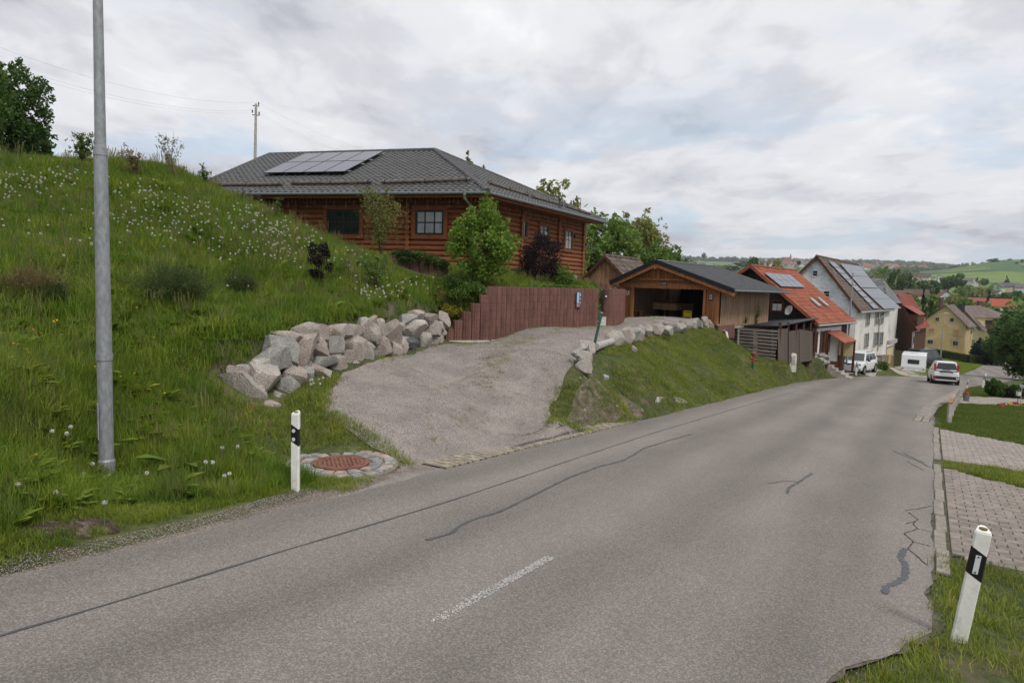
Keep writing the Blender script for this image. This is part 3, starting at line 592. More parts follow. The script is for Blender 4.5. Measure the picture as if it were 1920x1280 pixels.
pb = gp(1605, 703, 52.3); delineator('small white marker post before the parked white SUV', pb, -.5, (0, 0), 'round', h=1.0)
pb = gp(1842, 727, 44.2); delineator('leaning white marker post on the grass beyond the red striped pole', pb, -.6, (0, .13), 'bar', h=.95)

# ------------------------------------------------------------------ street lamps
mat('galvanised', (.27, .285, .30), .55, var=.16, scale=25, fine=.1, bscale=140, metal=.35, bump=.1, spec=.4, stretch=(1, 1, .4)); mat('lamp_grey', (.30, .31, .32), .5, var=.05); mat('lamp_glass', (.55, .56, .57), .2, var=.02)
def lamp(label, base, h, r, detailed=True, arm=0.0, az=0.0, lean=0.0):
    t = thing('street_lamp', label, 'street lamp', base, 'grey steel street lamps', local=True); t.rotation_euler = (0, lean, az)
    b = MB(); b.tube([(0, 0, -.4), (0, 0, .30), (0, 0, .325)], [r*1.14, r*1.14, r*1.0], 20); part('pole_foot', b, MAT['galvanised'], t, smooth=False)
    b = MB(); b.tube([(0, 0, .32), (0, 0, 1.62)], [r*1.0, r*.97], 20); part('pole', b, MAT['galvanised'], t)
    if detailed:
        b = MB(); b.tube([(0, 0, 1.60), (0, 0, 1.63), (0, 0, 4.05), (0, 0, 4.12)], [r*.97, r*1.0, r*.86, r*.74], 20); part('pole', b, MAT['galvanised'], t)
        b = MB(); b.tube([(0, 0, 1.55), (0, 0, 1.635)], [r*1.08, r*1.08], 20); part('collar', b, MAT['galvanised'], t); b = MB(); b.tube([(0, 0, 4.0), (0, 0, 4.09)], [r*.93, r*.88], 20); part('collar', b, MAT['galvanised'], t)
        b = MB(); b.tube([(0, 0, 4.05), (0, 0, h)], [r*.72, r*.5], 20); part('upper_pole', b, MAT['galvanised'], t)
        b = MB(); b.box((.022, -r*.985, .80), (.045, 0, 0), (0, .006, 0), (0, 0, .22)); part('service_door', b, MAT['galvanised'], t)
    else:
        b = MB(); b.tube([(0, 0, 1.6), (0, 0, h)], [r*.95, r*.55], 12); part('upper_pole', b, MAT['galvanised'], t)
    b = MB(); b.tube([(0, 0, h-.05), (0, 0, h+.1), (.12, 0, h+.16)], [r*.5, r*.5, r*.4], 8); b.add([(-.08, -.09, h+.14), (.75, -.15, h+.19), (.75, .15, h+.19), (-.08, .09, h+.14), (-.05, -.05, h+.22), (.7, -.09, h+.25), (.7, .09, h+.25), (-.05, .05, h+.22)], [(0, 1, 2, 3), (4, 5, 6, 7), (0, 1, 5, 4), (1, 2, 6, 5), (2, 3, 7, 6), (3, 0, 4, 7)])
    lh = part('lamp_head', b, MAT['lamp_grey'], t); b = MB(); b.bx(.15, .68, -.08, .08, h+.155, h+.17); part('lamp_glass', b, MAT['lamp_glass'], lh)
    return t
lamp('tall galvanised street lamp pole standing in the grass bank nearest the camera', gp(200, 907, 8.62), 7.6, .086, True, az=-.9)
lamp('grey street lamp beside the parked white SUV', gp(1586, 697, 54), 7.2, .075, False, az=.15)
lamp('grey street lamp in front of the yellow house beyond the clipped hedge', gp(1763, 677, 138), 7.4, .09, False, az=.1)
lamp('grey street lamp at the far end of the clipped hedge by the road', gp(1835, 681, 138), 7.4, .09, False, az=.1)

# ------------------------------------------------------------------ boulders
def rockmat(name, c, c2, lich): 
    m = mat(name, c, .9, col2=c2, scale=2.2, fine=.35, bscale=45, bump=1.0, bdist=.05, rand=.12, lo=.3, hi=.7); patch(name, lich, 5.0, .58, .68); patch(name, (.13, .12, .095), 2.3, .57, .72); return m
rockmat('granite_pink', (.27, .22, .19), (.45, .395, .35), (.5, .47, .41)); rockmat('granite_grey', (.24, .235, .225), (.42, .41, .38), (.5, .48, .43)); rockmat('granite_dark', (.09, .10, .11), (.16, .175, .18), (.2, .2, .19)); rockmat('granite_pale', (.30, .265, .235), (.46, .425, .38), (.5, .48, .42))
import bmesh
def rock_mesh(seed, sub=4, cuts=13, soft=.03):
    r = np.random.default_rng(seed); bm = bmesh.new(); bmesh.ops.create_icosphere(bm, subdivisions=sub, radius=1)
    v = np.array([x.co[:] for x in bm.verts]); v = np.sign(v)*np.abs(v)**.62
    for _ in range(cuts):
        n = norm(r.normal(size=3)); d = r.uniform(.5, .92); k = np.maximum(0, v@n-d); v -= k[:, None]*n
    v /= np.abs(v).max(0); P = r.uniform(0, 9, 3)
    f = np.sin(v[:, 0]*5+P[0])*np.sin(v[:, 1]*6+P[1])*np.sin(v[:, 2]*5.5+P[2])*.5+np.sin(v[:, 0]*13+P[1])*np.sin(v[:, 2]*14+P[0])*np.sin(v[:, 1]*12)*.35+r.normal(0, .16, len(v)); v *= 1+soft*f[:, None]
    for i, x in enumerate(bm.verts): x.co = v[i]
    me = bpy.data.meshes.new('boulder'); bm.to_mesh(me); bm.free(); me.set_sharp_from_angle(angle=math.radians(24)); return me
def rock_at(parent, name, px, py, d, wpx, hpx, tilt, seed, mname, depth=.85, smooth=True):
    c = at(px, py, d); k = d/FPX; me = rock_mesh(seed); addmats(me, MAT[mname])
    if smooth: me.polygons.foreach_set('use_smooth', [True]*len(me.polygons)); 
    sx, sz = wpx*k/2*1.10, hpx*k/2*1.12; sy = (sx+sz)/2*depth
    yaw = math.atan2(-(px-960), FPX)
    o = bpy.data.objects.new(name, me); col.objects.link(o)
    m = Matrix.Translation(Vector(c.tolist())) @ Matrix.Rotation(yaw, 4, 'Z') @ Matrix.Rotation(tilt, 4, 'Y') @ Matrix.Diagonal((sx, sy, sz, 1))
    if parent is not None: o.parent = parent; m = Matrix.Translation(Vector((-wbase(parent)).tolist())) @ m
    o.matrix_basis = m; return o
bw = thing('boulder_wall', 'dry stacked wall of large rough granite boulders holding the grass bank left of the driveway', 'boulder wall', gp(640, 690, 15))
BL = [(310, 805, 330, 170, .62, 'w'), (250, 720, 150, 120, .4, 'p'), (400, 860, 150, 110, .3, 'p'), (420, 680, 170, 120, .2, 'w'), (470, 745, 240, 210, .35, 'w'), (540, 620, 240, 190, .3, 'g'), (610, 560, 240, 200, .2, 'g'), (745, 540, 190, 260, .15, 'p'), (640, 450, 240, 80, .08, 'p'), (478, 985, 210, 110, 0, 'p'), (557, 912, 105, 110, .3, 'w'),
      (632, 832, 150, 140, -.1, 'g'), (680, 740, 150, 150, .1, 'p'), (762, 722, 110, 140, .2, 'g'), (860, 702, 160, 120, .3, 'p'), (990, 670, 160, 120, -.1, 'p'), (900, 618, 170, 95, -.15, 'g'), (872, 532, 160, 145, 0, 'p'), (780, 425, 190, 140, .25, 'w'),
      (880, 400, 110, 115, 0, 'p'), (985, 415, 160, 130, -.2, 'p'), (1100, 398, 155, 105, .05, 'w'), (985, 532, 120, 140, .1, 'g'), (1130, 535, 210, 185, 0, 'p'), (1232, 580, 130, 150, -.3, 'w'), (1118, 652, 120, 60, 0, 'w'), (1212, 345, 115, 85, -.2, 'w'),
      (1272, 320, 70, 60, .1, 'p'), (1212, 447, 100, 120, .5, 'p'), (1288, 437, 95, 150, 0, 'w'), (1326, 392, 75, 125, 0, 'p'), (1420, 392, 160, 170, 0, 'p'), (1350, 542, 140, 150, 0, 'p'), (1440, 540, 90, 130, 0, 'p'), (1490, 522, 90, 110, .2, 'p'), (1548, 505, 110, 95, .1, 'd'),
      (1540, 320, 130, 75, -.25, 'g'), (1597, 295, 100, 95, .3, 'p'), (1562, 400, 195, 135, -.15, 'w'), (1640, 482, 125, 105, -.2, 'w'), (1702, 317, 135, 105, 0, 'p'), (1715, 392, 115, 105, -.1, 'w'), (1737, 457, 110, 95, -.3, 'p'), (1805, 317, 85, 105, 0, 'p'), (350, 700, 160, 70, .1, 'g'), (350, 940, 90, 50, 0, 'g'), (1000, 620, 90, 90, 0, 'p'), (1080, 610, 100, 100, 0, 'p')]
WPX = [380, 420, 500, 560, 620, 700, 770, 840]; WD = [11.6, 11.7, 12.1, 13.1, 14.7, 16.1, 18.5, 21.4]; WB = [770, 775, 775, 735, 705, 680, 663, 645]
MK = dict(p='granite_pink', g='granite_grey', w='granite_pale', d='granite_dark')
for i, (zx, zy, zw, zh, tl, k) in enumerate(BL):
    px, py = 380+zx/4, 520+zy/4; d = np.interp(px, WPX, WD)+max(0, (np.interp(px, WPX, WB)-py))*.0055-.0
    rock_at(bw, 'boulder', px, py, d+.15, zw/4*1.22, zh/4*1.22, tl*.7, 100+i, MK[k])
for i in range(110):                                            # smaller stones wedged in and behind the joints
    px = rng.uniform(440, 832); a = np.interp(px, WPX, WB); top = np.interp(px, [430, 500, 560, 620, 700, 760, 830], [720, 650, 632, 628, 616, 600, 604])
    py = rng.uniform(top+8, a-6); d = np.interp(px, WPX, WD)+(a-py)*.0055+.38; rock_at(bw, 'boulder', px, py, d+.1, rng.uniform(18, 30), rng.uniform(16, 24), 0, 300+i % 12, rng.choice(['granite_pink', 'granite_grey', 'granite_pale']))
rr_t = thing('boulder_row', 'row of rough pale boulders edging the top of the grassy slope right of the driveway', 'boulder row', gp(1150, 645, 23))
RP = [1075, 1112, 1155, 1190, 1230, 1270, 1330]; RD = [16.6, 20, 23, 25, 28, 32.3, 36]
for i, (zx, zy, zw, zh, tl, k) in enumerate([(310, 290, 125, 90, .2, 'w'), (288, 365, 120, 100, 0, 'w'), (298, 445, 115, 100, .1, 'w'), (355, 315, 70, 120, 0, 'w'), (540, 225, 130, 115, .4, 'w'), (632, 200, 85, 115, 0, 'p'), (668, 178, 90, 90, 0, 'g'), (715, 172, 75, 90, .2, 'w'), (765, 165, 75, 85, .1, 'w'),
                                    (840, 157, 85, 55, .3, 'p'), (915, 155, 95, 60, .1, 'w'), (940, 125, 95, 55, 0, 'p'), (1010, 137, 95, 60, 0, 'w'), (1080, 115, 105, 75, 0, 'w'), (1150, 107, 85, 65, .2, 'w'), (1207, 95, 50, 95, -.3, 'w'), (1235, 110, 50, 70, -.5, 'p'), (880, 135, 60, 40, 0, 'g'), (1120, 120, 60, 60, 0, 'g'), (250, 330, 80, 60, 0, 'g')]):
    px, py = 1020+zx/4, 580+zy/4; d = np.interp(px, RP, RD) if i > 3 else 17.2+.9*(700-py)/40; rock_at(rr_t, 'boulder', px, py, d-.15, zw/4*1.15, zh/4*1.2, tl, 400+i, MK[k])
# loose stones
LS = [(1108, 716, 17.6, 16, 16, 'pale boulder lying in the rubble just below the end of the boulder row'), (1134, 707, 18.6, 15, 12, 'half buried grey stone in the slope above the rubble'), (1190, 655, 22.6, 10, 13, 'small upright pale stone under the boulder row'), (1467, 678, 42, 12, 9, 'pinkish stone in the grass left of the concrete marker'),
      (404, 702, 12.3, 13, 18, 'small lichened stone in the tall grass left of the boulder wall'), (62, 302, 26, 46, 12, 'flat grey rock on the hilltop under the dark tree'), (228, 319, 26.5, 32, 14, 'pink granite rock on the hilltop right of the tall lamp pole'), (1018, 527, 33, 16, 24, 'pale boulder behind the palisade wall under the dark purple bush')]
for i, (px, py, d, w_, h_, lb) in enumerate(LS):
    o = rock_at(None, 'boulder', px, py, d, w_, h_, .1*i-.3, 500+i, ['granite_pale', 'granite_grey', 'granite_pale', 'granite_pink', 'granite_grey', 'granite_grey', 'granite_pink', 'granite_pale'][i]); o['label'] = lb; o['category'] = 'boulder'; o['group'] = 'loose boulders'
# concrete half pipe and green stake
mat('concrete', (.34, .32, .29), .9, var=.18, scale=4, fine=.15, bump=.3, bscale=60); mat('green_paint', (.02, .07, .055), .5, var=.1); mat('concrete_white', (.50, .49, .45), .9, var=.15, scale=4, fine=.1, bump=.3)
p, q = at(1117, 650, 20.2), at(1150, 639, 23.0); b = MB(); b.tube([p, q], .115, 16); solo('concrete_pipe', b, MAT['concrete'], 'short grey concrete pipe lying between the boulders at the top of the slope', 'pipe')
p, q = at(1112, 656, 19.9), at(1128, 587, 20.0); t = thing('snow_pole', 'leaning dark green pole with a pale tip at the gap in the boulder row', 'snow pole', p); b = MB(); b.tube([p-(q-p)*.15, q], .042, 10); part('pole', b, MAT['green_paint'], t); b = MB(); b.tube([q, q+(q-p)*.025], .044, 10); part('cap', b, MAT['concrete'], t)

# ------------------------------------------------------------------ palisade retaining wall
def palmat():
    m = mat('palisade', (.148, .072, .058), .85, var=.2, scale=4, fine=.14, bscale=40, bump=.3, rand=.07, stretch=(1, 1, .25)); patch('palisade', (.19, .10, .085), 3.3, .56, .8); return m
palmat()
def palstone(w_, h_, d_=.26, ribs=4):
    b = MB(); n = ribs*2+1; F_ = []
    for i in range(n):
        x = -w_/2+w_*i/(n-1); y = -d_*.95*math.sqrt(max(0, 1-(2*x/w_*.97)**2))*.55+(.022 if i % 2 == 0 else 0); F_.append((x, y))
    P = F_+[(w_/2, .1), (-w_/2, .1)]; c = .004
    m_ = len(P); z = [0, h_-c*2, h_-c]; b.v += [(x, y, 0.0) for x, y in P]+[(x, y, h_-2*c) for x, y in P]+[(x*.97, y*.95, h_-c) for x, y in P]
    for r in range(2):
        for i in range(m_): b.f.append((r*m_+i, r*m_+(i+1) % m_, (r+1)*m_+(i+1) % m_, (r+1)*m_+i)); b.m.append(0)
    b.f.append(tuple(range(2*m_, 3*m_))); b.m.append(0); me = b.mesh('palisade_block'); fixn(me); addmats(me, MAT['palisade']); return me
pw = thing('palisade_wall', 'long retaining wall of ribbed dark red concrete palisades stepping down beside the driveway', 'retaining wall', gp(1000, 630, 25))
A = at(915, 645, 22.05); Bq = at(1116, 613, 30.0); A[2] = Bq[2] = 0; dd_ = norm(Bq-A); Ltot = np.linalg.norm(Bq-A); ncol = 28; wcol = Ltot/ncol; yaw = math.atan2(dd_[1], dd_[0]); bh = .265
me = palstone(wcol*.97, bh-.0025); ms = []
zt0 = at(915, 536, 22.05)[2]; zt1 = at(1116, 541, 30)[2]
for i in range(ncol):
    p = A+dd_*wcol*(i+.5); top = zt0+(zt1-zt0)*(i+.5)/ncol; g0 = float(gz(*(p[:2]+np.array([dd_[1], -dd_[0]])*.3)))-.1; k = 0
    while top-(k+1)*bh > g0-bh: ms.append(TR((p[0], p[1], top-(k+1)*bh), yaw+rng.normal(0, .004))); k += 1
steps = [(905, 551.5), (887, 566), (870, 581), (851, 596.5), (835, 612)]      # stepping down to the left
for i, (px, ty) in enumerate(steps):
    ds_ = norm([.965, .26, 0]); p = A-ds_*wcol*.86*(i+.55); top = zt0-.278*(i+1)
    for k in range(8):
        if top-(k+1)*bh > .2-bh: ms.append(TR((p[0], p[1], top-(k+1)*bh), math.atan2(ds_[1], ds_[0])))
pieces(pw, 'palisade_block', me, ms)
b = MB(); p0, p1 = A+dd_*.25, Bq-dd_*.1; nrm_ = np.array([-dd_[1], dd_[0], 0])
b.add([p0+nrm_*.1+[0, 0, -.3], p1+nrm_*.1+[0, 0, -.3], p1+nrm_*.4+[0, 0, -.3], p0+nrm_*.4+[0, 0, -.3], p0+nrm_*.1+[0, 0, zt0-.12], p1+nrm_*.1+[0, 0, zt1-.12], p1+nrm_*.4+[0, 0, zt1-.12], p0+nrm_*.4+[0, 0, zt0-.12]], [(0, 1, 5, 4), (1, 2, 6, 5), (2, 3, 7, 6), (3, 0, 4, 7), (4, 5, 6, 7)]); part('concrete_core', b, MAT['concrete'], pw)
# concrete footing showing along the foot of the wall
b = MB(); f0, f1 = at(860, 646, 21.0), at(1110, 616, 29.4); 
b.beam([*(A-ds_*1.3+np.array([ds_[1], -ds_[0], 0])*.16)[:2], .46], [*(A+np.array([ds_[1], -ds_[0], 0])*.16)[:2], .48], .12, .2); b.beam([*(A+np.array([dd_[1], -dd_[0], 0])*.16)[:2], .48], [*(A+dd_*2.6+np.array([dd_[1], -dd_[0], 0])*.16)[:2], .52], .12, .2); part('footing', b, MAT['concrete_white'], pw)
# curved end pillar by the garage
pc = thing('palisade_pillar', 'curved dark red palisade wall section between the garden steps and the carport', 'retaining wall', at(1146, 606, 33.4)); ms = []
pts = [at(px, 608, d) for px, d in [(1131, 31.8), (1137, 31.6), (1145, 31.9), (1153, 32.5), (1160, 33.5), (1165.5, 34.8), (1165, 36.2), (1160, 37.2)]]
ztp = at(1146, 541.5, 32)[2]
for i in range(len(pts)-1):
    d = pts[i+1]-pts[i]; c = (pts[i]+pts[i+1])/2; L_ = np.linalg.norm(d[:2]); nseg = max(1, int(L_/.22+.5))
    for s_ in range(nseg):
        q = pts[i]+d*(s_+.5)/nseg
        for k in range(8): ms.append(TR((q[0], q[1], ztp-(k+1)*bh), math.atan2(d[1], d[0])))
pieces(pc, 'palisade_block', me, ms)
b = MB(); b.prism([pts[0]*[1, 1, 0]+[0, .25, .3]]+[p*[1, 1, 0]+[-.1, .15, .3] for p in pts[1:-1]]+[pts[-1]*[1, 1, 0]+[-.3, .2, .3], pts[0]*[1, 1, 0]+[-.3, 3.5, .3]], (0, 0, ztp-.36)); part('concrete_core', b, MAT['concrete'], pc)
# steps in the gap
st = thing('garden_steps', 'pale concrete steps rising through the gap at the right end of the palisade wall', 'steps', at(1124, 608, 31))
for k in range(6):
    p0 = at(1114, 611, 31.0+k*.32); p1 = at(1135, 611, 31.0+k*.32); z = .52+.17*(k+1); b = MB(); c = (p0+p1)/2; c[2] = z-.25; b.box(c, (p1-p0)*[.5, .5, 0], (0.0, .17, 0), (0, 0, .25)); part('step', b, MAT['concrete_white'], st)
# low pieces behind
for nm, lb, a, c, top in (('palisade_wall', 'short dark red palisade wall behind the pillar, in front of the wooden shed', (1098, 536, 36.5), (1142, 536, 37.5), 531), ('palisade_wall', 'small dark red palisade wall piece at the corner of the log house foundation', (1078, 530, 38.5), (1104, 530, 39.0), 520)):
    t = thing(nm, lb, 'retaining wall', at(*a)); p, q = at(*a), at(*c); zt_ = at((a[0]+c[0])/2, top, (a[2]+c[2])/2)[2]; d = q-p; n_ = max(2, int(np.linalg.norm(d[:2])/.33)); ms = []
    for i in range(n_):
        s_ = p+d*(i+.5)/n_
        for k in range(4): ms.append(TR((s_[0], s_[1], zt_-(k+1)*bh), math.atan2(d[1], d[0])))
    pieces(t, 'palisade_block', me, ms)
# round top planter palisades in front of the house with the ivy
pp = thing('planter_wall', 'low red palisade wall with ivy hanging over it in front of the log house', 'retaining wall', at(785, 512, 25)); ms = []
mer = palstone(.40, .42); PLN = [(720, 474, 25.3), (735, 474, 25.2), (752, 474, 25.4), (770, 475, 25.2), (788, 476, 25.0), (806, 480, 24.8), (822, 486, 24.6), (836, 497, 24.4)]
for i in range(len(PLN)-1):
    a, c = at(*PLN[i]), at(*PLN[i+1]); d = c-a; m_ = (a+c)/2
    for k in range(3): ms.append(TR((m_[0], m_[1], m_[2]-.1-.42*(k+1)), math.atan2(d[1], d[0])))
pieces(pp, 'palisade_block', mer, ms)
# poster and little lamp on the wall, solar path light on the pillar
mat('poster_blue', (.03, .06, .20), .5, var=.1); mat('poster_sky', (.35, .50, .62), .5, var=.1); mat('poster_orange', (.5, .2, .08), .5, var=.2); mat('poster_white', (.7, .7, .7), .5); mat('black_metal', (.02, .02, .022), .5, var=.1)
nout = np.array([dd_[1], -dd_[0], 0]); pcn = A+dd_*0; q0 = hit(1085, 562, A+nout*.17, nout); sx_ = dd_; t = thing('poster', 'blue and orange poster on a board fixed to the palisade wall near its right end', 'poster', q0)
b = MB(); b.box(q0, sx_*.22, nout*.01, (0, 0, .31)); part('board', b, MAT['poster_blue'], t)
b = MB(); b.box(q0-sx_*.09+nout*.013+np.array([0, 0, .06]), sx_*.11, nout*.003, (0, 0, .24)); part('picture_sky', b, MAT['poster_sky'], t)
b = MB(); b.box(q0-sx_*.06+nout*.014+np.array([0, 0, -.2]), sx_*.14, nout*.004, (0, 0, .09)); part('picture_warm', b, MAT['poster_orange'], t)
b = MB()
for z, l in ((.2, .06), (.17, .05), (.06, .05), (.02, .04), (-.1, .05), (-.14, .03)): b.box(q0+sx_*.14+nout*.013+np.array([0, 0, z]), sx_*l, nout*.002, (0, 0, .010))
b.prism([q0+sx_*(.14+.03*math.cos(a))+nout*.012+np.array([0, 0, .25+.03*math.sin(a)]) for a in np.linspace(0, 2*PI, 9)[:-1]], nout*.003); o_ = part('print', b, MAT['poster_white'], t); o_['kind'] = 'stuff'
q1 = at(1136, 555, 31.3); b = MB(); b.bx(q1[0]-.06, q1[0]+.06, q1[1]-.03, q1[1]+.05, q1[2]-.09, q1[2]+.09); t = thing('wall_light', 'small black wall light with a white face on the curved palisade pillar', 'wall light', q1); part('housing', b, MAT['black_metal'], t); b = MB(); b.bx(q1[0]-.03, q1[0]+.04, q1[1]-.04, q1[1]-.031, q1[2]-.05, q1[2]+.03); part('face', b, MAT['poster_white'], t)
# ------------------------------------------------------------------ buildings
def tile_mesh(name, w_, l_, m, prof='wave', th=.022, amp=.018):
    """one roof tile: x across, y up the slope, z out of the roof"""
    b = MB(); n = 6; xs = np.linspace(-w_/2, w_/2, n+1)
    zs = {'wave': amp*np.sin(np.linspace(0, 2*PI, n+1))+amp, 'flat': np.array([.010, 0, 0, 0, 0, 0, .014])[:n+1]}[prof]
    for y, dz in ((-l_/2, th), (l_/2, 0)):
        for x, z in zip(xs, zs): b.v.append((x, y, z+dz))
    for x, z in zip(xs, zs): b.v.append((x, -l_/2, z-.012))
    for i in range(n): b.f.append((i, i+1, n+2+i, n+1+i)); b.m.append(0); b.f.append((i+1, i, 2*(n+1)+i, 2*(n+1)+i+1)); b.m.append(0)
    me = b.mesh(name); addmats(me, m); return me
def roof_plane(parent, P0, P1, poly, tile, tw, tl, m, under='roof_deck', off=.03, skip=None, jit=.004, ulabel=None):
    """tiles on the plane through eave P0->P1 (left to right seen from outside) and poly (list of world corners)"""
    P0, P1 = np.array(P0, float), np.array(P1, float); ex = norm(P1-P0); nz = np.zeros(3)
    pl = [np.array(p, float) for p in poly]
    for i in range(len(pl)): nz += np.cross(pl[i]-pl[0], pl[(i+1) % len(pl)]-pl[0])
    nz = norm(nz); nz = nz if nz[2] > 0 else -nz; ey = np.cross(nz, ex); R_ = axes(ex, ey, nz)
    q = [((p-P0)@ex, (p-P0)@ey) for p in pl]; b = MB(); b.prism([p-nz*.06 for p in pl], nz*.045); deck = part(under, b, m, parent)
    x0, x1 = min(a for a, _ in q), max(a for a, _ in q); y0, y1 = min(a for _, a in q), max(a for _, a in q); ms = []; ny = int((y1-y0)/tl+.5); tl2 = (y1-y0)/ny; nx = int((x1-x0)/tw+.5); tw2 = (x1-x0)/nx
    gx, gy = np.meshgrid(np.arange(nx), np.arange(ny)); X = x0+tw2*(gx.ravel()+.5); Y = y0+tl2*(gy.ravel()+.5); ok = inpoly(X, Y, q)
    for x, y, o in zip(X, Y, ok):
        if not o or (skip and skip(x, y)): continue
        ms.append(Matrix.Translation(Vector((P0+ex*x+ey*y+nz*(off*.3+rng.normal(0, jit*.5))).tolist())) @ R_)
    pieces(parent, 'roof_tile', tile, ms, rest_name='roof_tiles')
    return deck, ex, ey, nz
def inset(o, ex, x0, x1, z0, z1, n, d0, d1):          # box on a wall: o origin, ex along, n outward
    b = MB(); e = np.array(ex, float); n = np.array(n, float); b.box(np.array(o)+e*(x0+x1)/2+n*(d0+d1)/2+np.array([0, 0, (z0+z1)/2]), e*(x1-x0)/2, n*(d1-d0)/2, (0, 0, (z1-z0)/2)); return b
def window(parent, o, ex, n, x0, x1, z0, z1, fm='dark_frame', gm='glass_dark', nx=2, nz_=1, fw=.06, trim=None, tw_=.09, sill=None, depth=0.0, mull=.03, label=None, casement=1, curtain=None):
    """window set on a wall: frame, panes behind it, glazing bars; all pieces stand a little proud of each other"""
    o = np.array(o, float); e = np.array(ex, float); n = np.array(n, float); b = MB()
    def bar(a0, a1, c0, c1, d0, d1, bb=None): q = inset(o, e, a0, a1, c0, c1, n, d0, d1); (bb or b).add(q.v, q.f)
    bar(x0, x1, z0, z0+fw, depth, depth+.05); bar(x0, x1, z1-fw, z1, depth, depth+.05); bar(x0, x0+fw, z0+fw, z1-fw, depth, depth+.05); bar(x1-fw, x1, z0+fw, z1-fw, depth, depth+.05)
    for i in range(1, nx): x = x0+(x1-x0)*i/nx; ww = fw*.8 if casement > 1 and i*casement % nx == 0 else mull/2*1.0; bar(x-ww, x+ww, z0+fw, z1-fw, depth, depth+.04)
    for k in range(1, nz_): z = z0+(z1-z0)*k/nz_; bar(x0+fw, x1-fw, z-mull/2, z+mull/2, depth, depth+.038)
    f = part('window', b, MAT[fm], parent, label=label)
    for i in range(nx):
        for k in range(nz_):
            g_ = MB(); a0, a1 = x0+(x1-x0)*i/nx, x0+(x1-x0)*(i+1)/nx; c0, c1 = z0+(z1-z0)*k/nz_, z0+(z1-z0)*(k+1)/nz_; bar(a0+.012, a1-.012, c0+.012, c1-.012, depth+.004, depth+.016, g_); part('pane', g_, MAT[gm], f)
    if trim:
        b2 = MB(); t_ = tw_
        bar(x0-t_, x1+t_, z1, z1+t_, 0, depth+.07, b2); bar(x0-t_, x1+t_, z0-t_, z0, 0, depth+.07, b2); bar(x0-t_, x0, z0, z1, 0, depth+.068, b2); bar(x1, x1+t_, z0, z1, 0, depth+.068, b2); part('window_frame', b2, MAT[trim], f)
    if sill: b3 = MB(); bar(x0-.08, x1+.08, z0-.06, z0-.002, 0, .12, b3); part('sill', b3, MAT[sill], f)
    if curtain:
        b4 = MB(); bar(x0+fw, x1-fw, z0+fw, z0+(z1-z0)*.7, depth+.018, depth+.021, b4); part('curtain', b4, MAT[curtain], f)
    return f
def woodmat(name, c, c2, grain=(1, 1, 9), **k): return mat(name, c, k.pop('rough', .75), col2=c2, scale=k.pop('scale', 2.5), stretch=grain, fine=.2, bscale=12, rand=k.pop('rand', .15), bump=.25, **k)
woodmat('log_wood', (.165, .052, .020), (.28, .098, .037), (1.5, 1.5, 9), rough=.6); woodmat('log_trim', (.19, .056, .022), (.26, .084, .034), (2, 2, 2), rand=.08)
woodmat('board_orange', (.24, .095, .034), (.37, .17, .07), (6, 6, .6)); woodmat('board_pale', (.23, .14, .085), (.38, .26, .17), (6, 6, .6), rand=.2); woodmat('board_old', (.22, .115, .06), (.34, .20, .115), (6, 6, .6), rand=.25)
woodmat('wood_grey', (.16, .135, .115), (.27, .235, .21), (1, 1, 8)); woodmat('board_black', (.016, .014, .012), (.036, .031, .026), (8, 8, .6), rand=.2); woodmat('wood_brown', (.06, .022, .012), (.10, .036, .018), (6, 6, .6)); woodmat('reed', (.065, .05, .04), (.125, .10, .08), (25, 25, .4), scale=4)
mat('tile_dark', (.062, .062, .062), .55, var=.15, scale=3, fine=.1, bscale=30, rand=.12, spec=.4); mat('tile_brown', (.115, .085, .072), .85, var=.3, scale=2, fine=.2, bscale=20, rand=.25); mat('tile_red', (.235, .070, .038), .75, var=.18, scale=1.5, fine=.12, bscale=12, rand=.2)
patch('tile_red', (.17, .065, .045), .9, .55, .75); patch('tile_brown', (.075, .07, .05), 1.2, .5, .7); mat('tile_maroon', (.20, .05, .036), .75, var=.2, scale=1.5, fine=.12, bscale=12, rand=.2); mat('tile_grey', (.155, .16, .165), .75, var=.18, scale=1.5, rand=.2); mat('tile_mix', (.14, .105, .095), .8, var=.25, scale=1, rand=.25)
mat('zinc', (.145, .155, .155), .45, var=.1, scale=8, metal=.4); mat('zinc_bright', (.34, .35, .35), .4, var=.12, scale=10, metal=.5); mat('dark_frame', (.012, .02, .02), .4, var=.1); mat('glass_dark', (.02, .024, .026), .06, var=.3, spec=.6); mat('glass_pale', (.28, .31, .33), .12, var=.2, scale=2, spec=.6)
mat('pv', (.055, .055, .075), .22, var=.08, scale=2, spec=.8); mat('pv_grid', (.12, .13, .155), .3, var=.1, spec=.8); mat('pv_frame', (.17, .18, .20), .4, var=.05); mat('alu', (.45, .46, .47), .4, var=.08, metal=.5); mat('roof_felt', (.115, .118, .122), .7, var=.12, scale=3, fine=.1, bscale=20); mat('fascia_black', (.015, .018, .022), .45)
mat('render_white', (.62, .60, .56), .9, var=.08, scale=.8, fine=.05, bscale=30, bump=.2); patch('render_white', (.33, .31, .28), .45, .52, .75); mat('shingle_white', (.66, .68, .70), .8, var=.1, scale=1.2, rand=.14); mat('render_yellow', (.44, .33, .17), .9, var=.12, scale=.5, fine=.06, bscale=20); patch('render_yellow', (.22, .165, .10), .3, .56, .72)
mat('render_cream', (.52, .43, .25), .9, var=.06, scale=.5); mat('snow_log', (.12, .10, .085), .85, var=.3, scale=6, bump=.4, bscale=30, rand=.1); mat('curtain_white', (.55, .55, .53), .9, var=.1); mat('white_paint', (.66, .66, .64), .6, var=.05); mat('purple_plinth', (.10, .055, .05), .9, var=.2); mat('orange_shutter', (.40, .19, .055), .8, var=.1)

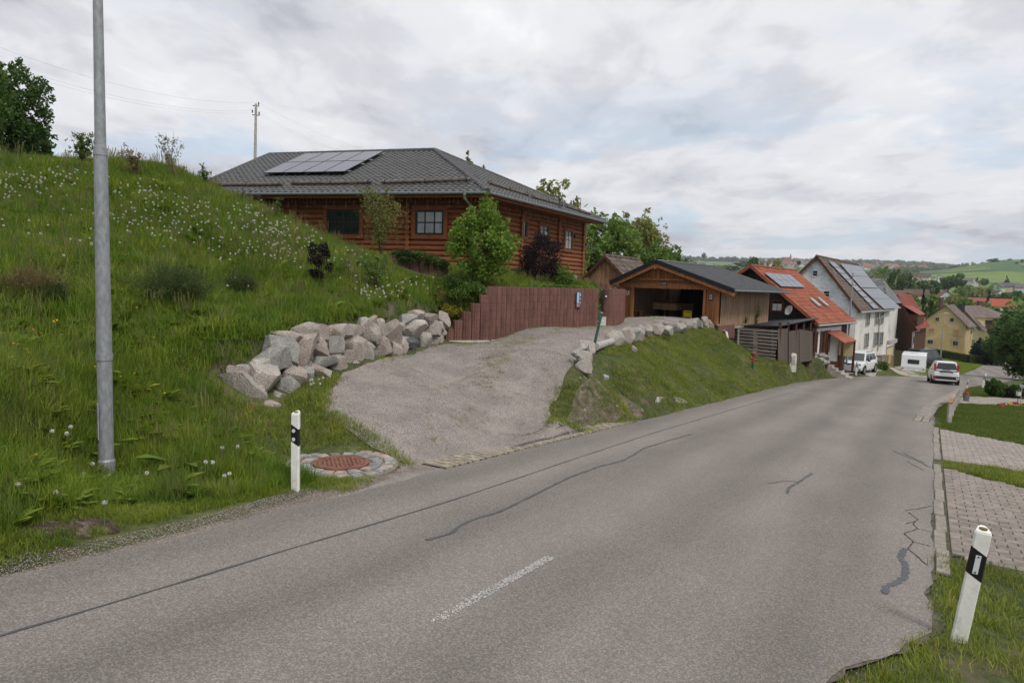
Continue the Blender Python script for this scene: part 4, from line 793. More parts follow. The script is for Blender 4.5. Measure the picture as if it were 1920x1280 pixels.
# ---- log house
zE = at(914, 359, 27)[2]; C_ = at(914, 359, 27); Rr = zpt(1133, 415, zE); eL_ = norm(zpt(457, 362, zE)-C_); Lq = C_+eL_*14.6
eR_ = norm(Rr-C_); nF = np.array([eL_[1], -eL_[0], 0]); nF = nF if nF[1] < 0 else -nF; nR = np.array([eR_[1], -eR_[0], 0]); nR = nR if nR[0] > 0 else -nR
A1 = at(815, 282, 36.3); A2 = at(505, 293, 39.3); A2 = A1+(A2-A1)*[1, 1, 0]; Bk = Lq+(Rr-C_)
lh = thing('log_house', 'reddish brown log house with dark grey hipped tile roof and eight solar panels', 'house', (float(C_[0]), float(C_[1]+1), 3.0))
td = tile_mesh('roof_tile', .30, .37, MAT['tile_dark'], amp=.022)
fr = roof_plane(lh, Lq, C_, [Lq, C_, A1, A2], td, .30, .345, MAT['tile_dark'])
rs = roof_plane(lh, C_, Rr, [C_, Rr, A1], td, .30, .345, MAT['tile_dark'])
b = MB()
for poly in ([Rr, Bk, A2, A1], [Bk, Lq, A2]): b.prism([p-[0, 0, .05] for p in poly], (0, 0, .05))
part('back_roof', b, MAT['tile_dark'], lh)
b = MB(); b.prism([C_-[0, 0, .13], Rr-[0, 0, .13], Bk-[0, 0, .13], Lq-[0, 0, .13]], (0, 0, .03)); part('soffit', b, MAT['log_trim'], lh)
# ridge and hip caps
cap = MB(); cap.tube([(0, 0, 0), (0, .42, .012)], [.115, .095], 10); capm = cap.mesh('ridge_tile'); addmats(capm, MAT['tile_dark']); ms = []
for p, q in ((C_, A1), (A2, A1), (Lq, A2), (Rr, A1)):
    d = q-p; n_ = int(np.linalg.norm(d)/.37); e = norm(d); s_ = norm(np.cross(e, (0, 0, 1))); u_ = np.cross(s_, e)
    for k in range(n_): ms.append(Matrix.Translation(Vector((p+d*k/n_+np.array([0, 0, .03])).tolist())) @ axes(s_, e, u_))
pieces(lh, 'ridge_tile', capm, ms)
# gutter, fascia, downpipe
for p, q, n in ((Lq, C_, nF), (C_, Rr, nR)):
    b = MB(); b.tube([p+n*.08-[0, 0, .06], q+n*.08-[0, 0, .06]], .075, 10); part('gutter', b, MAT['zinc'], lh); b = MB(); b.beam(p-n*.03-[0, 0, .12], q-n*.03-[0, 0, .12], .03, .2); part('fascia', b, MAT['log_trim'], lh)
dp = [at(871, 362, 27.0), at(871, 372, 27.1), at(880, 383, 27.6), at(890, 392, 28.0), at(891, 470, 28.1), at(891, 510, 28.1)]
b = MB(); b.tube(dp, .05, 10); b.tube([dp[0]+[0, 0, .1], dp[0]-[0, 0, .08]], [.10, .06], 10); part('downpipe', b, MAT['zinc_bright'], lh)
# walls: courses of round logs
ov = .85; W0 = C_-nF*ov-nR*ov; W0 = W0*[1, 1, 0]+[0, 0, 3.02]; WLf = W0+eL_*13.0; WRr = W0+eR_*(np.linalg.norm((Rr-C_)[:2])-1.7); hw = zE-.13-3.02
nlog = 13; lp = hw/nlog
def onwall(px, py, o, n): h = hit(px, py, o, n); return h
def wspan(o, e, n, x0p, x1p, y0p, y1p):
    a, c = hit(x0p, y0p, o, n), hit(x1p, y1p, o, n); s0, s1 = (a-o)@e, (c-o)@e; return min(s0, s1), max(s0, s1), min(a[2], c[2]), max(a[2], c[2])
wf = [wspan(W0, eL_, nF, 615, 676, 393, 440), wspan(W0, eL_, nF, 781, 833, 394, 441)]
wr = [wspan(W0, eR_, nR, 977, 984, 413, 445), wspan(W0, eR_, nR, 1010, 1024, 421, 462), wspan(W0, eR_, nR, 1057.5, 1069, 431, 469)]
def logs(o, e, n, Lw, wins):
    for k in range(nlog):
        z = 3.02+lp*(k+.5); seg = [(-.25, Lw+.2)]
        for s0, s1, z0, z1 in wins:
            if z1+.05 > z and z0-.05 < z:
                ns = []
                for a, c in seg:
                    if s1 < a or s0 > c: ns.append((a, c)); continue
                    if s0-.1 > a: ns.append((a, s0-.1))
                    if s1+.1 < c: ns.append((s1+.1, c))
                seg = ns
        for a, c in seg:
            b = MB(); r = lp*.54; b.tube([o*[1, 1, 0]+e*a+[0, 0, z]-n*.05, o*[1, 1, 0]+e*c+[0, 0, z]-n*.05], r, 10); part('log', b, MAT['log_wood'], lh, smooth=False)
    b = MB(); q0, q1 = o*[1, 1, 0]-n*.14, (o+e*Lw)*[1, 1, 0]-n*.14; b.box((q0+q1)/2+[0, 0, 3.02+hw/2], e*Lw/2, n*.05, (0, 0, hw/2)); part('wall', b, MAT['log_wood'], lh)
logs(W0, eL_, nF, 13.0, wf); logs(W0, eR_, nR, np.linalg.norm((WRr-W0)[:2]), wr)
# cross wall log ends
endm = MB(); endm.tube([(0, .12, 0), (0, -.16, 0)], lp*.53, 10); em = endm.mesh('log_end'); addmats(em, MAT['log_wood']); ms = []
for px, o, e, n in ((557, W0, eL_, nF), (766, W0, eL_, nF), (975, W0, eR_, nR), (1045, W0, eR_, nR), (1092, W0, eR_, nR)):
    h = hit(px, 430, o, n); s = (h-o)@e
    for k in range(nlog): p = o*[1, 1, 0]+e*s+[0, 0, 3.02+lp*(k+.5)]; ms.append(Matrix.Translation(Vector(p.tolist())) @ axes(e, -n, (0, 0, 1)))
pieces(lh, 'log_end', em, ms)
for i, (s0, s1, z0, z1) in enumerate(wf):
    window(lh, W0*[1, 1, 0]+nF*.05, eL_, nF, s0, s1, z0, z1, gm='glass_dark' if i == 0 else 'glass_pale', nx=4 if i == 0 else 3, nz_=2, fw=.085, trim='log_trim', tw_=.17, mull=.05, casement=2 if i == 0 else 1)
for i, (s0, s1, z0, z1) in enumerate(wr): window(lh, W0*[1, 1, 0]+nR*.05, eR_, nR, s0, s1, z0, z1, nx=1 if i == 0 else 2, nz_=2 if i else 1, fw=.07, trim='log_trim', tw_=.12, gm='glass_dark', curtain='curtain_white' if i else None)
b = MB(); cen = (W0+WLf+(Rr-C_)*.5)/2
for o, e, n, Lw in ((W0, eL_, nF, 13.0), (W0, eR_, nR, np.linalg.norm((WRr-W0)[:2]))): q0, q1 = (o-e*.0)*[1, 1, 0]-n*.12, (o+e*Lw)*[1, 1, 0]-n*.12; b.box((q0+q1)/2+[0, 0, 2.2], e*Lw/2, n*.1, (0, 0, .8))
part('foundation', b, MAT['concrete_white'], lh)
b = MB(); bl = WLf; br = WRr; bb_ = WLf+(WRr-W0)
for p, q in ((bl, bb_), (bb_, br)): d = q-p; n = norm([-d[1], d[0], 0]); b.box((p+q)/2*[1, 1, 0]+[0, 0, 3.02+hw/2-.4], d/2*[1, 1, 0], n*.1, (0, 0, hw/2+.4))
part('back_wall', b, MAT['log_wood'], lh)
# snow guard logs with brackets
for o, e, n, spans in ((Lq, None, fr[3], [((398, 346), (530, 345)), ((547, 343), (697, 341)), ((716, 341), (882, 336))]), (C_, None, rs[3], [((916, 342), (990, 365)), ((997, 368), (1054, 384)), ((1060, 386), (1106, 401))])):
    for a, c in spans:
        p, q = hit(*a, o+n*.12, n), hit(*c, o+n*.12, n); b = MB(); m_ = (p+q)/2+np.array([0, 0, -.012]); b.tube([p, p+(m_-p)*.6, m_, q], [.085, .08, .082, .078], 10); sg = part('snow_log', b, MAT['snow_log'], lh)
        b = MB()
        for t in (.04, .5, .96): c_ = p+(q-p)*t; e_ = norm(q-p); b.tube([c_-e_*.015, c_+e_*.015], .10, 10); b.box(c_-n*.08, e_*.015, n*.08, np.cross(e_, n)*.03)
        part('bracket', b, MAT['black_metal'], sg)
# solar array: 4 x 2
n = fr[3]; po = Lq+n*.17; cs = [hit(491.6, 325.5, po, n), hit(646, 323, po, n), hit(721, 284, po, n), hit(573, 288.6, po, n)]
for i in range(4):
    for k in range(2):
        f = lambda s, t: cs[0]*(1-s)*(1-t)+cs[1]*s*(1-t)+cs[2]*s*t+cs[3]*(1-s)*t
        s0, s1, t0, t1 = i/4+.004, (i+1)/4-.004, k/2+.006, (k+1)/2-.006; q = [f(s0, t0), f(s1, t0), f(s1, t1), f(s0, t1)]; b = MB(); b.prism(q, n*.035); o = part('solar_panel', b, MAT['black_metal'], lh)
        c = sum(q)/4; b = MB(); b.prism([c+(x-c)*.97+n*.036 for x in q], n*.003); part('cell_sheet', b, MAT['pv'], o)
for t in (.08, .4, .6, .92): b = MB(); b.beam(f(-.01, t)-n*.03, f(1.03, t)-n*.03, .04, .04); part('rail', b, MAT['alu'], lh)
# fairy lights hanging from the eaves
b = MB()
for o, e, n, L_ in ((C_, eL_, nF, 12), (C_, eR_, nR, 11)):
    for k in range(int(L_/.19)):
        p = o+e*(.3+k*.19)-n*.55-[0, 0, .14]; dpt = [.12, .3, .2, .42, .16][k % 5]; b.beam(p, p-[0, 0, dpt], .004, .004)
        for z in np.arange(.08, dpt, .1): c = p-[0, 0, z]; b.bx(c[0]-.009, c[0]+.009, c[1]-.009, c[1]+.009, c[2]-.012, c[2]+.012)
o = part('fairy_lights', b, MAT['poster_white'], lh); o['kind'] = 'stuff'
q = hit(1078, 443, W0+nR*.1, nR); b = MB(); b.box(q, eR_*.05, nR*.05, (0, 0, .1)); part('wall_lamp', b, MAT['black_metal'], lh)
q = at(1050, 375, 31); b = MB(); b.tube([q-[0, 0, .35], q+[0, 0, .02], q+[0, 0, .03], q+[0, 0, .09]], [.06, .06, .10, .09], 10); part('vent_pipe', b, MAT['tile_dark'], lh)

# ---- generic gable house
def gable(t, apex, ez, length, wl, wr_, zr, zl, zrr, ov=.35, ovg=.35, zb=0, wallm='render_white', gablem=None, tm=None, tw=.3, tl=.34, under=None, tiles=(True, True), eaves_wall=None):
    """apex: front ridge point (x,y); ez: unit ridge direction away from the viewer; half widths to the wall; returns frame"""
    ez = norm([ez[0], ez[1], 0]); ex = np.array([ez[1], -ez[0], 0]); a = np.array([apex[0], apex[1], 0.0])
    sl_, sr_ = (zr-zl)/(wl+ov), (zr-zrr)/(wr_+ov)
    A0, A1_ = a-ez*ovg+[0, 0, zr], a+ez*(length+ovg)+[0, 0, zr]; R0, R1 = A0+ex*(wr_+ov)*1.0, A1_+ex*(wr_+ov); R0[2] = R1[2] = zrr; L0, L1 = A0-ex*(wl+ov), A1_-ex*(wl+ov); L0[2] = L1[2] = zl
    zwr, zwl = zr-sr_*wr_-.06, zr-sl_*wl-.06
    b = MB(); P = [a-ex*wl+[0, 0, zb], a+ex*wr_+[0, 0, zb], a+ex*wr_+[0, 0, zwr], a+[0, 0, zr-.08], a-ex*wl+[0, 0, zwl]]; b.prism(P, ez*length); w_ = part('wall', b, MAT[wallm], t)
    um = under or tm
    if tm:
        me = tile_mesh('roof_tile', tw, tl+.02, MAT[tm], amp=.02) if tiles[0] or tiles[1] else None
        if tiles[1]: roof_plane(t, R0, R1, [R0, R1, A1_, A0], me, tw, tl, MAT[um])
        else: b = MB(); b.prism([R0, R1, A1_, A0], (0, 0, -.08)); part('roof', b, MAT[um], t)
        if tiles[0]: roof_plane(t, L1, L0, [L1, L0, A0, A1_], me, tw, tl, MAT[um])
        else: b = MB(); b.prism([L1, L0, A0, A1_], (0, 0, -.08)); part('roof', b, MAT[um], t)
    return dict(a=a, ex=ex, ez=ez, R0=R0, R1=R1, L0=L0, L1=L1, A0=A0, A1=A1_, zwr=zwr, zwl=zwl, wl=wl, wr=wr_, len=length, wall=w_)
def ridgecaps(t, p, q, m, s=.4, r=.12):
    c = MB(); c.tube([(0, 0, 0), (0, s+.04, .012)], [r, r*.85], 8); cm = c.mesh('ridge_tile'); addmats(cm, MAT[m]); d = q-p; n_ = max(1, int(np.linalg.norm(d)/s)); e = norm(d); s_ = norm(np.cross(e, (0, 0, 1))); u_ = np.cross(s_, e)
    pieces(t, 'ridge_tile', cm, [Matrix.Translation(Vector((p+d*k/n_+np.array([0, 0, .02])).tolist())) @ axes(s_, e, u_) for k in range(n_)])
def boards(t, name, p, q, z0, z1, w_, gap, m, n, th=.02, ztop=None, jit=.0):
    """upright boards between plan points p and q"""
    p, q = np.array(p, float)[:2], np.array(q, float)[:2]; d = q-p; L_ = np.linalg.norm(d); e = d/L_; k = max(1, int(L_/(w_+gap))); s = L_/k; n = np.array(n)
    for i in range(k):
        c = p+e*s*(i+.5); zt = ztop((i+.5)/k) if ztop else z1; b = MB(); b.box([c[0]+n[0]*(th/2), c[1]+n[1]*(th/2), (z0+zt)/2], [e[0]*(s-gap)/2, e[1]*(s-gap)/2, 0], np.array([n[0], n[1], 0])*th/2, (0, 0, (zt-z0)/2)); part(name, b, MAT[m], t)

# ---- carport
PL, PR = at(1166, 597, 40.0), at(1347, 608, 36.2); cx_ = norm((PR-PL)*[1, 1, 0]); cz_ = np.array([-cx_[1], cx_[0], 0]); zf = .60; Wc = np.linalg.norm((PR-PL)[:2])
cp = thing('carport', 'open timber carport with shallow dark roof and two upright boarded side panels', 'carport', (PL+PR)/2*[1, 1, 0]+[0, 0, zf])
zap = hit(1229, 488, PL-cz_*.6, cz_); zlf = hit(1144, 528, PL-cz_*.6, cz_); zrt = hit(1377, 543, PL-cz_*.6, cz_); LEN = 7.2
def quadroof(a, b_, e, th, m, name):
    m_ = MB(); m_.prism([a, b_, b_+e, a+e], (0, 0, -th)); return part(name, m_, MAT[m], cp)
E_ = cz_*(LEN+.9); quadroof(zlf, zap, E_, .07, 'roof_felt', 'roof_sheet'); 
# corrugated right slope
ey_ = norm(zap-zrt); nn2 = norm(np.cross(cz_, ey_)); nn2 = nn2 if nn2[2] > 0 else -nn2; nc = 46; Ls = np.linalg.norm(zap-zrt)
quadroof(zrt, zap, E_, .05, 'roof_felt', 'roof_sheet')
b = MB()
for i in range(nc): p = zrt+cz_*(i+.5)*(LEN+.9)/nc; b.beam(p+nn2*.01, p+ey_*Ls+nn2*.01, .05, .03, up=nn2)
o = part('corrugations', b, MAT['roof_felt'], cp); o['kind'] = 'stuff'
b = MB(); b.beam(zap+nn2*.03, zap+E_+nn2*.03, .22, .03); part('ridge_flashing', b, MAT['alu'], cp)
for a, c in ((zlf, zap), (zap, zrt)): 
    b = MB(); b.beam(a-cz_*.03-[0, 0, .05], c-cz_*.03-[0, 0, .05], .03, .22, up=np.cross(norm(c-a), cz_)); part('fascia', b, MAT['fascia_black'], cp)
    b = MB(); b.beam(a+cz_*.06-[0, 0, .26], c+cz_*.06-[0, 0, .26], .1, .18, up=np.cross(norm(c-a), cz_)); part('rafter', b, MAT['board_orange'], cp)
zb_ = 2.42                                                     # underside of the front beam
b = MB(); b.box((PL+PR)/2*[1, 1, 0]+[0, 0, zb_+.13]-cz_*.14, cx_*(Wc/2+.15), cz_*.06, (0, 0, .13)); part('beam', b, MAT['board_orange'], cp)
pr_ = at(1187, 597, 39.6); wlp = (pr_-PL)@cx_; boards(cp, 'board', PL, PL+cx_*wlp, zf, zb_, .17, .008, 'board_orange', -cz_, .025)
ql_ = hit(1321, 600, PL, cz_); wrp = Wc-(ql_-PL)@cx_; boards(cp, 'board', PR-cx_*wrp, PR, zf-.05, zb_, .17, .008, 'board_orange', -cz_, .025)
# gable boards
apx = (zap-PL)@cx_; sL = (zap[2]-zlf[2])/((zap-zlf)@cx_); sR = (zap[2]-zrt[2])/((zrt-zap)@cx_)
boards(cp, 'board', PL+cx_*.15, PR-cx_*.15, zb_+.2, 0, .14, .006, 'board_orange', -cz_, .02, ztop=lambda t: max(zb_+.24, zap[2]-.25-(abs(apx-Wc*t)*(sL if Wc*t < apx else sR))))
b = MB(); c = PL+cx_*apx; b.beam(c*[1, 1, 0]+[0, 0, zap[2]-.35]-cz_*.12, c*[1, 1, 0]+[0, 0, zb_+.45]-cz_*.12, .12, .12, up=cz_); b.box(c*[1, 1, 0]+[0, 0, zb_+.5]-cz_*.12, cx_*1.6, cz_*.05, (0, 0, .05)); b.box(c*[1, 1, 0]+[0, 0, zap[2]-.38]-cz_*.3, cx_*.08, cz_*.3, (0, 0, .09)); part('tie_beam', b, MAT['board_orange'], cp)
# right side slatted wall, back wall, left wall, floor, posts
SR0 = PR; SR1 = PR+cz_*LEN; boards(cp, 'slat', SR0+cz_*.15, SR1, zf-.1, 2.45, .09, .035, 'board_pale', cx_, .025)
b = MB(); b.box((SR0+SR1)/2*[1, 1, 0]+[0, 0, 1.5]-cx_*.08, cz_*LEN/2, cx_*.04, (0, 0, .9)); part('side_wall', b, MAT['board_black'], cp)
BL_ = PL+cz_*LEN; BR_ = PR+cz_*LEN; dg0, dg1 = .40, .53
for s0, s1 in ((0, .44), (.545, 1)):
    p, q = BL_+(BR_-BL_)*s0, BL_+(BR_-BL_)*s1; b = MB(); b.box((p+q)/2*[1, 1, 0]+[0, 0, 1.55], (q-p)/2*[1, 1, 0], cz_*.05, (0, 0, 1.0)); part('back_wall', b, MAT['board_black'], cp)
b = MB(); b.box((PL+BL_)/2*[1, 1, 0]+[0, 0, 1.55]+cx_*.05, cz_*LEN/2, cx_*.05, (0, 0, .95)); part('side_wall', b, MAT['board_old'], cp)
b = MB(); b.prism([PL*[1, 1, 0]-cz_*.1+[0, 0, zf-.25], PR*[1, 1, 0]-cz_*.1+[0, 0, zf-.25], BR_*[1, 1, 0]+[0, 0, zf-.25], BL_*[1, 1, 0]+[0, 0, zf-.25]], (0, 0, .27)); part('floor', b, MAT['concrete'], cp)
b = MB()
for p in (PL+cx_*.08, PL+cx_*wlp, PR-cx_*wrp, PR-cx_*.08): b.box(p*[1, 1, 0]+[0, 0, (zf+zb_)/2]-cz_*.1, cx_*.07, cz_*.07, (0, 0, (zb_-zf)/2))
part('post', b, MAT['board_orange'], cp)
b = MB(); c = PR*[1, 1, 0]; b.box(c+[0, 0, zf-.4]-cx_*.2+cz_*1.0, cx_*.25, cz_*1.1, (0, 0, .36)); part('footing', b, MAT['palisade'], cp)
# rafter ends and gutter along the right eave
b = MB()
for k in range(11): p = zrt+cz_*(.3+k*.72)+ey_*.05-[0, 0, .12]; b.beam(p, p+ey_*1.2, .05, .1)
o = part('rafter_ends', b, MAT['board_pale'], cp)
b = MB(); b.tube([zlf-cx_*.02-[0, 0, .1], zlf-cx_*.02-[0, 0, .1]+E_], .05, 8); b.tube([at(1152, 532, 39.4), at(1154, 536, 39.5), at(1161, 541, 39.8)], .035, 8); part('gutter', b, MAT['zinc'], cp)
b = MB(); b.tube([zrt+cx_*.03-[0, 0, .06], zrt+cx_*.03-[0, 0, .06]+E_], .05, 8); part('gutter', b, MAT['zinc'], cp)
# signs
def plate(name, lb, px, py, o, n, ex, w_, h_, m, marks, cat='sign', parts_name='print'):
    n = np.array(n); q = hit(px, py, o+n*.05, n); t = thing(name, lb, cat, q); b = MB(); b.box(q, ex*w_/2, n*.012, (0, 0, h_/2)); part('plate', b, MAT[m], t); b = MB()
    for x, z, w2, h2 in marks: b.box(q+ex*x+n*.015+np.array([0, 0, z]), ex*w2/2, n*.003, (0, 0, h2/2))
    o_ = part(parts_name, b, MAT['poster_white'] if m != 'poster_white' else MAT['black_metal'], t); o_['kind'] = 'stuff'; return t
plate('notice_sign', 'small dark notice with pale lettering on the right boarded panel of the carport', 1333, 557, PR, -cz_, cx_, .24, .36, 'black_metal', [(0, z, .16, .025) for z in (.13, .08, .03, -.02)]+[(0, -.09, .18, .05)])
plate('house_sign', 'small grey plaque with a bell shape on the left boarded panel of the carport', 1177, 549, PL, -cz_, cx_, .2, .22, 'poster_white', [(0, .02, .08, .08), (0, -.04, .12, .02)])
q = hit(1245.5, 532, PL-cz_*.22, cz_); t = thing('name_plaque', 'little blue and white shaped name plaque at the middle of the carport beam', 'plaque', q); b = MB()
b.prism([q+cx_*x+np.array([0, 0, z]) for x, z in ((-.2, .03), (-.12, .06), (.12, .06), (.2, .03), (.17, 0), (.2, -.04), (0, -.06), (-.2, -.04), (-.17, 0))], -cz_*.015); part('plate', b, MAT['poster_blue'], t)
b = MB(); [b.box(q+cx_*x-cz_*.018+np.array([0, 0, .01]), cx_*.012, cz_*.003, (0, 0, .018)) for x in (-.09, -.055, -.02, .02, .055, .09)]; part('lettering', b, MAT['poster_white'], t)
# things inside
mat('crate_yellow', (.50, .38, .02), .6, var=.1); mat('box_white', (.5, .5, .48), .7, var=.1); mat('plywood', (.24, .16, .09), .8, var=.15)
q0 = at(1288, 600, 38.0); 
for k in range(2):
    z = zf+.03+k*.31; t = thing('crate', 'yellow plastic crate '+('at the bottom' if k == 0 else 'on top')+' of the stack inside the carport', 'crate', (q0[0], q0[1], z)); b = MB()
    b.bx(q0[0]-.2, q0[0]+.2, q0[1]-.15, q0[1]+.15, z, z+.03); 
    for a in (-1, 1): b.bx(q0[0]-.2, q0[0]+.2, q0[1]+a*.15-.01, q0[1]+a*.15+.01, z, z+.2); b.bx(q0[0]+a*.2-.01, q0[0]+a*.2+.01, q0[1]-.15, q0[1]+.15, z, z+.2); b.bx(q0[0]-.21, q0[0]+.21, q0[1]+a*.15-.014, q0[1]+a*.15+.014, z+.25, z+.30); b.bx(q0[0]+a*.2-.014, q0[0]+a*.2+.014, q0[1]-.15, q0[1]+.15, z+.25, z+.30)
    for a in (-1, 1):
        for c in (-1, 1): b.bx(q0[0]+a*.19-.02, q0[0]+a*.19+.02, q0[1]+c*.145-.02, q0[1]+c*.145+.02, z, z+.3)
    part('shell', b, MAT['crate_yellow'], t)
q = at(1262, 597, 41); q[2] = zf; t = thing('car_trailer', 'small flat trailer with pale side boards parked inside the carport', 'trailer', q); b = MB()
b.box(q+[0, 0, .62], cx_*.75, cz_*1.1, (0, 0, .03)); part('bed', b, MAT['wood_grey'], t)
for s_ in (-1, 1): b = MB(); b.box(q+[0, 0, .8]+cx_*.75*s_, cx_*.02, cz_*1.1, (0, 0, .17)); part('side_board', b, MAT['board_old'], t); b = MB(); b.tube([q+[0, 0, .32]+cx_*(.85*s_-.09), q+[0, 0, .32]+cx_*(.85*s_+.09)], .3, 16); part('wheel', b, MAT['black_metal'], t)
b = MB(); b.box(q+[0, 0, .8]-cz_*1.1, cx_*.75, cz_*.02, (0, 0, .17)); part('tailboard', b, MAT['board_old'], t)
q = hit(1240, 560, PL+cz_*4.5, cz_); q[2] = zf; t = thing('shelf', 'dark open shelf with boxes standing at the back of the carport', 'shelf', q); b = MB()
for x in (-.45, .45): b.box(q+cx_*x+[0, 0, .9], cx_*.02, cz_*.2, (0, 0, .9))
part('upright', b, MAT['wood_brown'], t)
for z in (.1, .7, 1.3, 1.75): b = MB(); b.box(q+[0, 0, z], cx_*.45, cz_*.2, (0, 0, .015)); part('shelf_board', b, MAT['plywood'], t)
for i, (x, z, w_, h_, m) in enumerate(((-.25, .72, .12, .2, 'box_white'), (.15, .72, .1, .14, 'plywood'), (-.2, 1.32, .15, .12, 'plywood'), (.2, .12, .13, .15, 'box_white'))):
    c = q+cx_*x+np.array([0, 0, z]); b = MB(); b.box(c+[0, 0, h_], cx_*w_, cz_*.12, (0, 0, h_-.001)); solo('box', b, MAT[m], ['white box on the middle shelf at the back of the carport', 'brown box on the middle shelf right of the white box', 'brown box on the upper shelf at the back of the carport', 'white box on the bottom shelf at the back of the carport'][i], 'box')
q = hit(1203, 560, PL+cz_*3, cz_); q[2] = zf; b = MB(); b.box(q+[0, 0, .95], cx_*.16, cz_*.02, (0, 0, .95)); solo('board_panel', b, MAT['concrete_white'], 'pale upright panel leaning at the left inside the carport', 'panel')
q = hit(1197, 560, PL+cz_*1.5, cz_); q[2] = zf; b = MB()
for x in (-.25, .25): b.box(q+cx_*x+[0, 0, .22], cx_*.03, cz_*.18, (0, 0, .22))
b.box(q+[0, 0, .46], cx_*.32, cz_*.2, (0, 0, .02)); solo('bench', b, MAT['board_old'], 'small wooden bench inside the carport by the left panel', 'bench')
for i, (px, py, d, h) in enumerate(((1317, 603, 37.2, .95), (1200, 600, 39.2, .5))): pass

# ---- wooden shed behind
sa = at(1137, 480, 43.5); sdir = norm((at(1196, 486, 47.5)-at(1140, 480, 43.5))*[1, 1, 0])
sh = thing('garden_shed', 'old unpainted board shed with brown tiled gable roof behind the carport', 'shed', sa*[1, 1, 0]+[0, 0, 1.0])
sx2 = np.array([sdir[1], -sdir[0], 0]); zl_ = 2.55; Sg = gable(sh, sa[:2], sdir, 5.0, 1.75, 1.75, sa[2], zl_, zl_, ov=.22, ovg=.25, zb=.6, wallm='board_old', tm='tile_brown', tw=.38, tl=.42)
ridgecaps(sh, Sg['A0'], Sg['A1'], 'tile_brown')
boards(sh, 'board', Sg['a']-sx2*1.75, Sg['a']+sx2*1.75, .6, 0, .14, .008, 'board_old', -sdir, .03, ztop=lambda t: sa[2]-.1-abs(t-.5)*2*(sa[2]-zl_)*.88)
b = MB()
for s_ in (-1, 1): b.beam(Sg['A0']-[0, 0, .08]-sdir*.02, (Sg['L0'] if s_ < 0 else Sg['R0'])-[0, 0, .08]-sdir*.02, .03, .14, up=(0, 0, 1))
part('fascia', b, MAT['wood_brown'], sh)
b = MB(); c = Sg['a']-sdir*.05; b.box(c+[0, 0, 1.95]+sx2*.15, sx2*.35, sdir*.015, (0, 0, .6)); hd = part('hatch', b, MAT['board_pale'], sh); b = MB(); b.box(c+[0, 0, 1.95]-sx2*.22-sdir*.03, sx2*.025, sdir*.01, (0, 0, .6)); b.box(c+[0, 0, 1.6]-sdir*.03, sx2*.3, sdir*.01, (0, 0, .02)); b.box(c+[0, 0, 2.4]-sdir*.03, sx2*.3, sdir*.01, (0, 0, .02)); part('hinge', b, MAT['black_metal'], hd)

# ---- black boarded house with red tiled roof
bz = norm([.637, .77, 0]); bxv = np.array([bz[1], -bz[0], 0]); ba = at(1407, 498.6, 46)
bh_ = thing('timber_house', 'black boarded house with red tiled roof, solar panels and a gable satellite dish', 'house', ba*[1, 1, 0]+[0, 0, -2.2])
B_ = gable(bh_, (ba[:2]+bz[:2]*.5), bz, 8.6, 3.6, 4.1, ba[2], 1.4, .44, ov=.45, ovg=.5, zb=-3.2, wallm='board_black', tm='tile_red', tw=.33, tl=.36)
ridgecaps(bh_, B_['A0'], B_['A1'], 'tile_red')
for s_, e_ in ((B_['L0'], 'L'), (B_['R0'], 'R')): b = MB(); b.beam(B_['A0']-bz*.02+[0, 0, .0], s_-bz*.02, .04, .2, up=(0, 0, 1)); part('verge_tiles', b, MAT['tile_red'], bh_)
boards(bh_, 'board', B_['a']-bxv*3.6, B_['a']+bxv*4.1, -1.6, 0, .16, .006, 'board_black', -bz, .02, ztop=lambda t: (ba[2]-.12-max(0, (3.6-7.7*t))*(ba[2]-1.4)/4.05-max(0, 7.7*t-3.6)*(ba[2]-.44)/4.55))
# white lower side wall and shutters on the right
b = MB(); p = B_['a']+bxv*4.12; b.box(p+bz*3.4+[0, 0, -1.75], bz*3.3, bxv*.06, (0, 0, 1.9)); part('side_wall', b, MAT['white_paint'], bh_)
ow = B_['a']*[1, 1, 0]+bxv*4.18
for px in (1526, 1541, 1550): q = hit(px, 640, ow, bxv); s = (q-ow)@bz; window(bh_, ow, bz, bxv, s-.25, s+.25, -1.5, -.1, fm='wood_brown', gm='glass_dark', nx=1, nz_=2); 
for px in (1523.5, 1530, 1538, 1544, 1548, 1553):
    q = hit(px, 640, ow, bxv); s = (q-ow)@bz; b = inset(ow, bz, s-.14, s+.14, -1.55, -.05, bxv, .055, .085); part('shutter', b, MAT['wood_brown'], bh_)
b = MB(); b.tube([B_['R0']-[0, 0, .07]+bxv*.05, B_['R1']-[0, 0, .07]+bxv*.05], .07, 8); part('gutter', b, MAT['zinc_bright'], bh_)
# gable window
og = B_['a']*[1, 1, 0]; q0, q1 = hit(1448, 563, og, bz), hit(1467, 584, og, bz); s0, s1 = (q0-og)@bxv, (q1-og)@bxv
window(bh_, og-bz*.02, bxv, -bz, s0, s1, q1[2], q0[2], fm='wood_brown', gm='glass_dark', nx=2, nz_=1, trim='wood_brown', tw_=.06, curtain='curtain_white')
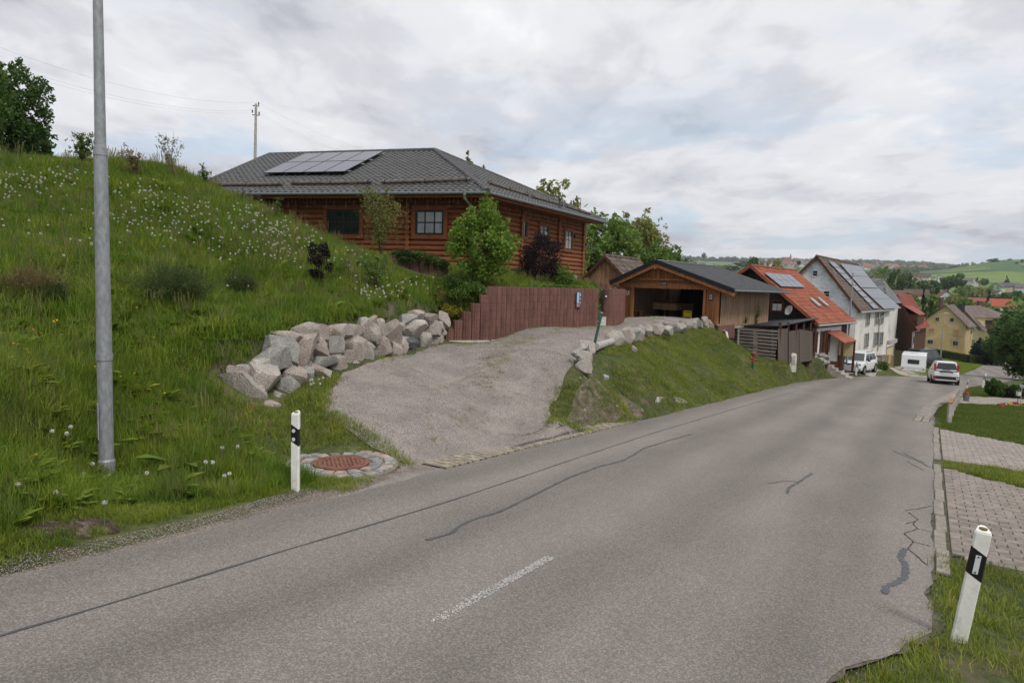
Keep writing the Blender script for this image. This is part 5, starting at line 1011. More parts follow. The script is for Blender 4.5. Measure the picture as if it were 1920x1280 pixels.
# solar panels, skylights on the red roof
rn = norm(np.cross(B_['R1']-B_['R0'], B_['A0']-B_['R0'])); rn = rn if rn[2] > 0 else -rn
def arr(t, o, n, cs2, nx, nz_, m='pv_grid', th=.04, off=.14):
    c = [hit(x, y, o+n*off, n) for x, y in cs2]; f = lambda s, t_: c[0]*(1-s)*(1-t_)+c[1]*s*(1-t_)+c[2]*s*t_+c[3]*(1-s)*t_
    for i in range(nx):
        for k in range(nz_):
            q = [f(i/nx+.004, k/nz_+.006), f((i+1)/nx-.004, k/nz_+.006), f((i+1)/nx-.004, (k+1)/nz_-.006), f(i/nx+.004, (k+1)/nz_-.006)]; b = MB(); b.prism(q, n*th); o_ = part('solar_panel', b, MAT['pv_frame'], t); cc = sum(q)/4; b = MB(); b.prism([cc+(x-cc)*.96+n*(th+.001) for x in q], n*.003); part('cell_sheet', b, MAT[m], o_)
z7 = lambda x, y: (1340+x/5.0526, 460+y/5.0526)
arr(bh_, B_['R0'], rn, [z7(630, 392), z7(855, 400), z7(715, 283), z7(465, 260)], 4, 2)
for (a0, b0, a1, b1) in ((893, 505, 1005, 590), (965, 500, 1085, 588)):
    p, q = hit(*z7(a0, b0), B_['R0']+rn*.1, rn), hit(*z7(a1, b1), B_['R0']+rn*.1, rn); b = MB(); s_ = norm(B_['R1']-B_['R0']); dn = q-p; dn = dn-s_*(dn@s_); w2 = .55
    b.prism([p, p+s_*w2, p+s_*w2+dn*.9, p+dn*.9], rn*.09); k_ = part('skylight', b, MAT['zinc_bright'], bh_); c = p+s_*w2/2+dn*.45; b = MB(); b.prism([c+(x-c)*.82+rn*.092 for x in (p, p+s_*w2, p+s_*w2+dn*.9, p+dn*.9)], rn*.004); part('pane', b, MAT['glass_pale'], k_)
# chimney flue
q = at(1434, 497, 50); b = MB(); b.tube([q-[0, 0, .8], q+[0, 0, .25], q+[0, 0, .26], q+[0, 0, .5]], [.1, .1, .16, .15], 10); part('flue', b, MAT['alu'], bh_)
# porch on the right end
po_ = ow+bz*6.8; pr0 = hit(1555, 620, po_+bz*0, bz)
pt = B_['a']+bxv*4.2+bz*3.0; pe = bxv*1.15; b = MB(); b.prism([pt+[0, 0, -.2], pt+bz*3.2+[0, 0, -.2], pt+bz*3.2+pe+[0, 0, -.85], pt+pe+[0, 0, -.85]], (0, 0, .07)); part('porch_roof', b, MAT['tile_red'], bh_)
b = MB()
for s_ in (0, 3.1):
    for w2 in (.1, 1.05): c = pt+bz*s_+bxv*w2; b.box(c*[1, 1, 0]+[0, 0, -1.9], bz*.07, bxv*.07, (0, 0, 1.35 if w2 < 1 else 1.1))
part('porch_post', b, MAT['wood_brown'], bh_)
b = MB(); b.box(pt*[1, 1, 0]+bxv*.57+bz*.02+[0, 0, -2.6], bxv*.5, bz*.03, (0, 0, .5)); part('porch_panel', b, MAT['wood_brown'], bh_)
b = MB(); b.box(pt*[1, 1, 0]+bxv*.57+bz*2.9+[0, 0, -1.4], bxv*.45, bz*.03, (0, 0, .5)); part('porch_window', b, MAT['render_cream'], bh_)
b = MB()
for k in range(5): b.box(pt*[1, 1, 0]+bxv*(.5+.28*k)-bz*.1+[0, 0, -2.35-.17*k-.5], bxv*.14, bz*.5, (0, 0, .5))
part('porch_step', b, MAT['concrete'], bh_)
# satellite dish
q = hit(*z7(700, 612), og-bz*.5, bz); dn_ = norm(-bz*.8-bxv*.5+np.array([0, 0, .35])); t = thing('satellite_dish', 'white satellite dish with faded orange lettering on the black gable wall', 'satellite dish', q); a_ = norm(np.cross(dn_, (0, 0, 1))); c_ = np.cross(a_, dn_)
b = MB(); rings = [(0, -.06), (.17, -.045), (.33, 0.0)]; b.v.append(tuple(q+dn_*-.06))
for r_, h_ in rings[1:]: b.v += [tuple(q+r_*(a_*math.cos(x)+c_*math.sin(x))+dn_*h_) for x in np.linspace(0, 2*PI, 25)[:-1]]
for k in range(24): b.f.append((0, 1+k, 1+(k+1) % 24)); b.m.append(0); b.f.append((1+k, 25+k, 25+(k+1) % 24, 1+(k+1) % 24)); b.m.append(0)
part('reflector', b, MAT['concrete_white'], t, smooth=True)
b = MB(); [b.box(q+a_*x+c_*z+dn_*(-.02), a_*.07, c_*.012, dn_*.004) for x, z in ((-.12, .02), (-.1, -.04), (-.1, -.13), (-.14, -.17))]; part('lettering', b, mat('orange_print', (.55, .2, .08), .6), t)
b = MB(); b.tube([q-c_*.33, q+dn_*.36-c_*.1], .012, 6); b.bx(q[0]+dn_[0]*.36-.04, q[0]+dn_[0]*.36+.04, q[1]+dn_[1]*.36-.04, q[1]+dn_[1]*.36+.04, q[2]+dn_[2]*.36-.06, q[2]+dn_[2]*.36+.02); b.tube([q-dn_*.06, q-c_*.3-dn_*.1, q+bz*.5-c_*.3], .02, 6); part('feed_arm', b, MAT['black_metal'], t)

# ---- lean-to wood store with pallet fence and reed screen
P0 = gp(1371, 634, 38.5); P1 = gp(1450, 672, 37.0); P2 = gp(1527, 668, 44.0)
wsd = thing('wood_store', 'dark open lean-to with black felt roof on the slope below the carport', 'lean-to', (P0+P1)/2)
ztr = [at(1372, 612, 39.5), at(1460, 613, 37.0), at(1536, 597.5, 43.5), at(1455, 600, 46.0)]; b = MB(); b.prism(ztr, (0, 0, .06)); part('roof_sheet', b, MAT['fascia_black'], wsd)
b = MB()
for px, d in ((1463, 37.4), (1478, 38.8), (1493, 40), (1507, 41.5), (1520, 42.8), (1530, 43.6)):
    p = at(px, 606, d); g_ = gp(px, 660, d); b.box([p[0], p[1], (p[2]+g_[2])/2-.2], (.06, 0, 0), (0, .06, 0), (0, 0, (p[2]-g_[2])/2+.25))
part('post', b, MAT['wood_brown'], wsd)
b = MB(); b.prism([at(1466, 622, 38.6), at(1528, 612, 45), at(1528, 662, 45), at(1466, 672, 38.6)], (-.3, .5, 0)); part('back_wall', b, MAT['board_black'], wsd)
pf = thing('pallet_fence', 'grey weathered fence of horizontal pallet boards on the grass slope', 'fence', (P0+P1)/2)
n_ = 9
for k in range(n_):
    t_ = (k+.5)/n_; yL = 616+(636-616)*t_*1.15; yR = 618+(676-618)*t_; x0_ = 1372-1+rng.normal(0, 1); a = at(x0_, 616+(638-616)*t_, 38.6-.3*t_); c = at(1459-6*t_+rng.normal(0, .6), yR, 37.0-.1*t_); yl_z = a
    a = at(1374-4*t_, 615.5+(t_*n_-.5)*4.6*1.28, 38.6); b = MB(); b.beam(a, c, .025, .115); part('board', b, MAT['wood_grey'], pf)
for px in (1385, 1415, 1419, 1449): a, c = at(px, 617, 38.3), at(px-1, 664 if px > 1400 else 650, 38.1); b = MB(); b.beam(a, c, .1, .04); part('upright', b, MAT['wood_grey'], pf)
rf = thing('reed_screen', 'brown reed matting hung as a screen right of the pallet fence', 'screen', P1)
for i, (x0_, x1_, d0, d1, yt0, yt1, yb0, yb1) in enumerate(((1459, 1480, 37.1, 39.0, 617, 616, 681, 680), (1479, 1500, 38.7, 40.6, 622, 618, 680, 679), (1499, 1524, 40.4, 43.0, 617, 622, 679, 676))):
    k_ = 13; 
    for j in range(k_):
        s0, s1 = j/k_, (j+.93)/k_; g_ = lambda s, y0, y1: at(x0_+(x1_-x0_)*s, y0+(y1-y0)*s, d0+(d1-d0)*s)
        b = MB(); p, q, r_, u_ = g_(s0, yt0, yt1), g_(s1, yt0, yt1), g_(s1, yb0, yb1), g_(s0, yb0, yb1); b.prism([p, q, r_, u_], (-.02, .03, rng.uniform(0, .02))); part('reed_bundle', b, MAT['reed'], rf)
# red oxide stuff at left: plinth wall under the carport and white drain pipe
b = MB(); p, q = at(1349, 612, 37.5), at(1384, 611, 41.5); b.prism([p, q, q-[0, 0, 1.4], p-[0, 0, 1.4]], (0.05, .15, 0)); solo('plinth_wall', b, MAT['palisade'], 'dark red plinth wall under the slatted side of the carport', 'wall')
b = MB(); b.tube([at(1347, 619, 36.4), at(1358, 619.5, 36.6), at(1362, 623, 36.6), at(1366, 641, 36.5)], .06, 10); solo('drain_pipe', b, MAT['white_paint'], 'white bent drain pipe coming out below the carport corner', 'pipe', smooth=True)
# stone wall remains right of reed
t = thing('stone_steps', 'low rough stone retaining wall beside the steps of the black house', 'stone wall', gp(1540, 678, 44.5))
for i in range(14): rock_at(t, 'stone', 1527+(i % 7)*4.2, 663+(i//7)*9+(i % 7)*1.2, 44+i % 3*.2, 7, 8, 0, 320+i % 12, 'granite_grey')

# ---- hydrant, concrete marker
hb = gp(1411.5, 690, 33); t = thing('fire_hydrant', 'red topped fire hydrant with green base on the grass slope', 'hydrant', hb, local=True); mat('hydrant_red', (.20, .055, .038), .6, var=.15); mat('hydrant_green', (.02, .09, .07), .6, var=.15)
b = MB(); b.tube([(0, 0, -.1), (0, 0, .30)], .065, 12); part('base', b, MAT['hydrant_green'], t); b = MB(); b.tube([(0, 0, .30), (0, 0, .36), (0, 0, .37), (0, 0, .62), (0, 0, .63), (0, 0, .68)], [.085, .085, .065, .065, .10, .10], 12); part('barrel', b, MAT['hydrant_red'], t)
b = MB(); b.tube([(0, 0, .68), (0, 0, .76), (0, 0, .81), (0, 0, .84)], [.12, .13, .09, .03], 12); part('cap', b, MAT['hydrant_red'], t)
for s_ in (-1, 1): b = MB(); b.tube([(0, 0, .5 if s_ < 0 else .42), (.16*s_, -.03, .5 if s_ < 0 else .42)], [.05, .06], 10); part('outlet', b, MAT['hydrant_red'], t)
mb_ = gp(1484, 693, 43.5); t = thing('marker_post', 'pale concrete marker block standing in the grass near the road', 'concrete post', mb_, local=True); b = MB()
b.add([(-.2, -.17, -.1), (.2, -.17, -.1), (.2, .17, -.1), (-.2, .17, -.1), (-.19, -.16, .9), (.19, -.16, .9), (.19, .16, .9), (-.19, .16, .9), (-.13, -.10, .98), (.13, -.10, .98), (.13, .10, .98), (-.13, .10, .98)], [(0, 1, 5, 4), (1, 2, 6, 5), (2, 3, 7, 6), (3, 0, 4, 7), (4, 5, 9, 8), (5, 6, 10, 9), (6, 7, 11, 10), (7, 4, 8, 11), (8, 9, 10, 11)]); part('block', b, MAT['concrete_white'], t)
b = MB(); b.bx(-.1, .1, -.18, -.168, .3, .8); part('plate', b, MAT['concrete'], t)

# ---- white house
wz = norm([.594, .805, 0]); wx = np.array([wz[1], -wz[0], 0]); wa = at(1531, 480, 62)
wh = thing('white_house', 'tall white house with shingled gable, brown tiled roof and large solar arrays', 'house', wa*[1, 1, 0]+[0, 0, -4.2])
W_ = gable(wh, wa[:2]+wz[:2]*.4, wz, 19.5, 4.0, 3.55, wa[2], .95, .95, ov=.38, ovg=.4, zb=-6.5, wallm='render_white', tm='tile_brown', tw=.42, tl=.40)
ridgecaps(wh, W_['A0'], W_['A1'], 'tile_brown')
for s_ in (W_['L0'], W_['R0']): b = MB(); b.beam(W_['A0']-wz*.02-[0, 0, .05], s_-wz*.02-[0, 0, .05], .05, .2); part('verge_board', b, MAT['wood_brown'], wh)
# shingled gable: rows of small white shingles
sm_ = MB(); sm_.box((0, 0, 0), (.145, 0, 0), (0, .008, 0), (0, .008, .11)); sme = sm_.mesh('shingle'); addmats(sme, MAT['shingle_white']); ms = []; nr = 34
for r_ in range(nr):
    z = .55+r_*.15+.0
    for k in range(-14, 14):
        x = .3*k+(.15 if r_ % 2 else 0); lim = (W_['A0'][2]-z-.2)/(5.0/3.95)*.97
        if -min(lim, 4.0) < x-.0 < min(lim, 3.55): ms.append(Matrix.Translation(Vector((W_['a']+wx*x-wz*.03+[0, 0, z]).tolist())) @ axes(wx, wz, (0, 0, 1)))
pieces(wh, 'shingle', sme, ms)
og = W_['a']*[1, 1, 0]
def gwin(par, O, ex, n, x0, y0, x1, y1, **k):
    p, q = hit(x0, y0, O, n), hit(x1, y1, O, n); s0, s1 = sorted(((p-O)@ex, (q-O)@ex)); return window(par, O, ex, n, s0, s1, min(p[2], q[2]), max(p[2], q[2]), **k)
for x, y, X, Y in ((930, 238, 975, 292), (1032, 430, 1088, 490)): gwin(wh, og-wz*.045, wx, -wz, *z7(x, y), *z7(X, Y), fm='white_paint', gm='glass_dark', nx=1, nz_=2, fw=.04)
owr = og+wx*3.56
for x, y, X, Y in ((1437, 640, 1460, 750), (1523, 635, 1545, 740), (1573, 635, 1592, 735), (1424, 842, 1448, 955), (1510, 832, 1535, 940), (1560, 830, 1586, 935)): gwin(wh, owr, wz, wx, *z7(x, y), *z7(X, Y), fm='wood_brown', gm='glass_pale', nx=2, nz_=1, fw=.05, trim='concrete', tw_=.1)
gwin(wh, owr, wz, wx, *z7(1630, 965), *z7(1680, 1100), fm='concrete', gm='render_cream', nx=1, nz_=1, fw=.1)
b = inset(owr, wz, *sorted([(hit(*z7(1628, 950), owr, wx)-owr)@wz, (hit(*z7(1695, 950), owr, wx)-owr)@wz]), -3.0, -2.55, wx, 0, .35); part('door_canopy', b, MAT['concrete'], wh)
b = MB(); b.tube([W_['R0']-[0, 0, .07]+wx*.06, W_['R1']-[0, 0, .07]+wx*.06], .08, 8); dq = [hit(*z7(1630, 635), owr+wx*.3, wx), hit(*z7(1560, 700), owr+wx*.1, wx), hit(*z7(1545, 1000), owr+wx*.1, wx)]; b.tube(dq, .06, 8); part('gutter', b, MAT['zinc_bright'], wh)
rn = norm(np.cross(W_['R1']-W_['R0'], W_['A0']-W_['R0'])); rn = rn if rn[2] > 0 else -rn
arr(wh, W_['R0'], rn, [z7(1505, 600), z7(1553, 598), z7(1130, 158), z7(1075, 152)], 1, 8)
arr(wh, W_['R0'], rn, [z7(1385, 402), z7(1545, 406), z7(1375, 198), z7(1185, 172)], 7, 2); arr(wh, W_['R0'], rn, [z7(1603, 604), z7(1768, 598), z7(1552, 410), z7(1390, 406)], 7, 2)

# ---- annexes behind the white house
z8 = lambda x, y: (1640+x/6.846, 480+y/6.846)
gh = thing('grey_roof_house', 'house with grey tiled hipped roof just behind the white house', 'house', gp(1665, 640, 84))
g3, g4, g0, g2 = at(*z8(180, 612), 81), at(*z8(-150, 600), 86), at(*z8(-60, 292), 90), at(*z8(345, 605), 88); n_g = norm(np.cross(g4-g3, g0-g3)); g1 = hit(*z8(95, 292), g3, n_g)
tg = tile_mesh('roof_tile', .4, .47, MAT['tile_grey'], amp=.03)
roof_plane(gh, g4, g3, [g4, g3, g1, g0], tg, .4, .45, MAT['tile_grey']); roof_plane(gh, g3, g2, [g3, g2, g1], tg, .4, .45, MAT['tile_grey']); b = MB(); g5 = g2+(g1-g3)*[.6, .6, 0]; b.prism([g2, g5, g1], (0, 0, .1)); b.prism([g3+[.3, .4, -.2], g2+[-.4, .0, -.2], g2+[-3, 5, -.2], g3+[-3, 5, -.2]], (0, 0, -6.5)); part('wall', b, MAT['render_white'], gh)
ch = thing('chalet', 'dark brown timber chalet with maroon tiled roof, dormer and balconies on a cream base', 'house', gp(1705, 655, 88))
c0 = at(*z8(545, 945), 84.5); c1 = at(*z8(712, 912), 94); c1[2] = c0[2]; t0 = at(*z8(285, 490), 90.0); t1 = t0+(c1-c0); tm_ = tile_mesh('roof_tile', .4, .44, MAT['tile_maroon'], amp=.02)
ex_, n__ = norm((c1-c0)*[1, 1, 0]), None; roof_plane(ch, c0, c1, [c0, c1, t1, t0], tm_, .4, .42, MAT['tile_maroon'])
l0 = t0+(t0-c0)*[1, 1, 0]*.9; l0[2] = c0[2]; l1 = l0+(c1-c0); b = MB(); b.prism([t0, t1, l1, l0], (0, 0, -.1)); part('roof', b, MAT['tile_maroon'], ch)
cr = norm((c0-l0)*[1, 1, 0]); g0_ = c0-cr*.9; g1_ = l0+cr*.9; zb_c = c0[2]+.55; e2 = ex_*.5
b = MB(); b.prism([g0_*[1, 1, 0]+e2+[0, 0, c0[2]-3.0], g0_*[1, 1, 0]+e2+[0, 0, zb_c], t0*[1, 1, 0]+e2+[0, 0, t0[2]-.15], g1_*[1, 1, 0]+e2+[0, 0, zb_c], g1_*[1, 1, 0]+e2+[0, 0, c0[2]-3.0]], (c1-c0)-ex_*.8); part('timber_wall', b, MAT['wood_brown'], ch)
b = MB(); b.prism([(g0_+cr*.02)*[1, 1, 0]+e2*.9+[0, 0, c0[2]-6.5], (g0_+cr*.02)*[1, 1, 0]+e2*.9+[0, 0, c0[2]-3.0], g1_*[1, 1, 0]+e2*.9+[0, 0, c0[2]-3.0], g1_*[1, 1, 0]+e2*.9+[0, 0, c0[2]-6.5]], (c1-c0)-ex_*.7); part('base_wall', b, MAT['render_cream'], ch)
os_ = (g0_+cr*.03)*[1, 1, 0]+e2
for x, y, X, Y in ((492, 985, 515, 1040), (530, 975, 555, 1035), (572, 965, 600, 1028), (480, 1140, 512, 1198), (527, 1130, 545, 1195), (558, 1120, 582, 1192)): gwin(ch, os_+ex_*0, ex_, cr, *z8(x, y), *z8(X, Y), fm='white_paint', gm='glass_dark', nx=1)
# dormer
rn = norm(np.cross(c1-c0, t0-c0)); rn = rn if rn[2] > 0 else -rn; d0, d1, d2, d3 = at(*z8(345, 625), 88.2), at(*z8(570, 760), 84.6), at(*z8(650, 748), 92), at(*z8(480, 640), 94)
b = MB(); b.prism([d0, d1, d2, d3], (0, 0, .08)); dm = part('dormer', b, MAT['tile_maroon'], ch); b = MB(); hp = hit(*z8(560, 830), c0, rn); b.prism([d1+(d0-d1)*.06-[0, 0, .05], d2+(d3-d2)*.06-[0, 0, .05], d2+(d3-d2)*.06-[0, 0, 1.35], d1+(d0-d1)*.06-[0, 0, 1.35]], (d0-d1)*[.5, .5, 0]); part('dormer_wall', b, MAT['wood_brown'], dm)
ftr = c0*[1, 1, 0]+ex_*.4
for zo, zt in ((-1.5, 'balcony'), (-4.2, 'balcony')):
    bc = g0_*[1, 1, 0]+(g1_-g0_)*[.62, .62, 0]-ex_*.1+[0, 0, c0[2]+zo+1.4]; b = MB(); b.box(bc-ex_*.7, cr*1.7, ex_*.75, (0, 0, .08)); bo = part('balcony', b, MAT['concrete'], ch)
    b = MB(); b.box(bc-ex_*1.42+[0, 0, .9], cr*1.7, ex_*.03, (0, 0, .06)); [b.box(bc-ex_*1.42+cr*x+[0, 0, .48], cr*.06, ex_*.02, (0, 0, .4)) for x in np.arange(-1.65, 1.7, .22)]; part('railing', b, MAT['wood_grey'] if zo < -3 else MAT['wood_brown'], bo)
b = MB(); b.tube([at(*z8(580, 952), 85), at(*z8(490, 975), 85.2), at(*z8(478, 1195), 85.3)], .06, 8); part('downpipe', b, MAT['zinc_bright'], ch)

# ---- yellow houses
ya = at(1774, 572, 130.6); yr = norm([.55, .83, 0]); yc = at(1817, 614, 128); yl = at(1734, 600, 132.8)
yx = norm((yc-yl)*[1, 1, 0]); yz = np.array([-yx[1], yx[0], 0]); yh = thing('yellow_house', 'stained ochre yellow house with brown and red tiled gable roof and orange shutters', 'house', gp(1775, 655, 132))
yo = yc*[1, 1, 0]-yx*.0; apx_ = (ya-yl)@yx; zbY = -10.2; Wy = (yc-yl)@yx; zly, zry, zay = yl[2], yc[2], ya[2]
aP = yl*[1, 1, 0]+yx*apx_; Y_ = gable(yh, aP[:2], yz, 8.5, apx_-.3, Wy-apx_-.5, zay, zly, zry, ov=.5, ovg=.3, zb=-11, wallm='render_yellow', tm='tile_mix', tw=.55, tl=.45)
O = aP
for x, y, X, Y, g_ in ((775, 778, 832, 840, 'glass_dark'), (962, 788, 1022, 853, 'glass_dark'), (688, 920, 762, 993, 'orange_shutter'), (1008, 935, 1088, 1015, 'orange_shutter'), (675, 1065, 752, 1135, 'glass_dark'), (1000, 1080, 1074, 1155, 'glass_dark')): gwin(yh, O-yz*.02, yx, -yz, *z8(x, y), *z8(X, Y), fm='concrete', gm=g_, nx=1 if 'orange' in g_ else 2, fw=.12)
b = MB(); b.box(aP-yz*.06+yx*(Wy-apx_-3.4)+[0, 0, -9.6], yx*2.95, yz*.05, (0, 0, .75)); part('plinth', b, MAT['purple_plinth'], yh)
OR = aP+yx*(Wy-apx_-.5)
for x, y, X, Y in ((1230, 930, 1248, 1000), (1262, 915, 1278, 985), (1245, 1070, 1280, 1160)): gwin(yh, OR, yz, yx, *z8(x, y), *z8(X, Y), fm='concrete', gm='glass_dark', nx=1)
b = MB(); c = at(1764, 570, 137); b.box(c, (.28, 0, 0), (0, .28, 0), (0, 0, 1.3)); part('chimney', b, MAT['purple_plinth'], yh)
y2 = thing('yellow_house', 'paler yellow house with dark hipped roof and a dark balcony, behind the ochre house', 'house', gp(1850, 640, 160))
zz8 = lambda x, y, d: at(*z8(x, y), d)
e0, e1, e2_, ap0, ap1 = zz8(1300, 785, 160), zz8(1620, 830, 158), zz8(1700, 760, 175), zz8(1370, 640, 166), zz8(1180, 640, 168); e1[2] = e0[2]; 
b = MB(); b.prism([e0, e1, ap0], (0, .3, .1)); b.prism([e1, e2_, ap0], (0, .3, .1)); b.prism([e0, ap0, ap1, zz8(1140, 670, 165)], (0, .3, .1)); b.prism([zz8(1140, 675, 158), zz8(1240, 740, 158), zz8(1450, 945, 152), zz8(1410, 970, 152)], (0, 2, .1)); part('roof', b, MAT['tile_mix'], y2)
wl0, wl1 = e0+[-1.5, 1, 0], e1+[-1.2, 1, 0]; b = MB(); b.prism([wl0, wl1, wl1*[1, 1, 0]+[0, 0, -10], wl0*[1, 1, 0]+[0, 0, -10]], (2, 9, 0)); q = zz8(1130, 700, 159); r_ = zz8(1420, 960, 154); b.prism([q, r_, r_*[1, 1, 0]+[0, 0, -10], q*[1, 1, 0]+[0, 0, -10]], (2, 8, 0)); part('wall', b, MAT['render_cream'], y2)
Ow = wl0*[1, 1, 0]; wy = norm((wl1-wl0)*[1, 1, 0]); ny_ = np.array([wy[1], -wy[0], 0])
for x, y, X, Y in ((1420, 820, 1510, 880), (1448, 940, 1490, 990), (1535, 945, 1575, 998)): gwin(y2, Ow+ny_*.03, wy, ny_, *z8(x, y), *z8(X, Y), fm='wood_brown', gm='glass_dark', nx=2, fw=.1)
q0_, q1_ = hit(*z8(1420, 905), Ow+ny_*1.2, ny_), hit(*z8(1565, 905), Ow+ny_*1.2, ny_); b = MB(); b.beam(q0_, q1_, .1, 1.0); b.box((q0_+q1_)/2-ny_*.6-[0, 0, .55], (q1_-q0_)/2, ny_*.6, (0, 0, .08)); part('balcony', b, MAT['wood_brown'], y2)
b = MB(); c = zz8(1350, 625, 167); b.box(c, (.5, 0, 0), (0, .5, 0), (0, 0, .9)); part('chimney', b, MAT['purple_plinth'], y2)
b = MB(); c = zz8(1112, 668, 150); b.box(c-[0, 0, 0], (.45, 0, 0), (0, .45, 0), (0, 0, .9)); part('chimney', b, MAT['black_metal'], y2)
# ------------------------------------------------------------------ vehicles (local: x right, y forward, z up)
mat('car_white', (.62, .63, .64), .25, var=.02, spec=.6); mat('car_black', (.012, .013, .015), .2, var=.1, spec=.6); mat('tyre', (.015, .015, .015), .85, var=.2); mat('rim', (.30, .31, .32), .35, metal=.6); mat('red_lens', (.35, .012, .012), .2, spec=.6); mat('clear_lens', (.55, .56, .58), .1, spec=.8); mat('trim_black', (.02, .02, .022), .6); mat('plate_white', (.6, .6, .58), .5); mat('car_glass', (.015, .02, .022), .05, spec=.8)
def car(name, label, loc, rz, L_, W_, zb, belt, H_, hood, deck, gb, gr, wheels, wr, paint, pitch=0.0, cat='car', scale=1):
    t = thing(name, label, cat, loc, local=True); t.rotation_euler = (pitch, 0, rz); w = W_/2
    b = MB(); ys = np.linspace(-L_/2, L_/2, 21); rings = []
    for y in ys:
        s = (y+L_/2)/L_; e = 1-abs(2*s-1)**7*.16; zt = np.interp(y, [-L_/2, -L_/2+.12, gb[0], gb[1], L_/2-.35, L_/2], [deck-.12, deck, belt, belt, hood, hood-.22]); wb = w*e
        lo = zb+.07*abs(2*s-1)**6; pts = [(wb*.84, lo), (wb*.97, lo+.10), (wb, (lo+zt)/2), (wb*.965, zt-.10), (wb*.86, zt-.015), (wb*.4, zt+.015)]; ring = pts+[(-x, z) for x, z in pts[::-1]]
        b.v += [(x, y, z) for x, z in ring]
    n = 12
    for i in range(20):
        for k in range(n): b.f.append((i*n+k, i*n+(k+1) % n, (i+1)*n+(k+1) % n, (i+1)*n+k)); b.m.append(0)
    b.f.append(tuple(range(n))); b.f.append(tuple(range(20*n, 21*n))); b.m += [0, 0]
    body = part('body', b, MAT[paint], t, smooth=False)
    # greenhouse
    B4 = [(-w*.90, gb[0], belt-.01), (w*.90, gb[0], belt-.01), (w*.90, gb[1], belt-.01), (-w*.90, gb[1], belt-.01)]; R4 = [(-w*.68, gr[0], H_-.05), (w*.68, gr[0], H_-.05), (w*.68, gr[1], H_-.05), (-w*.68, gr[1], H_-.05)]
    T4 = [(x*.86, y*.9+(gr[0]+gr[1])/2*.1, H_) for x, y, z in R4]
    b = MB(); b.add(B4+R4+T4, [(0, 1, 5, 4), (1, 2, 6, 5), (2, 3, 7, 6), (3, 0, 4, 7), (4, 5, 9, 8), (5, 6, 10, 9), (6, 7, 11, 10), (7, 4, 8, 11), (8, 9, 10, 11)]); part('roof', b, MAT[paint], t)
    def glass(i, j, u0, u1, v0, v1, nm):
        a, c, d, e = (np.array(x) for x in (B4[i], B4[j], R4[j], R4[i])); f = lambda u, v: (a*(1-u)+c*u)*(1-v)+(e*(1-u)+d*u)*v
        q = [f(u0, v0), f(u1, v0), f(u1, v1), f(u0, v1)]; nn_ = norm(np.cross(q[1]-q[0], q[2]-q[0])); cc = sum(q)/4; 
        if nn_@(cc-np.array([0, (gb[0]+gb[1])/2, (belt+H_)/2])) < 0: nn_ = -nn_
        m_ = MB(); m_.prism([x+nn_*.002 for x in q], nn_*.01); part(nm, m_, MAT['car_glass'], t)
    glass(0, 1, .08, .92, .12, .88, 'rear_window'); glass(2, 3, .05, .95, .05, .92, 'windscreen')
    for i, j in ((1, 2), (3, 0)):
        for u0, u1 in ((.08, .34), (.37, .62), (.65, .93)) if i == 1 else ((.07, .35), (.38, .63), (.66, .92)): glass(i, j, u0, u1, .1, .88, 'side_window')
    for y in wheels:
        for s in (-1, 1):
            b = MB(); b.tube([(s*(w-.20), y, wr), (s*(w+.012), y, wr)], [wr, wr], 20); wo_ = part('wheel', b, MAT['tyre'], t); b = MB(); b.tube([(s*(w+.012), y, wr), (s*(w+.02), y, wr)], [wr*.62, wr*.5], 14); part('rim', b, MAT['rim'], wo_)
            b = MB(); n_ = 10
            for k in range(n_): a0, a1 = PI*k/n_, PI*(k+1)/n_; f = lambda r, a: (s*(w+.006), y+r*math.cos(a), wr+r*math.sin(a)); b.add([f(wr*1.0, a0), f(wr*1.16, a0), f(wr*1.16, a1), f(wr*1.0, a1)], [(0, 1, 2, 3)])
            part('wheel_arch', b, MAT['trim_black'], t, fix=False)
    for s in (-1, 1): b = MB(); b.box((s*(w+.09), gb[1]-.35, belt+.06), (.09, 0, 0), (0, .05, 0), (0, 0, .06)); part('mirror', b, MAT['trim_black' if paint != 'car_white' else 'car_black'], t)
    return t
def bits(t, lst):
    for nm, m, c, h in lst: b = MB(); b.box(c, (h[0], 0, 0), (0, h[1], 0), (0, 0, h[2])); part(nm, b, MAT[m], t)
# hatchback seen from behind
hd = gp(1767, 719.5, 46.6); hd[2] = plane(hd[0], hd[1])+.015
ct = car('hatchback', 'small white hatchback driving away down the road, seen from behind with red tail lamps', hd, -math.radians(27), 3.65, 1.64, .20, .95, 1.55, .92, .92, (-1.80, 1.05), (-1.62, .45), (-1.15, 1.2), .29, 'car_white', pitch=-SL)
for s in (-1, 1): bits(ct, [('tail_lamp', 'red_lens', (s*.655, -1.755, 1.16), (.07, .045, .21)), ('reflector_lamp', 'red_lens' if s < 0 else 'clear_lens', (s*.66, -1.82, .44), (.09, .02, .05))])
bits(ct, [('bumper_strip', 'trim_black', (0, -1.815, .45), (.72, .015, .11)), ('tailgate_recess', 'trim_black', (0, -1.835, .84), (.38, .012, .035)), ('number_plate', 'plate_white', (0, -1.84, .745), (.26, .012, .055)), ('underbody', 'trim_black', (0, 0, .2), (.68, 1.6, .08)), ('badge', 'rim', (0, -1.84, .915), (.045, .01, .03)), ('wiper', 'trim_black', (0, -1.80, 1.0), (.22, .01, .012))])
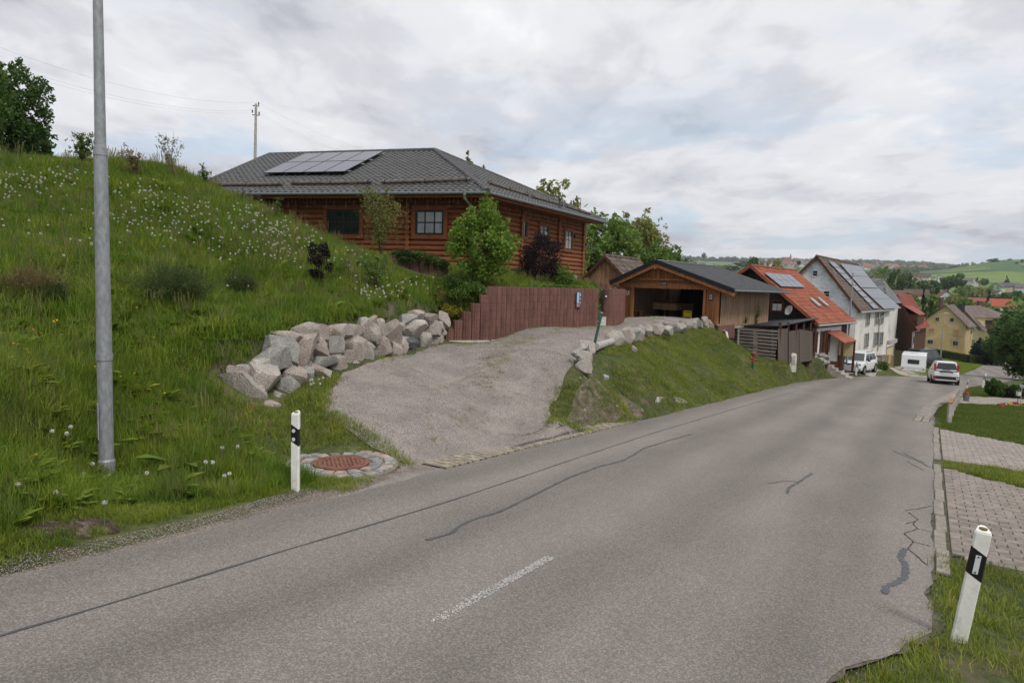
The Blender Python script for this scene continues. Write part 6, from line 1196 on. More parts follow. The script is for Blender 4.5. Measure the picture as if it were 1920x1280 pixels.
# parked suv seen from the front
sv = at(1607, 694, 52.3); sv[2] = float(gz(sv[0], sv[1])); ct = car('suv', 'parked white sport utility vehicle with black grille facing the camera by the lamp post', sv, math.radians(137), 4.4, 1.85, .26, 1.0, 1.62, .98, 1.0, (-2.1, 1.15), (-1.75, .35), (-1.35, 1.38), .36, 'car_white')
for s in (-1, 1): bits(ct, [('headlight', 'clear_lens', (s*.68, 2.10, .84), (.18, .06, .055)), ('fog_lamp', 'trim_black', (s*.70, 2.14, .45), (.13, .04, .09)), ('roof_rail', 'rim', (s*.58, -.7, 1.63), (.02, .8, .02))])
bits(ct, [('grille', 'trim_black', (0, 2.15, .74), (.42, .04, .13)), ('number_plate', 'plate_white', (0, 2.19, .52), (.26, .015, .055)), ('lower_grille', 'trim_black', (0, 2.16, .38), (.55, .035, .07)), ('badge', 'rim', (0, 2.195, .76), (.06, .01, .05))])
# dark van behind the caravan
vn = gp(1733, 690, 76); ct = car('van', 'black van parked behind the white caravan, only its roof and side showing', vn, math.radians(-62), 5.2, 2.0, .3, 1.25, 2.35, 1.05, 1.1, (-2.45, 1.75), (-2.3, .9), (-1.6, 1.5), .34, 'car_black')
# caravan
cv = at(1712, 706, 64); cv[2] = float(gz(cv[0], cv[1])); t = thing('caravan', 'white touring caravan with rear window parked on the paved yard', 'caravan', cv, local=True); t.rotation_euler = (0, 0, math.radians(-32)); t.scale = (.86, .86, .80)
W2, L2, H0, H1 = 1.12, 2.7, .42, 2.32
prof = [(-L2, H0), (-L2-.06, H0+.5), (-L2+.04, 1.5), (-L2+.16, H1-.08), (-L2+.3, H1), (L2-.7, H1), (L2-.35, H1-.12), (L2+.0, 1.2), (L2-.02, H0)]
b = MB(); b.prism([(-W2, y, z) for y, z in prof], (2*W2, 0, 0)); part('body', b, MAT['car_white'], t)
bits(t, [('rear_window', 'car_glass', (0, -L2+.045, 1.52), (.52, .06, .25)), ('roof_vent', 'car_white', (0, -.9, H1+.07), (.3, .4, .07)), ('side_window', 'car_glass', (W2+.005, -1.6, 1.5), (.01, .5, .24)), ('side_window', 'car_glass', (W2+.005, .6, 1.5), (.01, .4, .24)), ('door', 'plate_white', (W2+.005, -.5, 1.35), (.01, .3, .8)), ('bumper', 'plate_white', (0, -L2-.06, .5), (W2*.95, .04, .08)), ('chassis', 'trim_black', (0, 0, .38), (.9, 2.4, .05))])
for s in (-1, 1): b = MB(); b.tube([(s*(W2-.2), 0, .3), (s*(W2-.02), 0, .3)], .31, 16); part('wheel', b, MAT['tyre'], t); bits(t, [('tail_lamp', 'red_lens', (s*.95, -L2-.075, .72), (.08, .03, .05))])

# ------------------------------------------------------------------ small things by the road
# railing
rp = thing('garden_railing', 'low railing of grey concrete posts with a wooden top rail beside the bend', 'railing', gp(1779, 795, 21.7)); tops = []
for px, py, d in ((1779, 793, 21.9), (1783, 781, 24.0), (1787, 771, 26.3), (1791, 763, 28.6), (1795, 757, 30.8)):
    g_ = gp(px, py, d); a = g_+[.0, 0, .62]; b = MB(); b.box((g_+a)/2-[0, 0, .08], (.06, 0, 0), (0, .05, 0), (0, 0, .39)); part('post', b, MAT['concrete'], rp); tops.append(a)
for i in range(4): b = MB(); b.beam(tops[i]+[0, 0, .03], tops[i+1]+[0, 0, .03], .11, .07); part('top_rail', b, MAT['board_orange' if i < 1 else 'wood_grey'], rp, label='top rail with orange weathered board' if i < 1 else None)
q = gp(1808, 748, 33.5); t = thing('striped_pole', 'thin leaning pole with red and white stripes above the flower bucket', 'marker pole', q); mat('stripe_red', (.42, .03, .03), .6)
d_ = (at(1816, 711, 33.5)-q); 
for i in range(7): b = MB(); b.tube([q+d_*(i/7 if i else -.1), q+d_*((i+1)/7)], .026, 8); part('stripe', b, MAT['wood_brown' if i < 3 else ('stripe_red' if i % 2 else 'plate_white')], t)
mat('bucket', (.16, .17, .18), .6, var=.2, metal=.3); mat('petal_red', (.5, .06, .02), .7, rand=.2); mat('petal_yellow', (.75, .42, .01), .7, var=.1, rand=.15); mat('petal_white', (.6, .6, .58), .7, rand=.1); mat('petal_violet', (.18, .10, .35), .7)
leafmat('leaf_plant', (.035, .075, .015), (.075, .13, .025), 6)
def blob(c, r, n, s, mats, mi=None, seed=0, flat=.7):
    g_ = np.random.default_rng(seed); V = []; F_ = []; MI = []
    for k in range(n):
        d = norm(g_.normal(size=3)); d[2] = abs(d[2])*flat; p = np.array(c)+d*r*g_.uniform(.6, 1); a = norm(g_.normal(size=3)); e = norm(np.cross(a, d+[.01, 0, 0])); b_ = len(V); V += [p-a*s, p-e*s*.6, p+a*s, p+e*s*.6]; F_.append((b_, b_+1, b_+2, b_+3)); MI.append(int(g_.integers(0, len(mats))) if mi is None else mi)
    return V, F_, MI
q = gp(1811, 753, 31.8); t = thing('flower_bucket', 'grey bucket with orange red flowers at the edge of the lawn', 'flower pot', q, local=True)
b = MB(); b.tube([(0, 0, 0), (0, 0, .36)], [.11, .15], 16); part('bucket', b, MAT['bucket'], t); v, f, m = blob((0, 0, .36), .16, 130, .035, [1, 2], seed=3); me = npmesh('flowers', v, f, [MAT['leaf_plant'], MAT['petal_red']], m); part('flowers', me, None, t)
for i, (px, py, d, m_, lb) in enumerate(((1877, 760, 27.5, 'petal_red', 'clump of orange red flowers, leftmost in the bed by the lawn'), (1884, 759, 27.6, 'petal_white', 'small clump of white flowers next to the leftmost red ones'), (1893, 759, 27.6, 'petal_yellow', 'clump of yellow flowers left of the garden lantern'), (1904, 757, 27.8, 'petal_red', 'clump of orange red flowers just left of the garden lantern'), (1917, 760, 27.3, 'petal_yellow', 'clump of yellow flowers right of the garden lantern'))):
    q = gp(px, py+2, d); v, f, m = blob((0, 0, .04), .16, 120, .045, [1, 2], seed=10+i); me = npmesh('flower_clump', v, f, [MAT['leaf_plant'], MAT[m_]], m); o = part('flower_clump', me, None, None, lb); o.location = Vector(q.tolist()); o['category'] = 'flowers'; o['group'] = 'flowers in the bed'
q = gp(1908, 756, 28); t = thing('garden_lantern', 'small grey lantern on a stake by the flower bed', 'lantern', q, local=True); b = MB(); b.tube([(0, 0, -.1), (0, 0, .35)], .015, 6); part('stake', b, MAT['black_metal'], t); b = MB(); b.bx(-.07, .07, -.07, .07, .38, .6); part('lantern_glass', b, MAT['clear_lens'], t); b = MB(); b.bx(-.1, .1, -.1, .1, .34, .38); b.add([(-.1, -.1, .6), (.1, -.1, .6), (.1, .1, .6), (-.1, .1, .6), (0, 0, .7)], [(0, 1, 4), (1, 2, 4), (2, 3, 4), (3, 0, 4), (0, 1, 2, 3)]); part('lantern_cap', b, MAT['black_metal'], t)
q = gp(1913, 760, 27.5); t = thing('garden_light', 'taller pale garden light post right of the lantern', 'garden light', q, local=True); b = MB(); b.tube([(0, 0, -.1), (0, 0, .85)], .014, 6); part('post', b, MAT['concrete'], t); b = MB(); b.tube([(0, 0, .82), (0, 0, .95)], [.04, .09], 8); part('head', b, MAT['clear_lens'], t)
# yard things by the white house
q = at(1646, 682, 62); q[2] = float(gz(q[0], q[1])); b = MB(); b.bx(q[0]-.45, q[0]+.45, q[1]-.5, q[1]+.5, q[2]-.3, q[2]+1.0); t = thing('storage_box', 'grey brown storage box beside the white house', 'storage box', q); part('box', b, MAT['wood_grey'], t); b = MB(); b.bx(q[0]-.5, q[0]+.5, q[1]-.57, q[1]+.57, q[2]+1.0, q[2]+1.07); part('lid', b, MAT['concrete'], t)
q = at(1664, 681, 61); q[2] = float(gz(q[0], q[1])); t = thing('pallet_stack', 'wooden pallets leaning upright behind the small bush by the white house', 'pallet', q)
for k in range(6): b = MB(); b.box(q+[0, 0, .1+k*.18], (.5, 0, 0), (0, .03, 0), (0, 0, .05)); part('board', b, MAT['board_pale'], t)
for x in (-.4, .0, .4): b = MB(); b.box(q+[x, .06, .5], (.07, 0, 0), (0, .03, 0), (0, 0, .55)); part('upright', b, MAT['plate_white'] if x < 0 else MAT['board_pale'], t)
# yards
def yard(name, corners, m, off=.025):
    P = [gp(*c) for c in corners]; n = len(P)//2; sheet(name, P[:n], P[n:][::-1], 24, 16, off, m)
mat('yard_pale', (.30, .27, .24), .95, var=.15, scale=1.5, fine=.2, bump=.3, bscale=60)
yard('yard', [(1556, 688, 54), (1590, 701, 52.5), (1640, 706, 51.6), (1655, 690, 58), (1620, 684, 62), (1580, 682, 60)], MAT['yard_pale'])
yard('paved_yard', [(1668, 690, 59), (1690, 703, 56), (1722, 710, 55), (1760, 706, 59), (1800, 697, 72), (1735, 684, 92), (1700, 676, 84), (1675, 678, 74)], MAT['yard_pale'], .03)
# stone patches in the slope foot, concrete slab
q = [gp(*a) for a in ((1228, 755, 20.8), (1290, 757, 21.3), (1275, 748, 22.6), (1232, 747, 22.2))]; b = MB(); b.prism([p-[0, 0, .04] for p in q], (0, 0, .10)); solo('concrete_slab', b, MAT['concrete'], 'flat grey concrete slab lying in the grass at the foot of the slope', 'slab')
# utility pole and wires
u0 = at(476.5, 306, 62); u1 = at(480, 195, 62); t = thing('utility_pole', 'pale utility pole with two small crossarms rising behind the log house roof', 'utility pole', u0-[0, 0, 4])
b = MB(); b.tube([u0-[0, 0, 5], u1], [.16, .10], 10); part('pole', b, MAT['concrete'], t); xa = np.array([1., .25, 0]); tips = []
for z, a, c in ((.18, -.28, 0.28), (1.0, -.32, .1), (1.0, .0, .3)):
    p = u1-[0, 0, z]; b = MB(); b.beam(p+xa*a, p+xa*c, .06, .08); part('crossarm', b, MAT['zinc'], t)
for z, x in ((.0, .22), (.72, -.30), (.85, .26)):
    p = u1-[0, 0, z+.1]+xa*x; b = MB(); b.tube([p, p+[0, 0, .1], p+[0, 0, .12], p+[0, 0, .26]], [.03, .07, .05, .06], 8); part('insulator', b, MAT['trim_black'], t); tips.append(p+[0, 0, .22])
for i, (tp, (lx, ly), (rx, ry)) in enumerate(zip(tips, ((-200, 30), (-200, 62), (-200, 75)), ((720, 285), (660, 284), (690, 290)))):
    a = at(lx, ly-20, 33); c = at(rx, ry, 95)
    for nm, s_, e_, lb in (('power_line', a, tp, 'left'), ('power_line', tp, c, 'right')):
        n_ = 24; P = [s_+(e_-s_)*k/n_-[0, 0, 4*(1.3 if lb == 'left' else .8)*(k/n_)*(1-k/n_)] for k in range(n_+1)]; b = MB(); b.tube(P, .005, 4, cap=False)
        solo('power_line', b, MAT['concrete'], ['upper', 'middle', 'lower'][i]+' thin power line running '+('left from the pole across the upper left sky' if lb == 'left' else 'right from the pole down behind the log house roof'), 'power line', 'power lines')

# ------------------------------------------------------------------ vegetation
leafmat('leaf_dark', (.036, .078, .016), (.08, .145, .028), 1.2); leafmat('leaf_mid', (.08, .14, .026), (.15, .23, .045), .8); leafmat('leaf_bright', (.09, .165, .02), (.165, .255, .036), 3); leafmat('leaf_olive', (.16, .175, .045), (.27, .275, .075), .8); leafmat('leaf_purple', (.018, .012, .014), (.04, .022, .024), 4)
leafmat('leaf_conifer', (.012, .028, .012), (.025, .05, .02), 1.5); leafmat('leaf_blossom', (.40, .38, .30), (.50, .50, .40), 2); leafmat('leaf_broom', (.04, .065, .02), (.075, .10, .03), 4); leafmat('leaf_gold', (.20, .20, .02), (.30, .26, .03), 6); leafmat('leaf_hedge', (.05, .085, .016), (.10, .13, .03), 3); leafmat('leaf_rust', (.13, .09, .04), (.20, .14, .07), 4)
mat('bark', (.06, .045, .035), .95, var=.3, scale=6, bump=.6, bscale=25); mat('bark_pale', (.16, .13, .10), .95, var=.3, scale=6)
def leaves(cl, n, size, g_, aspect=.6, up=.0, flatten=1.0):
    """cl: array of (x,y,z,r); n leaves each a folded quad"""
    cl = np.asarray(cl, float); k = g_.choice(len(cl), n, p=cl[:, 3]**2/np.sum(cl[:, 3]**2)); d = g_.normal(size=(n, 3)); d /= np.linalg.norm(d, axis=1)[:, None]
    r = cl[k, 3]*g_.uniform(.25, 1.0, n)**.5; p = cl[k, :3]+d*r[:, None]*np.array([1, 1, flatten]); a = g_.normal(size=(n, 3))+d*.7; a[:, 2] += up; a /= np.linalg.norm(a, axis=1)[:, None]
    b = np.cross(a, g_.normal(size=(n, 3))); b /= np.linalg.norm(b, axis=1)[:, None]; s = size*g_.uniform(.6, 1.3, n)[:, None]
    V = np.stack([p-a*s, p+b*s*aspect-a*s*.1, p+a*s, p-b*s*aspect-a*s*.1], 1).reshape(-1, 3); return V, np.arange(n*4).reshape(-1, 4)
def crown_cl(g_, rx, ry, rz, cz, n, r0, shape='round'):
    out = []
    while len(out) < n:
        d = g_.normal(size=3); d /= np.linalg.norm(d); r = g_.uniform(.35, 1)**.5
        if shape == 'round': p = d*[rx, ry, rz]*r; k = 1
        elif shape == 'cone': h = g_.uniform(0, 1)**1.3; a = g_.uniform(0, 2*PI); q = g_.uniform(.5, 1); p = np.array([math.cos(a)*rx*(1-h)*q, math.sin(a)*ry*(1-h)*q, -rz+2*rz*h]); k = 1-.6*h
        elif shape == 'tall': p = d*[rx, ry, rz]*r; p[:2] *= 1-.35*(p[2]/rz); k = 1
        elif shape == 'egg': p = d*[rx, ry, rz]*r; p[:2] *= 1-.45*max(0, p[2]/rz); k = 1-.3*max(0, p[2]/rz)
        out.append((p[0], p[1], p[2]+cz, r0*g_.uniform(.6, 1.25)*k))
    return out
def tree(name, label, cat, loc, h, rx, seed, leafm, n=3000, size=.12, shape='round', base=.25, trunk=.12, nc=40, r0=None, bark='bark', group=None, ry=None, rz_=None, limbs=9, stems=1, up=0.0, aspect=.6, crown='crown', rot=0, tlean=0):
    g_ = np.random.default_rng(seed); t = thing(name, label, cat, loc, group, rz=rot, local=True); ry = ry or rx; cz = h*(base+(1-base)/2); rz2 = h*(1-base)/2*.9
    cl = crown_cl(g_, rx*.85, ry*.85, rz2, cz, nc, r0 or rx*.3, shape); cl += [(c[0]*q, c[1]*q, cz+(c[2]-cz)*q+.1*rx, c[3]*.42) for c in [cl[i] for i in g_.choice(len(cl), int(len(cl)*.7))] for q in (g_.uniform(1.08, 1.32),)]; V, F_ = leaves(cl, n, size, g_, aspect, up); me = npmesh(crown, V, F_, MAT[leafm]); part(crown, me, None, t)
    b = MB()
    for s in range(stems):
        o = np.array([0, 0, 0]) if stems == 1 else np.array([g_.normal(0, rx*.08), g_.normal(0, rx*.08), 0]); a = g_.uniform(0, 2*PI); sp = 0 if stems == 1 else rx*.45
        top = np.array([math.cos(a)*sp+tlean, math.sin(a)*sp, h*(.75 if stems == 1 else .8)]); P = [o-[0, 0, .3], o+[0, 0, h*.05], o+(top-o)*.5+g_.normal(0, rx*.04, 3), top]; tr_ = trunk/math.sqrt(stems); b.tube(P, [tr_*1.2, tr_, tr_*.7, tr_*.25], 7)
        for c in [cl[i] for i in g_.choice(len(cl), min(limbs, len(cl)), replace=False)]:
            f = g_.uniform(.25, .85); q = P[1]+(P[3]-P[1])*f; c = np.array(c[:3]); m_ = (q+c)/2+[0, 0, -.05*h*.3]; b.tube([q, m_, c], [tr_*.45*(1.2-f), tr_*.3*(1.2-f), tr_*.08], 5)
    part('trunk' if stems == 1 else 'stems', b, MAT[bark], t); return t
R_ = lambda px, py, d: gp(px, py, d)
tree('shrub_tree', 'bright green leafy young tree in front of the corner of the log house', 'tree', R_(905, 545, 24.4), 3.15, 1.3, 21, 'leaf_bright', 12500, .055, 'egg', .08, .07, 110, .30, limbs=24)
tree('purple_bush', 'dark purple feathery maple bush in front of the narrow windows of the log house', 'shrub', R_(1010, 540, 30.5), 2.45, .98, 22, 'leaf_purple', 9000, .05, 'round', .08, .06, 70, .27, stems=4, aspect=.35)
tree('green_bush', 'small bright green bush right of the dark purple bush by the house foundation', 'shrub', R_(1055, 541, 33.0), 1.2, .5, 23, 'leaf_bright', 2500, .045, 'round', .02, .03, 26, .2)
def sapling(name, label, loc, h, sp, seed, leafm, ns=7, n=1500, size=.04, bark='bark', nodes=9, cat='shrub'):
    g_ = np.random.default_rng(seed); t = thing(name, label, cat, loc, local=True); b = MB(); cl = []
    for s in range(ns):
        a = g_.uniform(0, 2*PI); e = sp*g_.uniform(.3, 1.0); hh = h*g_.uniform(.65, 1.0) if s else h; P = [np.array([math.cos(a)*e*t_**1.4, math.sin(a)*e*t_**1.4, hh*t_])+g_.normal(0, .012*h, 3)*t_ for t_ in np.linspace(0, 1, 6)]
        b.tube(P, [.018, .015, .012, .009, .006, .003], 5)
        for k in range(nodes): t_ = g_.uniform(.3, 1); i = min(4, int(t_*5)); q = P[i]+(P[i+1]-P[i])*(t_*5-i); w_ = q+np.array([g_.normal(0, .09*h), g_.normal(0, .09*h), .05*h*g_.random()]); b.tube([q, w_], [.006, .002], 4); cl += [(*q, .05*h), (*w_, .06*h)]
    V, F_ = leaves(cl, n, size, g_, .4, up=.5); me = npmesh('leaves', V, F_, MAT[leafm]); part('leaves', me, None, t); part('stems', b, MAT[bark], t); return t
sapling('willow_shrub', 'tall thin willow like shrub with yellow green leaves before the log wall between the windows', R_(714, 490, 24.3), 2.75, .95, 31, 'leaf_olive', 13, 4200, .042, nodes=14)
sapling('low_shrub', 'low yellow green shrub on the meadow below the willow shrub', R_(705, 545, 21), 1.05, .6, 32, 'leaf_mid', 12, 2200, .03)
tree('purple_shrub', 'small dark purple leaved shrub standing in the dandelion meadow', 'shrub', R_(600, 535, 18.0), 1.2, .36, 33, 'leaf_purple', 1500, .036, 'round', .05, .025, 26, .12, stems=4)
sapling('climbing_shrub', 'thin leafy shoot rising from the meadow edge near the left of the log wall', R_(517, 418, 23), .85, .12, 34, 'leaf_mid', 3, 350, .04)
tree('hilltop_tree', 'large dark green tree on the hilltop at the left edge', 'tree', R_(20, 300, 29), 4.2, 1.75, 41, 'leaf_dark', 16000, .075, 'round', .02, .12, 90, .42, limbs=20)
d_ = tree('hilltop_tree', 'smaller dark bush merging with the hilltop tree at its right foot', 'tree', R_(78, 300, 28), 1.6, .6, 42, 'leaf_dark', 3500, .055, 'round', .0, .05, 34, .22)
tree('hilltop_tree', 'dark tree just outside left of the hilltop tree', 'tree', R_(-70, 300, 27), 4.4, 1.6, 43, 'leaf_dark', 6000, .09, 'round', .05, .12, 60, .4)
sapling('hilltop_bush', 'loose green bush on the skyline just left of the tall lamp pole', R_(155, 312, 26), 1.15, .6, 44, 'leaf_mid', 12, 1500, .05)
sapling('brown_shoots', 'narrow brownish leafy shoots on the skyline right of the lamp pole', R_(252, 335, 25), 1.05, .3, 45, 'leaf_rust', 9, 600, .04)
sapling('bare_sapling', 'thin pale sapling with few leaves on the skyline', R_(320, 332, 27), 1.55, .7, 46, 'leaf_olive', 8, 420, .045, bark='bark_pale', nodes=6)
sapling('skyline_shrub', 'small leafy shrub on the skyline at the left end of the house roof', R_(384, 350, 26), .85, .35, 47, 'leaf_mid', 6, 450, .05)
sapling('heather_clump', 'brown dried heather clump under the left eave of the log house', R_(455, 384, 24.5), .55, .6, 48, 'leaf_rust', 16, 700, .03)
def broom(label, loc, h, sp, seed, leafm='leaf_broom', ns=420):
    g_ = np.random.default_rng(seed); V = []; F_ = []
    for s in range(ns):
        a = g_.uniform(0, 2*PI); e = sp*g_.uniform(.1, 1)**.7; hh = h*g_.uniform(.5, 1)*(1-.45*(e/sp)**2); o = np.array([g_.normal(0, sp*.22), g_.normal(0, sp*.22), -.03]); w_ = g_.uniform(.003, .006); side = np.array([-math.sin(a), math.cos(a), 0])*w_; prev = None
        for t_ in (0, .35, .7, 1.0):
            p = o+np.array([math.cos(a)*e*t_**1.3, math.sin(a)*e*t_**1.3, hh*t_]); ww = side*(1-.8*t_); V += [p-ww, p+ww]
            if prev is not None: F_.append((prev, prev+1, prev+3, prev+2))
            prev = len(V)-2
    cl = np.array([V[i] for i in range(4, len(V), 8)]); L2_, FL = leaves(np.column_stack([cl, np.full(len(cl), .05)]), ns*9, .02, g_, .28, up=1.0); V = np.array(V); F_ = np.array(F_); F2 = np.concatenate([F_, FL+len(V)]); me = npmesh('broom_bush', np.concatenate([V, L2_]), F2, MAT[leafm])
    o = part('broom_bush', me, None, None, label); o.location = Vector(np.asarray(loc, float).tolist()); o['category'] = 'shrub'; return o
broom('wide feathery dark green broom bush in the middle of the meadow', R_(328, 572, 14.0), 1.15, .95, 51, ns=900)
broom('smaller dark broom bush right of the wide one on the meadow', R_(450, 553, 16.3), .75, .55, 52, ns=500); broom('low broom bush in the meadow beside the lamp pole at the left', R_(60, 560, 12.5), .9, .7, 53, 'leaf_rust', ns=350)
broom('brownish dry bush above the left end of the palisade steps', R_(818, 570, 21.8), .75, .38, 54, 'leaf_rust', ns=420); broom('thin wiry broom bush in the meadow left of the lamp pole', R_(105, 575, 12.3), .7, .35, 55, ns=200)
tree('golden_shrub', 'low golden yellow shrub on top of the boulder wall beside the palisade steps', 'shrub', R_(843, 592, 21.6)+[0, 0, .0], .42, .42, 61, 'leaf_gold', 2200, .03, 'round', .0, .02, 26, .13)
tree('juniper_carpet', 'low spreading dark green juniper behind the palisade steps', 'shrub', R_(878, 560, 22.9), .62, .75, 62, 'leaf_mid', 4200, .035, 'round', .0, .02, 40, .17)
tree('juniper_carpet', 'low dark juniper under the bright green young tree', 'shrub', R_(852, 545, 23.6), .5, .6, 63, 'leaf_dark', 2600, .035, 'round', .0, .02, 30, .17)
# ivy hanging on walls
def ivy(label, pts, drop, n, seed, leafm='leaf_mid', spread=.14):
    g_ = np.random.default_rng(seed); P = resample(pts, 60); cl = []
    for k in range(n//14): p = P[g_.integers(0, 60)]; dz = g_.random()**2*drop; cl.append((p[0]+g_.normal(0, .05), p[1]+g_.normal(0, .05)-.05, p[2]+.04-dz, spread*g_.uniform(.4, 1)))
    V, F_ = leaves(cl, n, .035, g_, .7); me = npmesh('ivy', V, F_, MAT[leafm]); o = part('ivy', me, None, None, label); o['category'] = 'climbing plant'; return o
ivy('dark ivy trailing over the low red palisades before the house', [at(732, 476, 25.4), at(770, 474, 25.0), at(800, 480, 24.7), at(822, 486, 24.4), at(838, 498, 24.2)], .35, 3200, 71, 'leaf_dark')
ivy('thin green creeper along the top of the palisade wall', [at(1000, 536, 25.3), at(1060, 538, 27.6), at(1110, 540, 29.8)], .08, 1500, 72, spread=.09)
ivy('ivy clump hanging down at the right end of the palisade wall', [at(1098, 541, 29.1), at(1112, 545, 29.8), at(1119, 548, 30.2)], 1.15, 3000, 73, 'leaf_olive', spread=.15)
sapling('wall_shoot', 'green shoot growing against the slatted side of the carport', at(1418, 603, 40)-[0, 0, .3], 1.2, .25, 74, 'leaf_mid', 4, 260, .05); sapling('wall_shoot', 'small green shoot low against the slatted side of the carport', at(1398, 605, 38.5)-[0, 0, .1], .45, .2, 75, 'leaf_mid', 3, 120, .05)
# trees behind the house and the carport
T_ = []
def T(label, px, py, d, hpx, wpx, leafm, seed, shape='round', n=5000, size=.16, **k):
    loc = R_(px, py, d); h = hpx*d/FPX; return tree(k.pop('name', 'tree'), label, k.pop('cat', 'tree'), loc, h, wpx*d/FPX/2, seed, leafm, n, size, shape, k.pop('base', .12), k.pop('trunk', .02*h+.05), k.pop('nc', 60), **k)
def TT(label, px, ytop, d, hm, wpx, leafm, seed, **k):      # top of the crown at the pixel, height in metres
    p = at(px, ytop, d); g0 = float(gz(p[0], p[1])); h = max(hm, p[2]-g0+.05); return tree(k.pop('name', 'tree'), label, 'tree', (p[0], p[1], p[2]-h), h*1.02, wpx*d/FPX/2, seed, leafm, k.pop('n', 6000), k.pop('size', .17), k.pop('shape', 'round'), k.pop('base', .15), .02*h+.06, k.pop('nc', 60), **k)
TT('leafy twigs of a tree showing above the hip of the dark roof', 885, 286, 46, 6, 95, 'leaf_mid', 81, n=2200, size=.14, nc=30, r0=.42)
TT('tall loose olive green tree behind the right slope of the dark roof', 1040, 326, 50, 7, 120, 'leaf_olive', 82, n=5000, size=.14, nc=70, r0=.45)
TT('bare twiggy tree at the far end of the dark roof', 1092, 362, 52, 7, 50, 'leaf_olive', 83, n=500, size=.10, nc=40, bark='bark_pale', limbs=34)
TT('broad olive tree directly right of the log house', 1140, 400, 60, 8, 150, 'leaf_mid', 84, n=9000, size=.17, nc=90, r0=.8, base=.02)
TT('green tree close behind the shed roof', 1190, 406, 66, 8, 160, 'leaf_olive', 85, n=9000, size=.18, nc=90, r0=.9, base=.02)
TT('thin topped pale tree right of the olive trees', 1222, 416, 70, 8, 120, 'leaf_olive', 86, n=4500, size=.15, nc=60, r0=.7, base=.02)
TT('dark green tree with open crown right of the tree group behind the carport', 1270, 455, 62, 7, 62, 'leaf_mid', 87, n=5000, size=.15, nc=50, r0=.55, base=.02)
TT('lower green tree behind the carport roof', 1225, 450, 58, 6, 90, 'leaf_mid', 88, n=6000, size=.16, nc=60, r0=.7, base=.0)
TT('low green tree filling the gap between log house and shed', 1108, 440, 56, 6, 60, 'leaf_mid', 89, n=5000, size=.16, nc=60, r0=.6, base=.0)
TT('dark shrubby tree seen through the open back of the carport', 1248, 500, 54, 5, 70, 'leaf_bright', 90, n=4000, size=.15, nc=50, r0=.6, base=.0)
# right-hand big tree, hedges
T('large dark green tree overhanging the road at the right edge', 1925, 700, 62, 125, 110, 'leaf_dark', 91, n=16000, size=.13, nc=120, r0=.75, base=.03, shape='round')
T('bushy green tree beyond the big roadside tree', 1880, 665, 120, 95, 70, 'leaf_dark', 92, n=7000, size=.22, nc=70, base=.02)
T('dark evergreen hedge tree beside the yellow houses', 1850, 662, 125, 42, 60, 'leaf_conifer', 93, n=5000, size=.2, nc=50, base=.0)
T('dark evergreen tree left end of the hedge row beside the ochre house', 1834, 662, 128, 48, 26, 'leaf_conifer', 94, n=3000, size=.2, nc=40, base=.0, shape='egg')
T('round clipped green bush on the lawn before the ochre house', 1748, 659, 122, 19, 18, 'leaf_dark', 95, n=2500, size=.12, nc=40, base=.0); T('small green shrub against the wall of the ochre house', 1767, 656, 124, 11, 9, 'leaf_mid', 96, n=900, size=.12, nc=20, base=.0)
T('low green bush beside the pallets at the white house', 1656, 692, 58, 14, 22, 'leaf_mid', 97, n=1800, size=.09, nc=30, base=.0)
T('dark green rounded bush at the right garden by the road', 1866, 744, 33, 36, 38, 'leaf_dark', 98, n=5000, size=.06, nc=60, base=.0); T('purple leaved bush in the right garden hedge', 1880, 745, 31, 26, 30, 'leaf_purple', 99, n=3500, size=.05, nc=50, base=.0); T('green garden bush right of the purple one', 1902, 746, 30, 30, 44, 'leaf_dark', 100, n=4500, size=.055, nc=60, base=.0); T('broad dark garden bush at the right edge below the big tree', 1940, 745, 30, 42, 60, 'leaf_dark', 101, n=5000, size=.06, nc=60, base=.0)
# clipped hedge in front of the ochre house
def hedge(label, pts, w_, h_, seed, n=9000, size=.11, leafm='leaf_hedge'):
    g_ = np.random.default_rng(seed); t = thing('hedge', label, 'hedge', pts[0]); cl = []; b = MB()
    for a, c in zip(pts[:-1], pts[1:]):
        a, c = np.array(a), np.array(c); L_ = np.linalg.norm(c-a); e = norm((c-a)*[1, 1, 0]); s_ = np.array([-e[1], e[0], 0]); b.add([a-s_*w_*.4, c-s_*w_*.4, c+s_*w_*.4, a+s_*w_*.4]+[x+np.array([0, 0, h_*.9]) for x in (a-s_*w_*.4, c-s_*w_*.4, c+s_*w_*.4, a+s_*w_*.4)], [(0, 1, 5, 4), (1, 2, 6, 5), (2, 3, 7, 6), (3, 0, 4, 7), (4, 5, 6, 7)])
        for k in range(int(L_/.25)):
            for z in np.arange(.12, h_, .22):
                for q in (-1, 1): cl.append((*(a+(c-a)*(k*.25/L_)+s_*q*w_*.42+np.array([0, 0, z])), .13))
            for q in (-.5, 0, .5): cl.append((*(a+(c-a)*(k*.25/L_)+s_*q*w_*.5+np.array([0, 0, h_*.97])), .13))
    base = wbase(t); V, F_ = leaves(cl, n, size, g_, .7); me = npmesh('foliage', V-base, F_, MAT[leafm]); part('foliage', me, None, t); part('core', b, MAT['leaf_conifer'], t)
hedge('long clipped hedge with reddish top around the lawn of the ochre house', [gp(1742, 668, 118), gp(1775, 674, 112), gp(1812, 681, 108), gp(1838, 672, 124)], 1.2, 1.45, 111, 14000, .12)
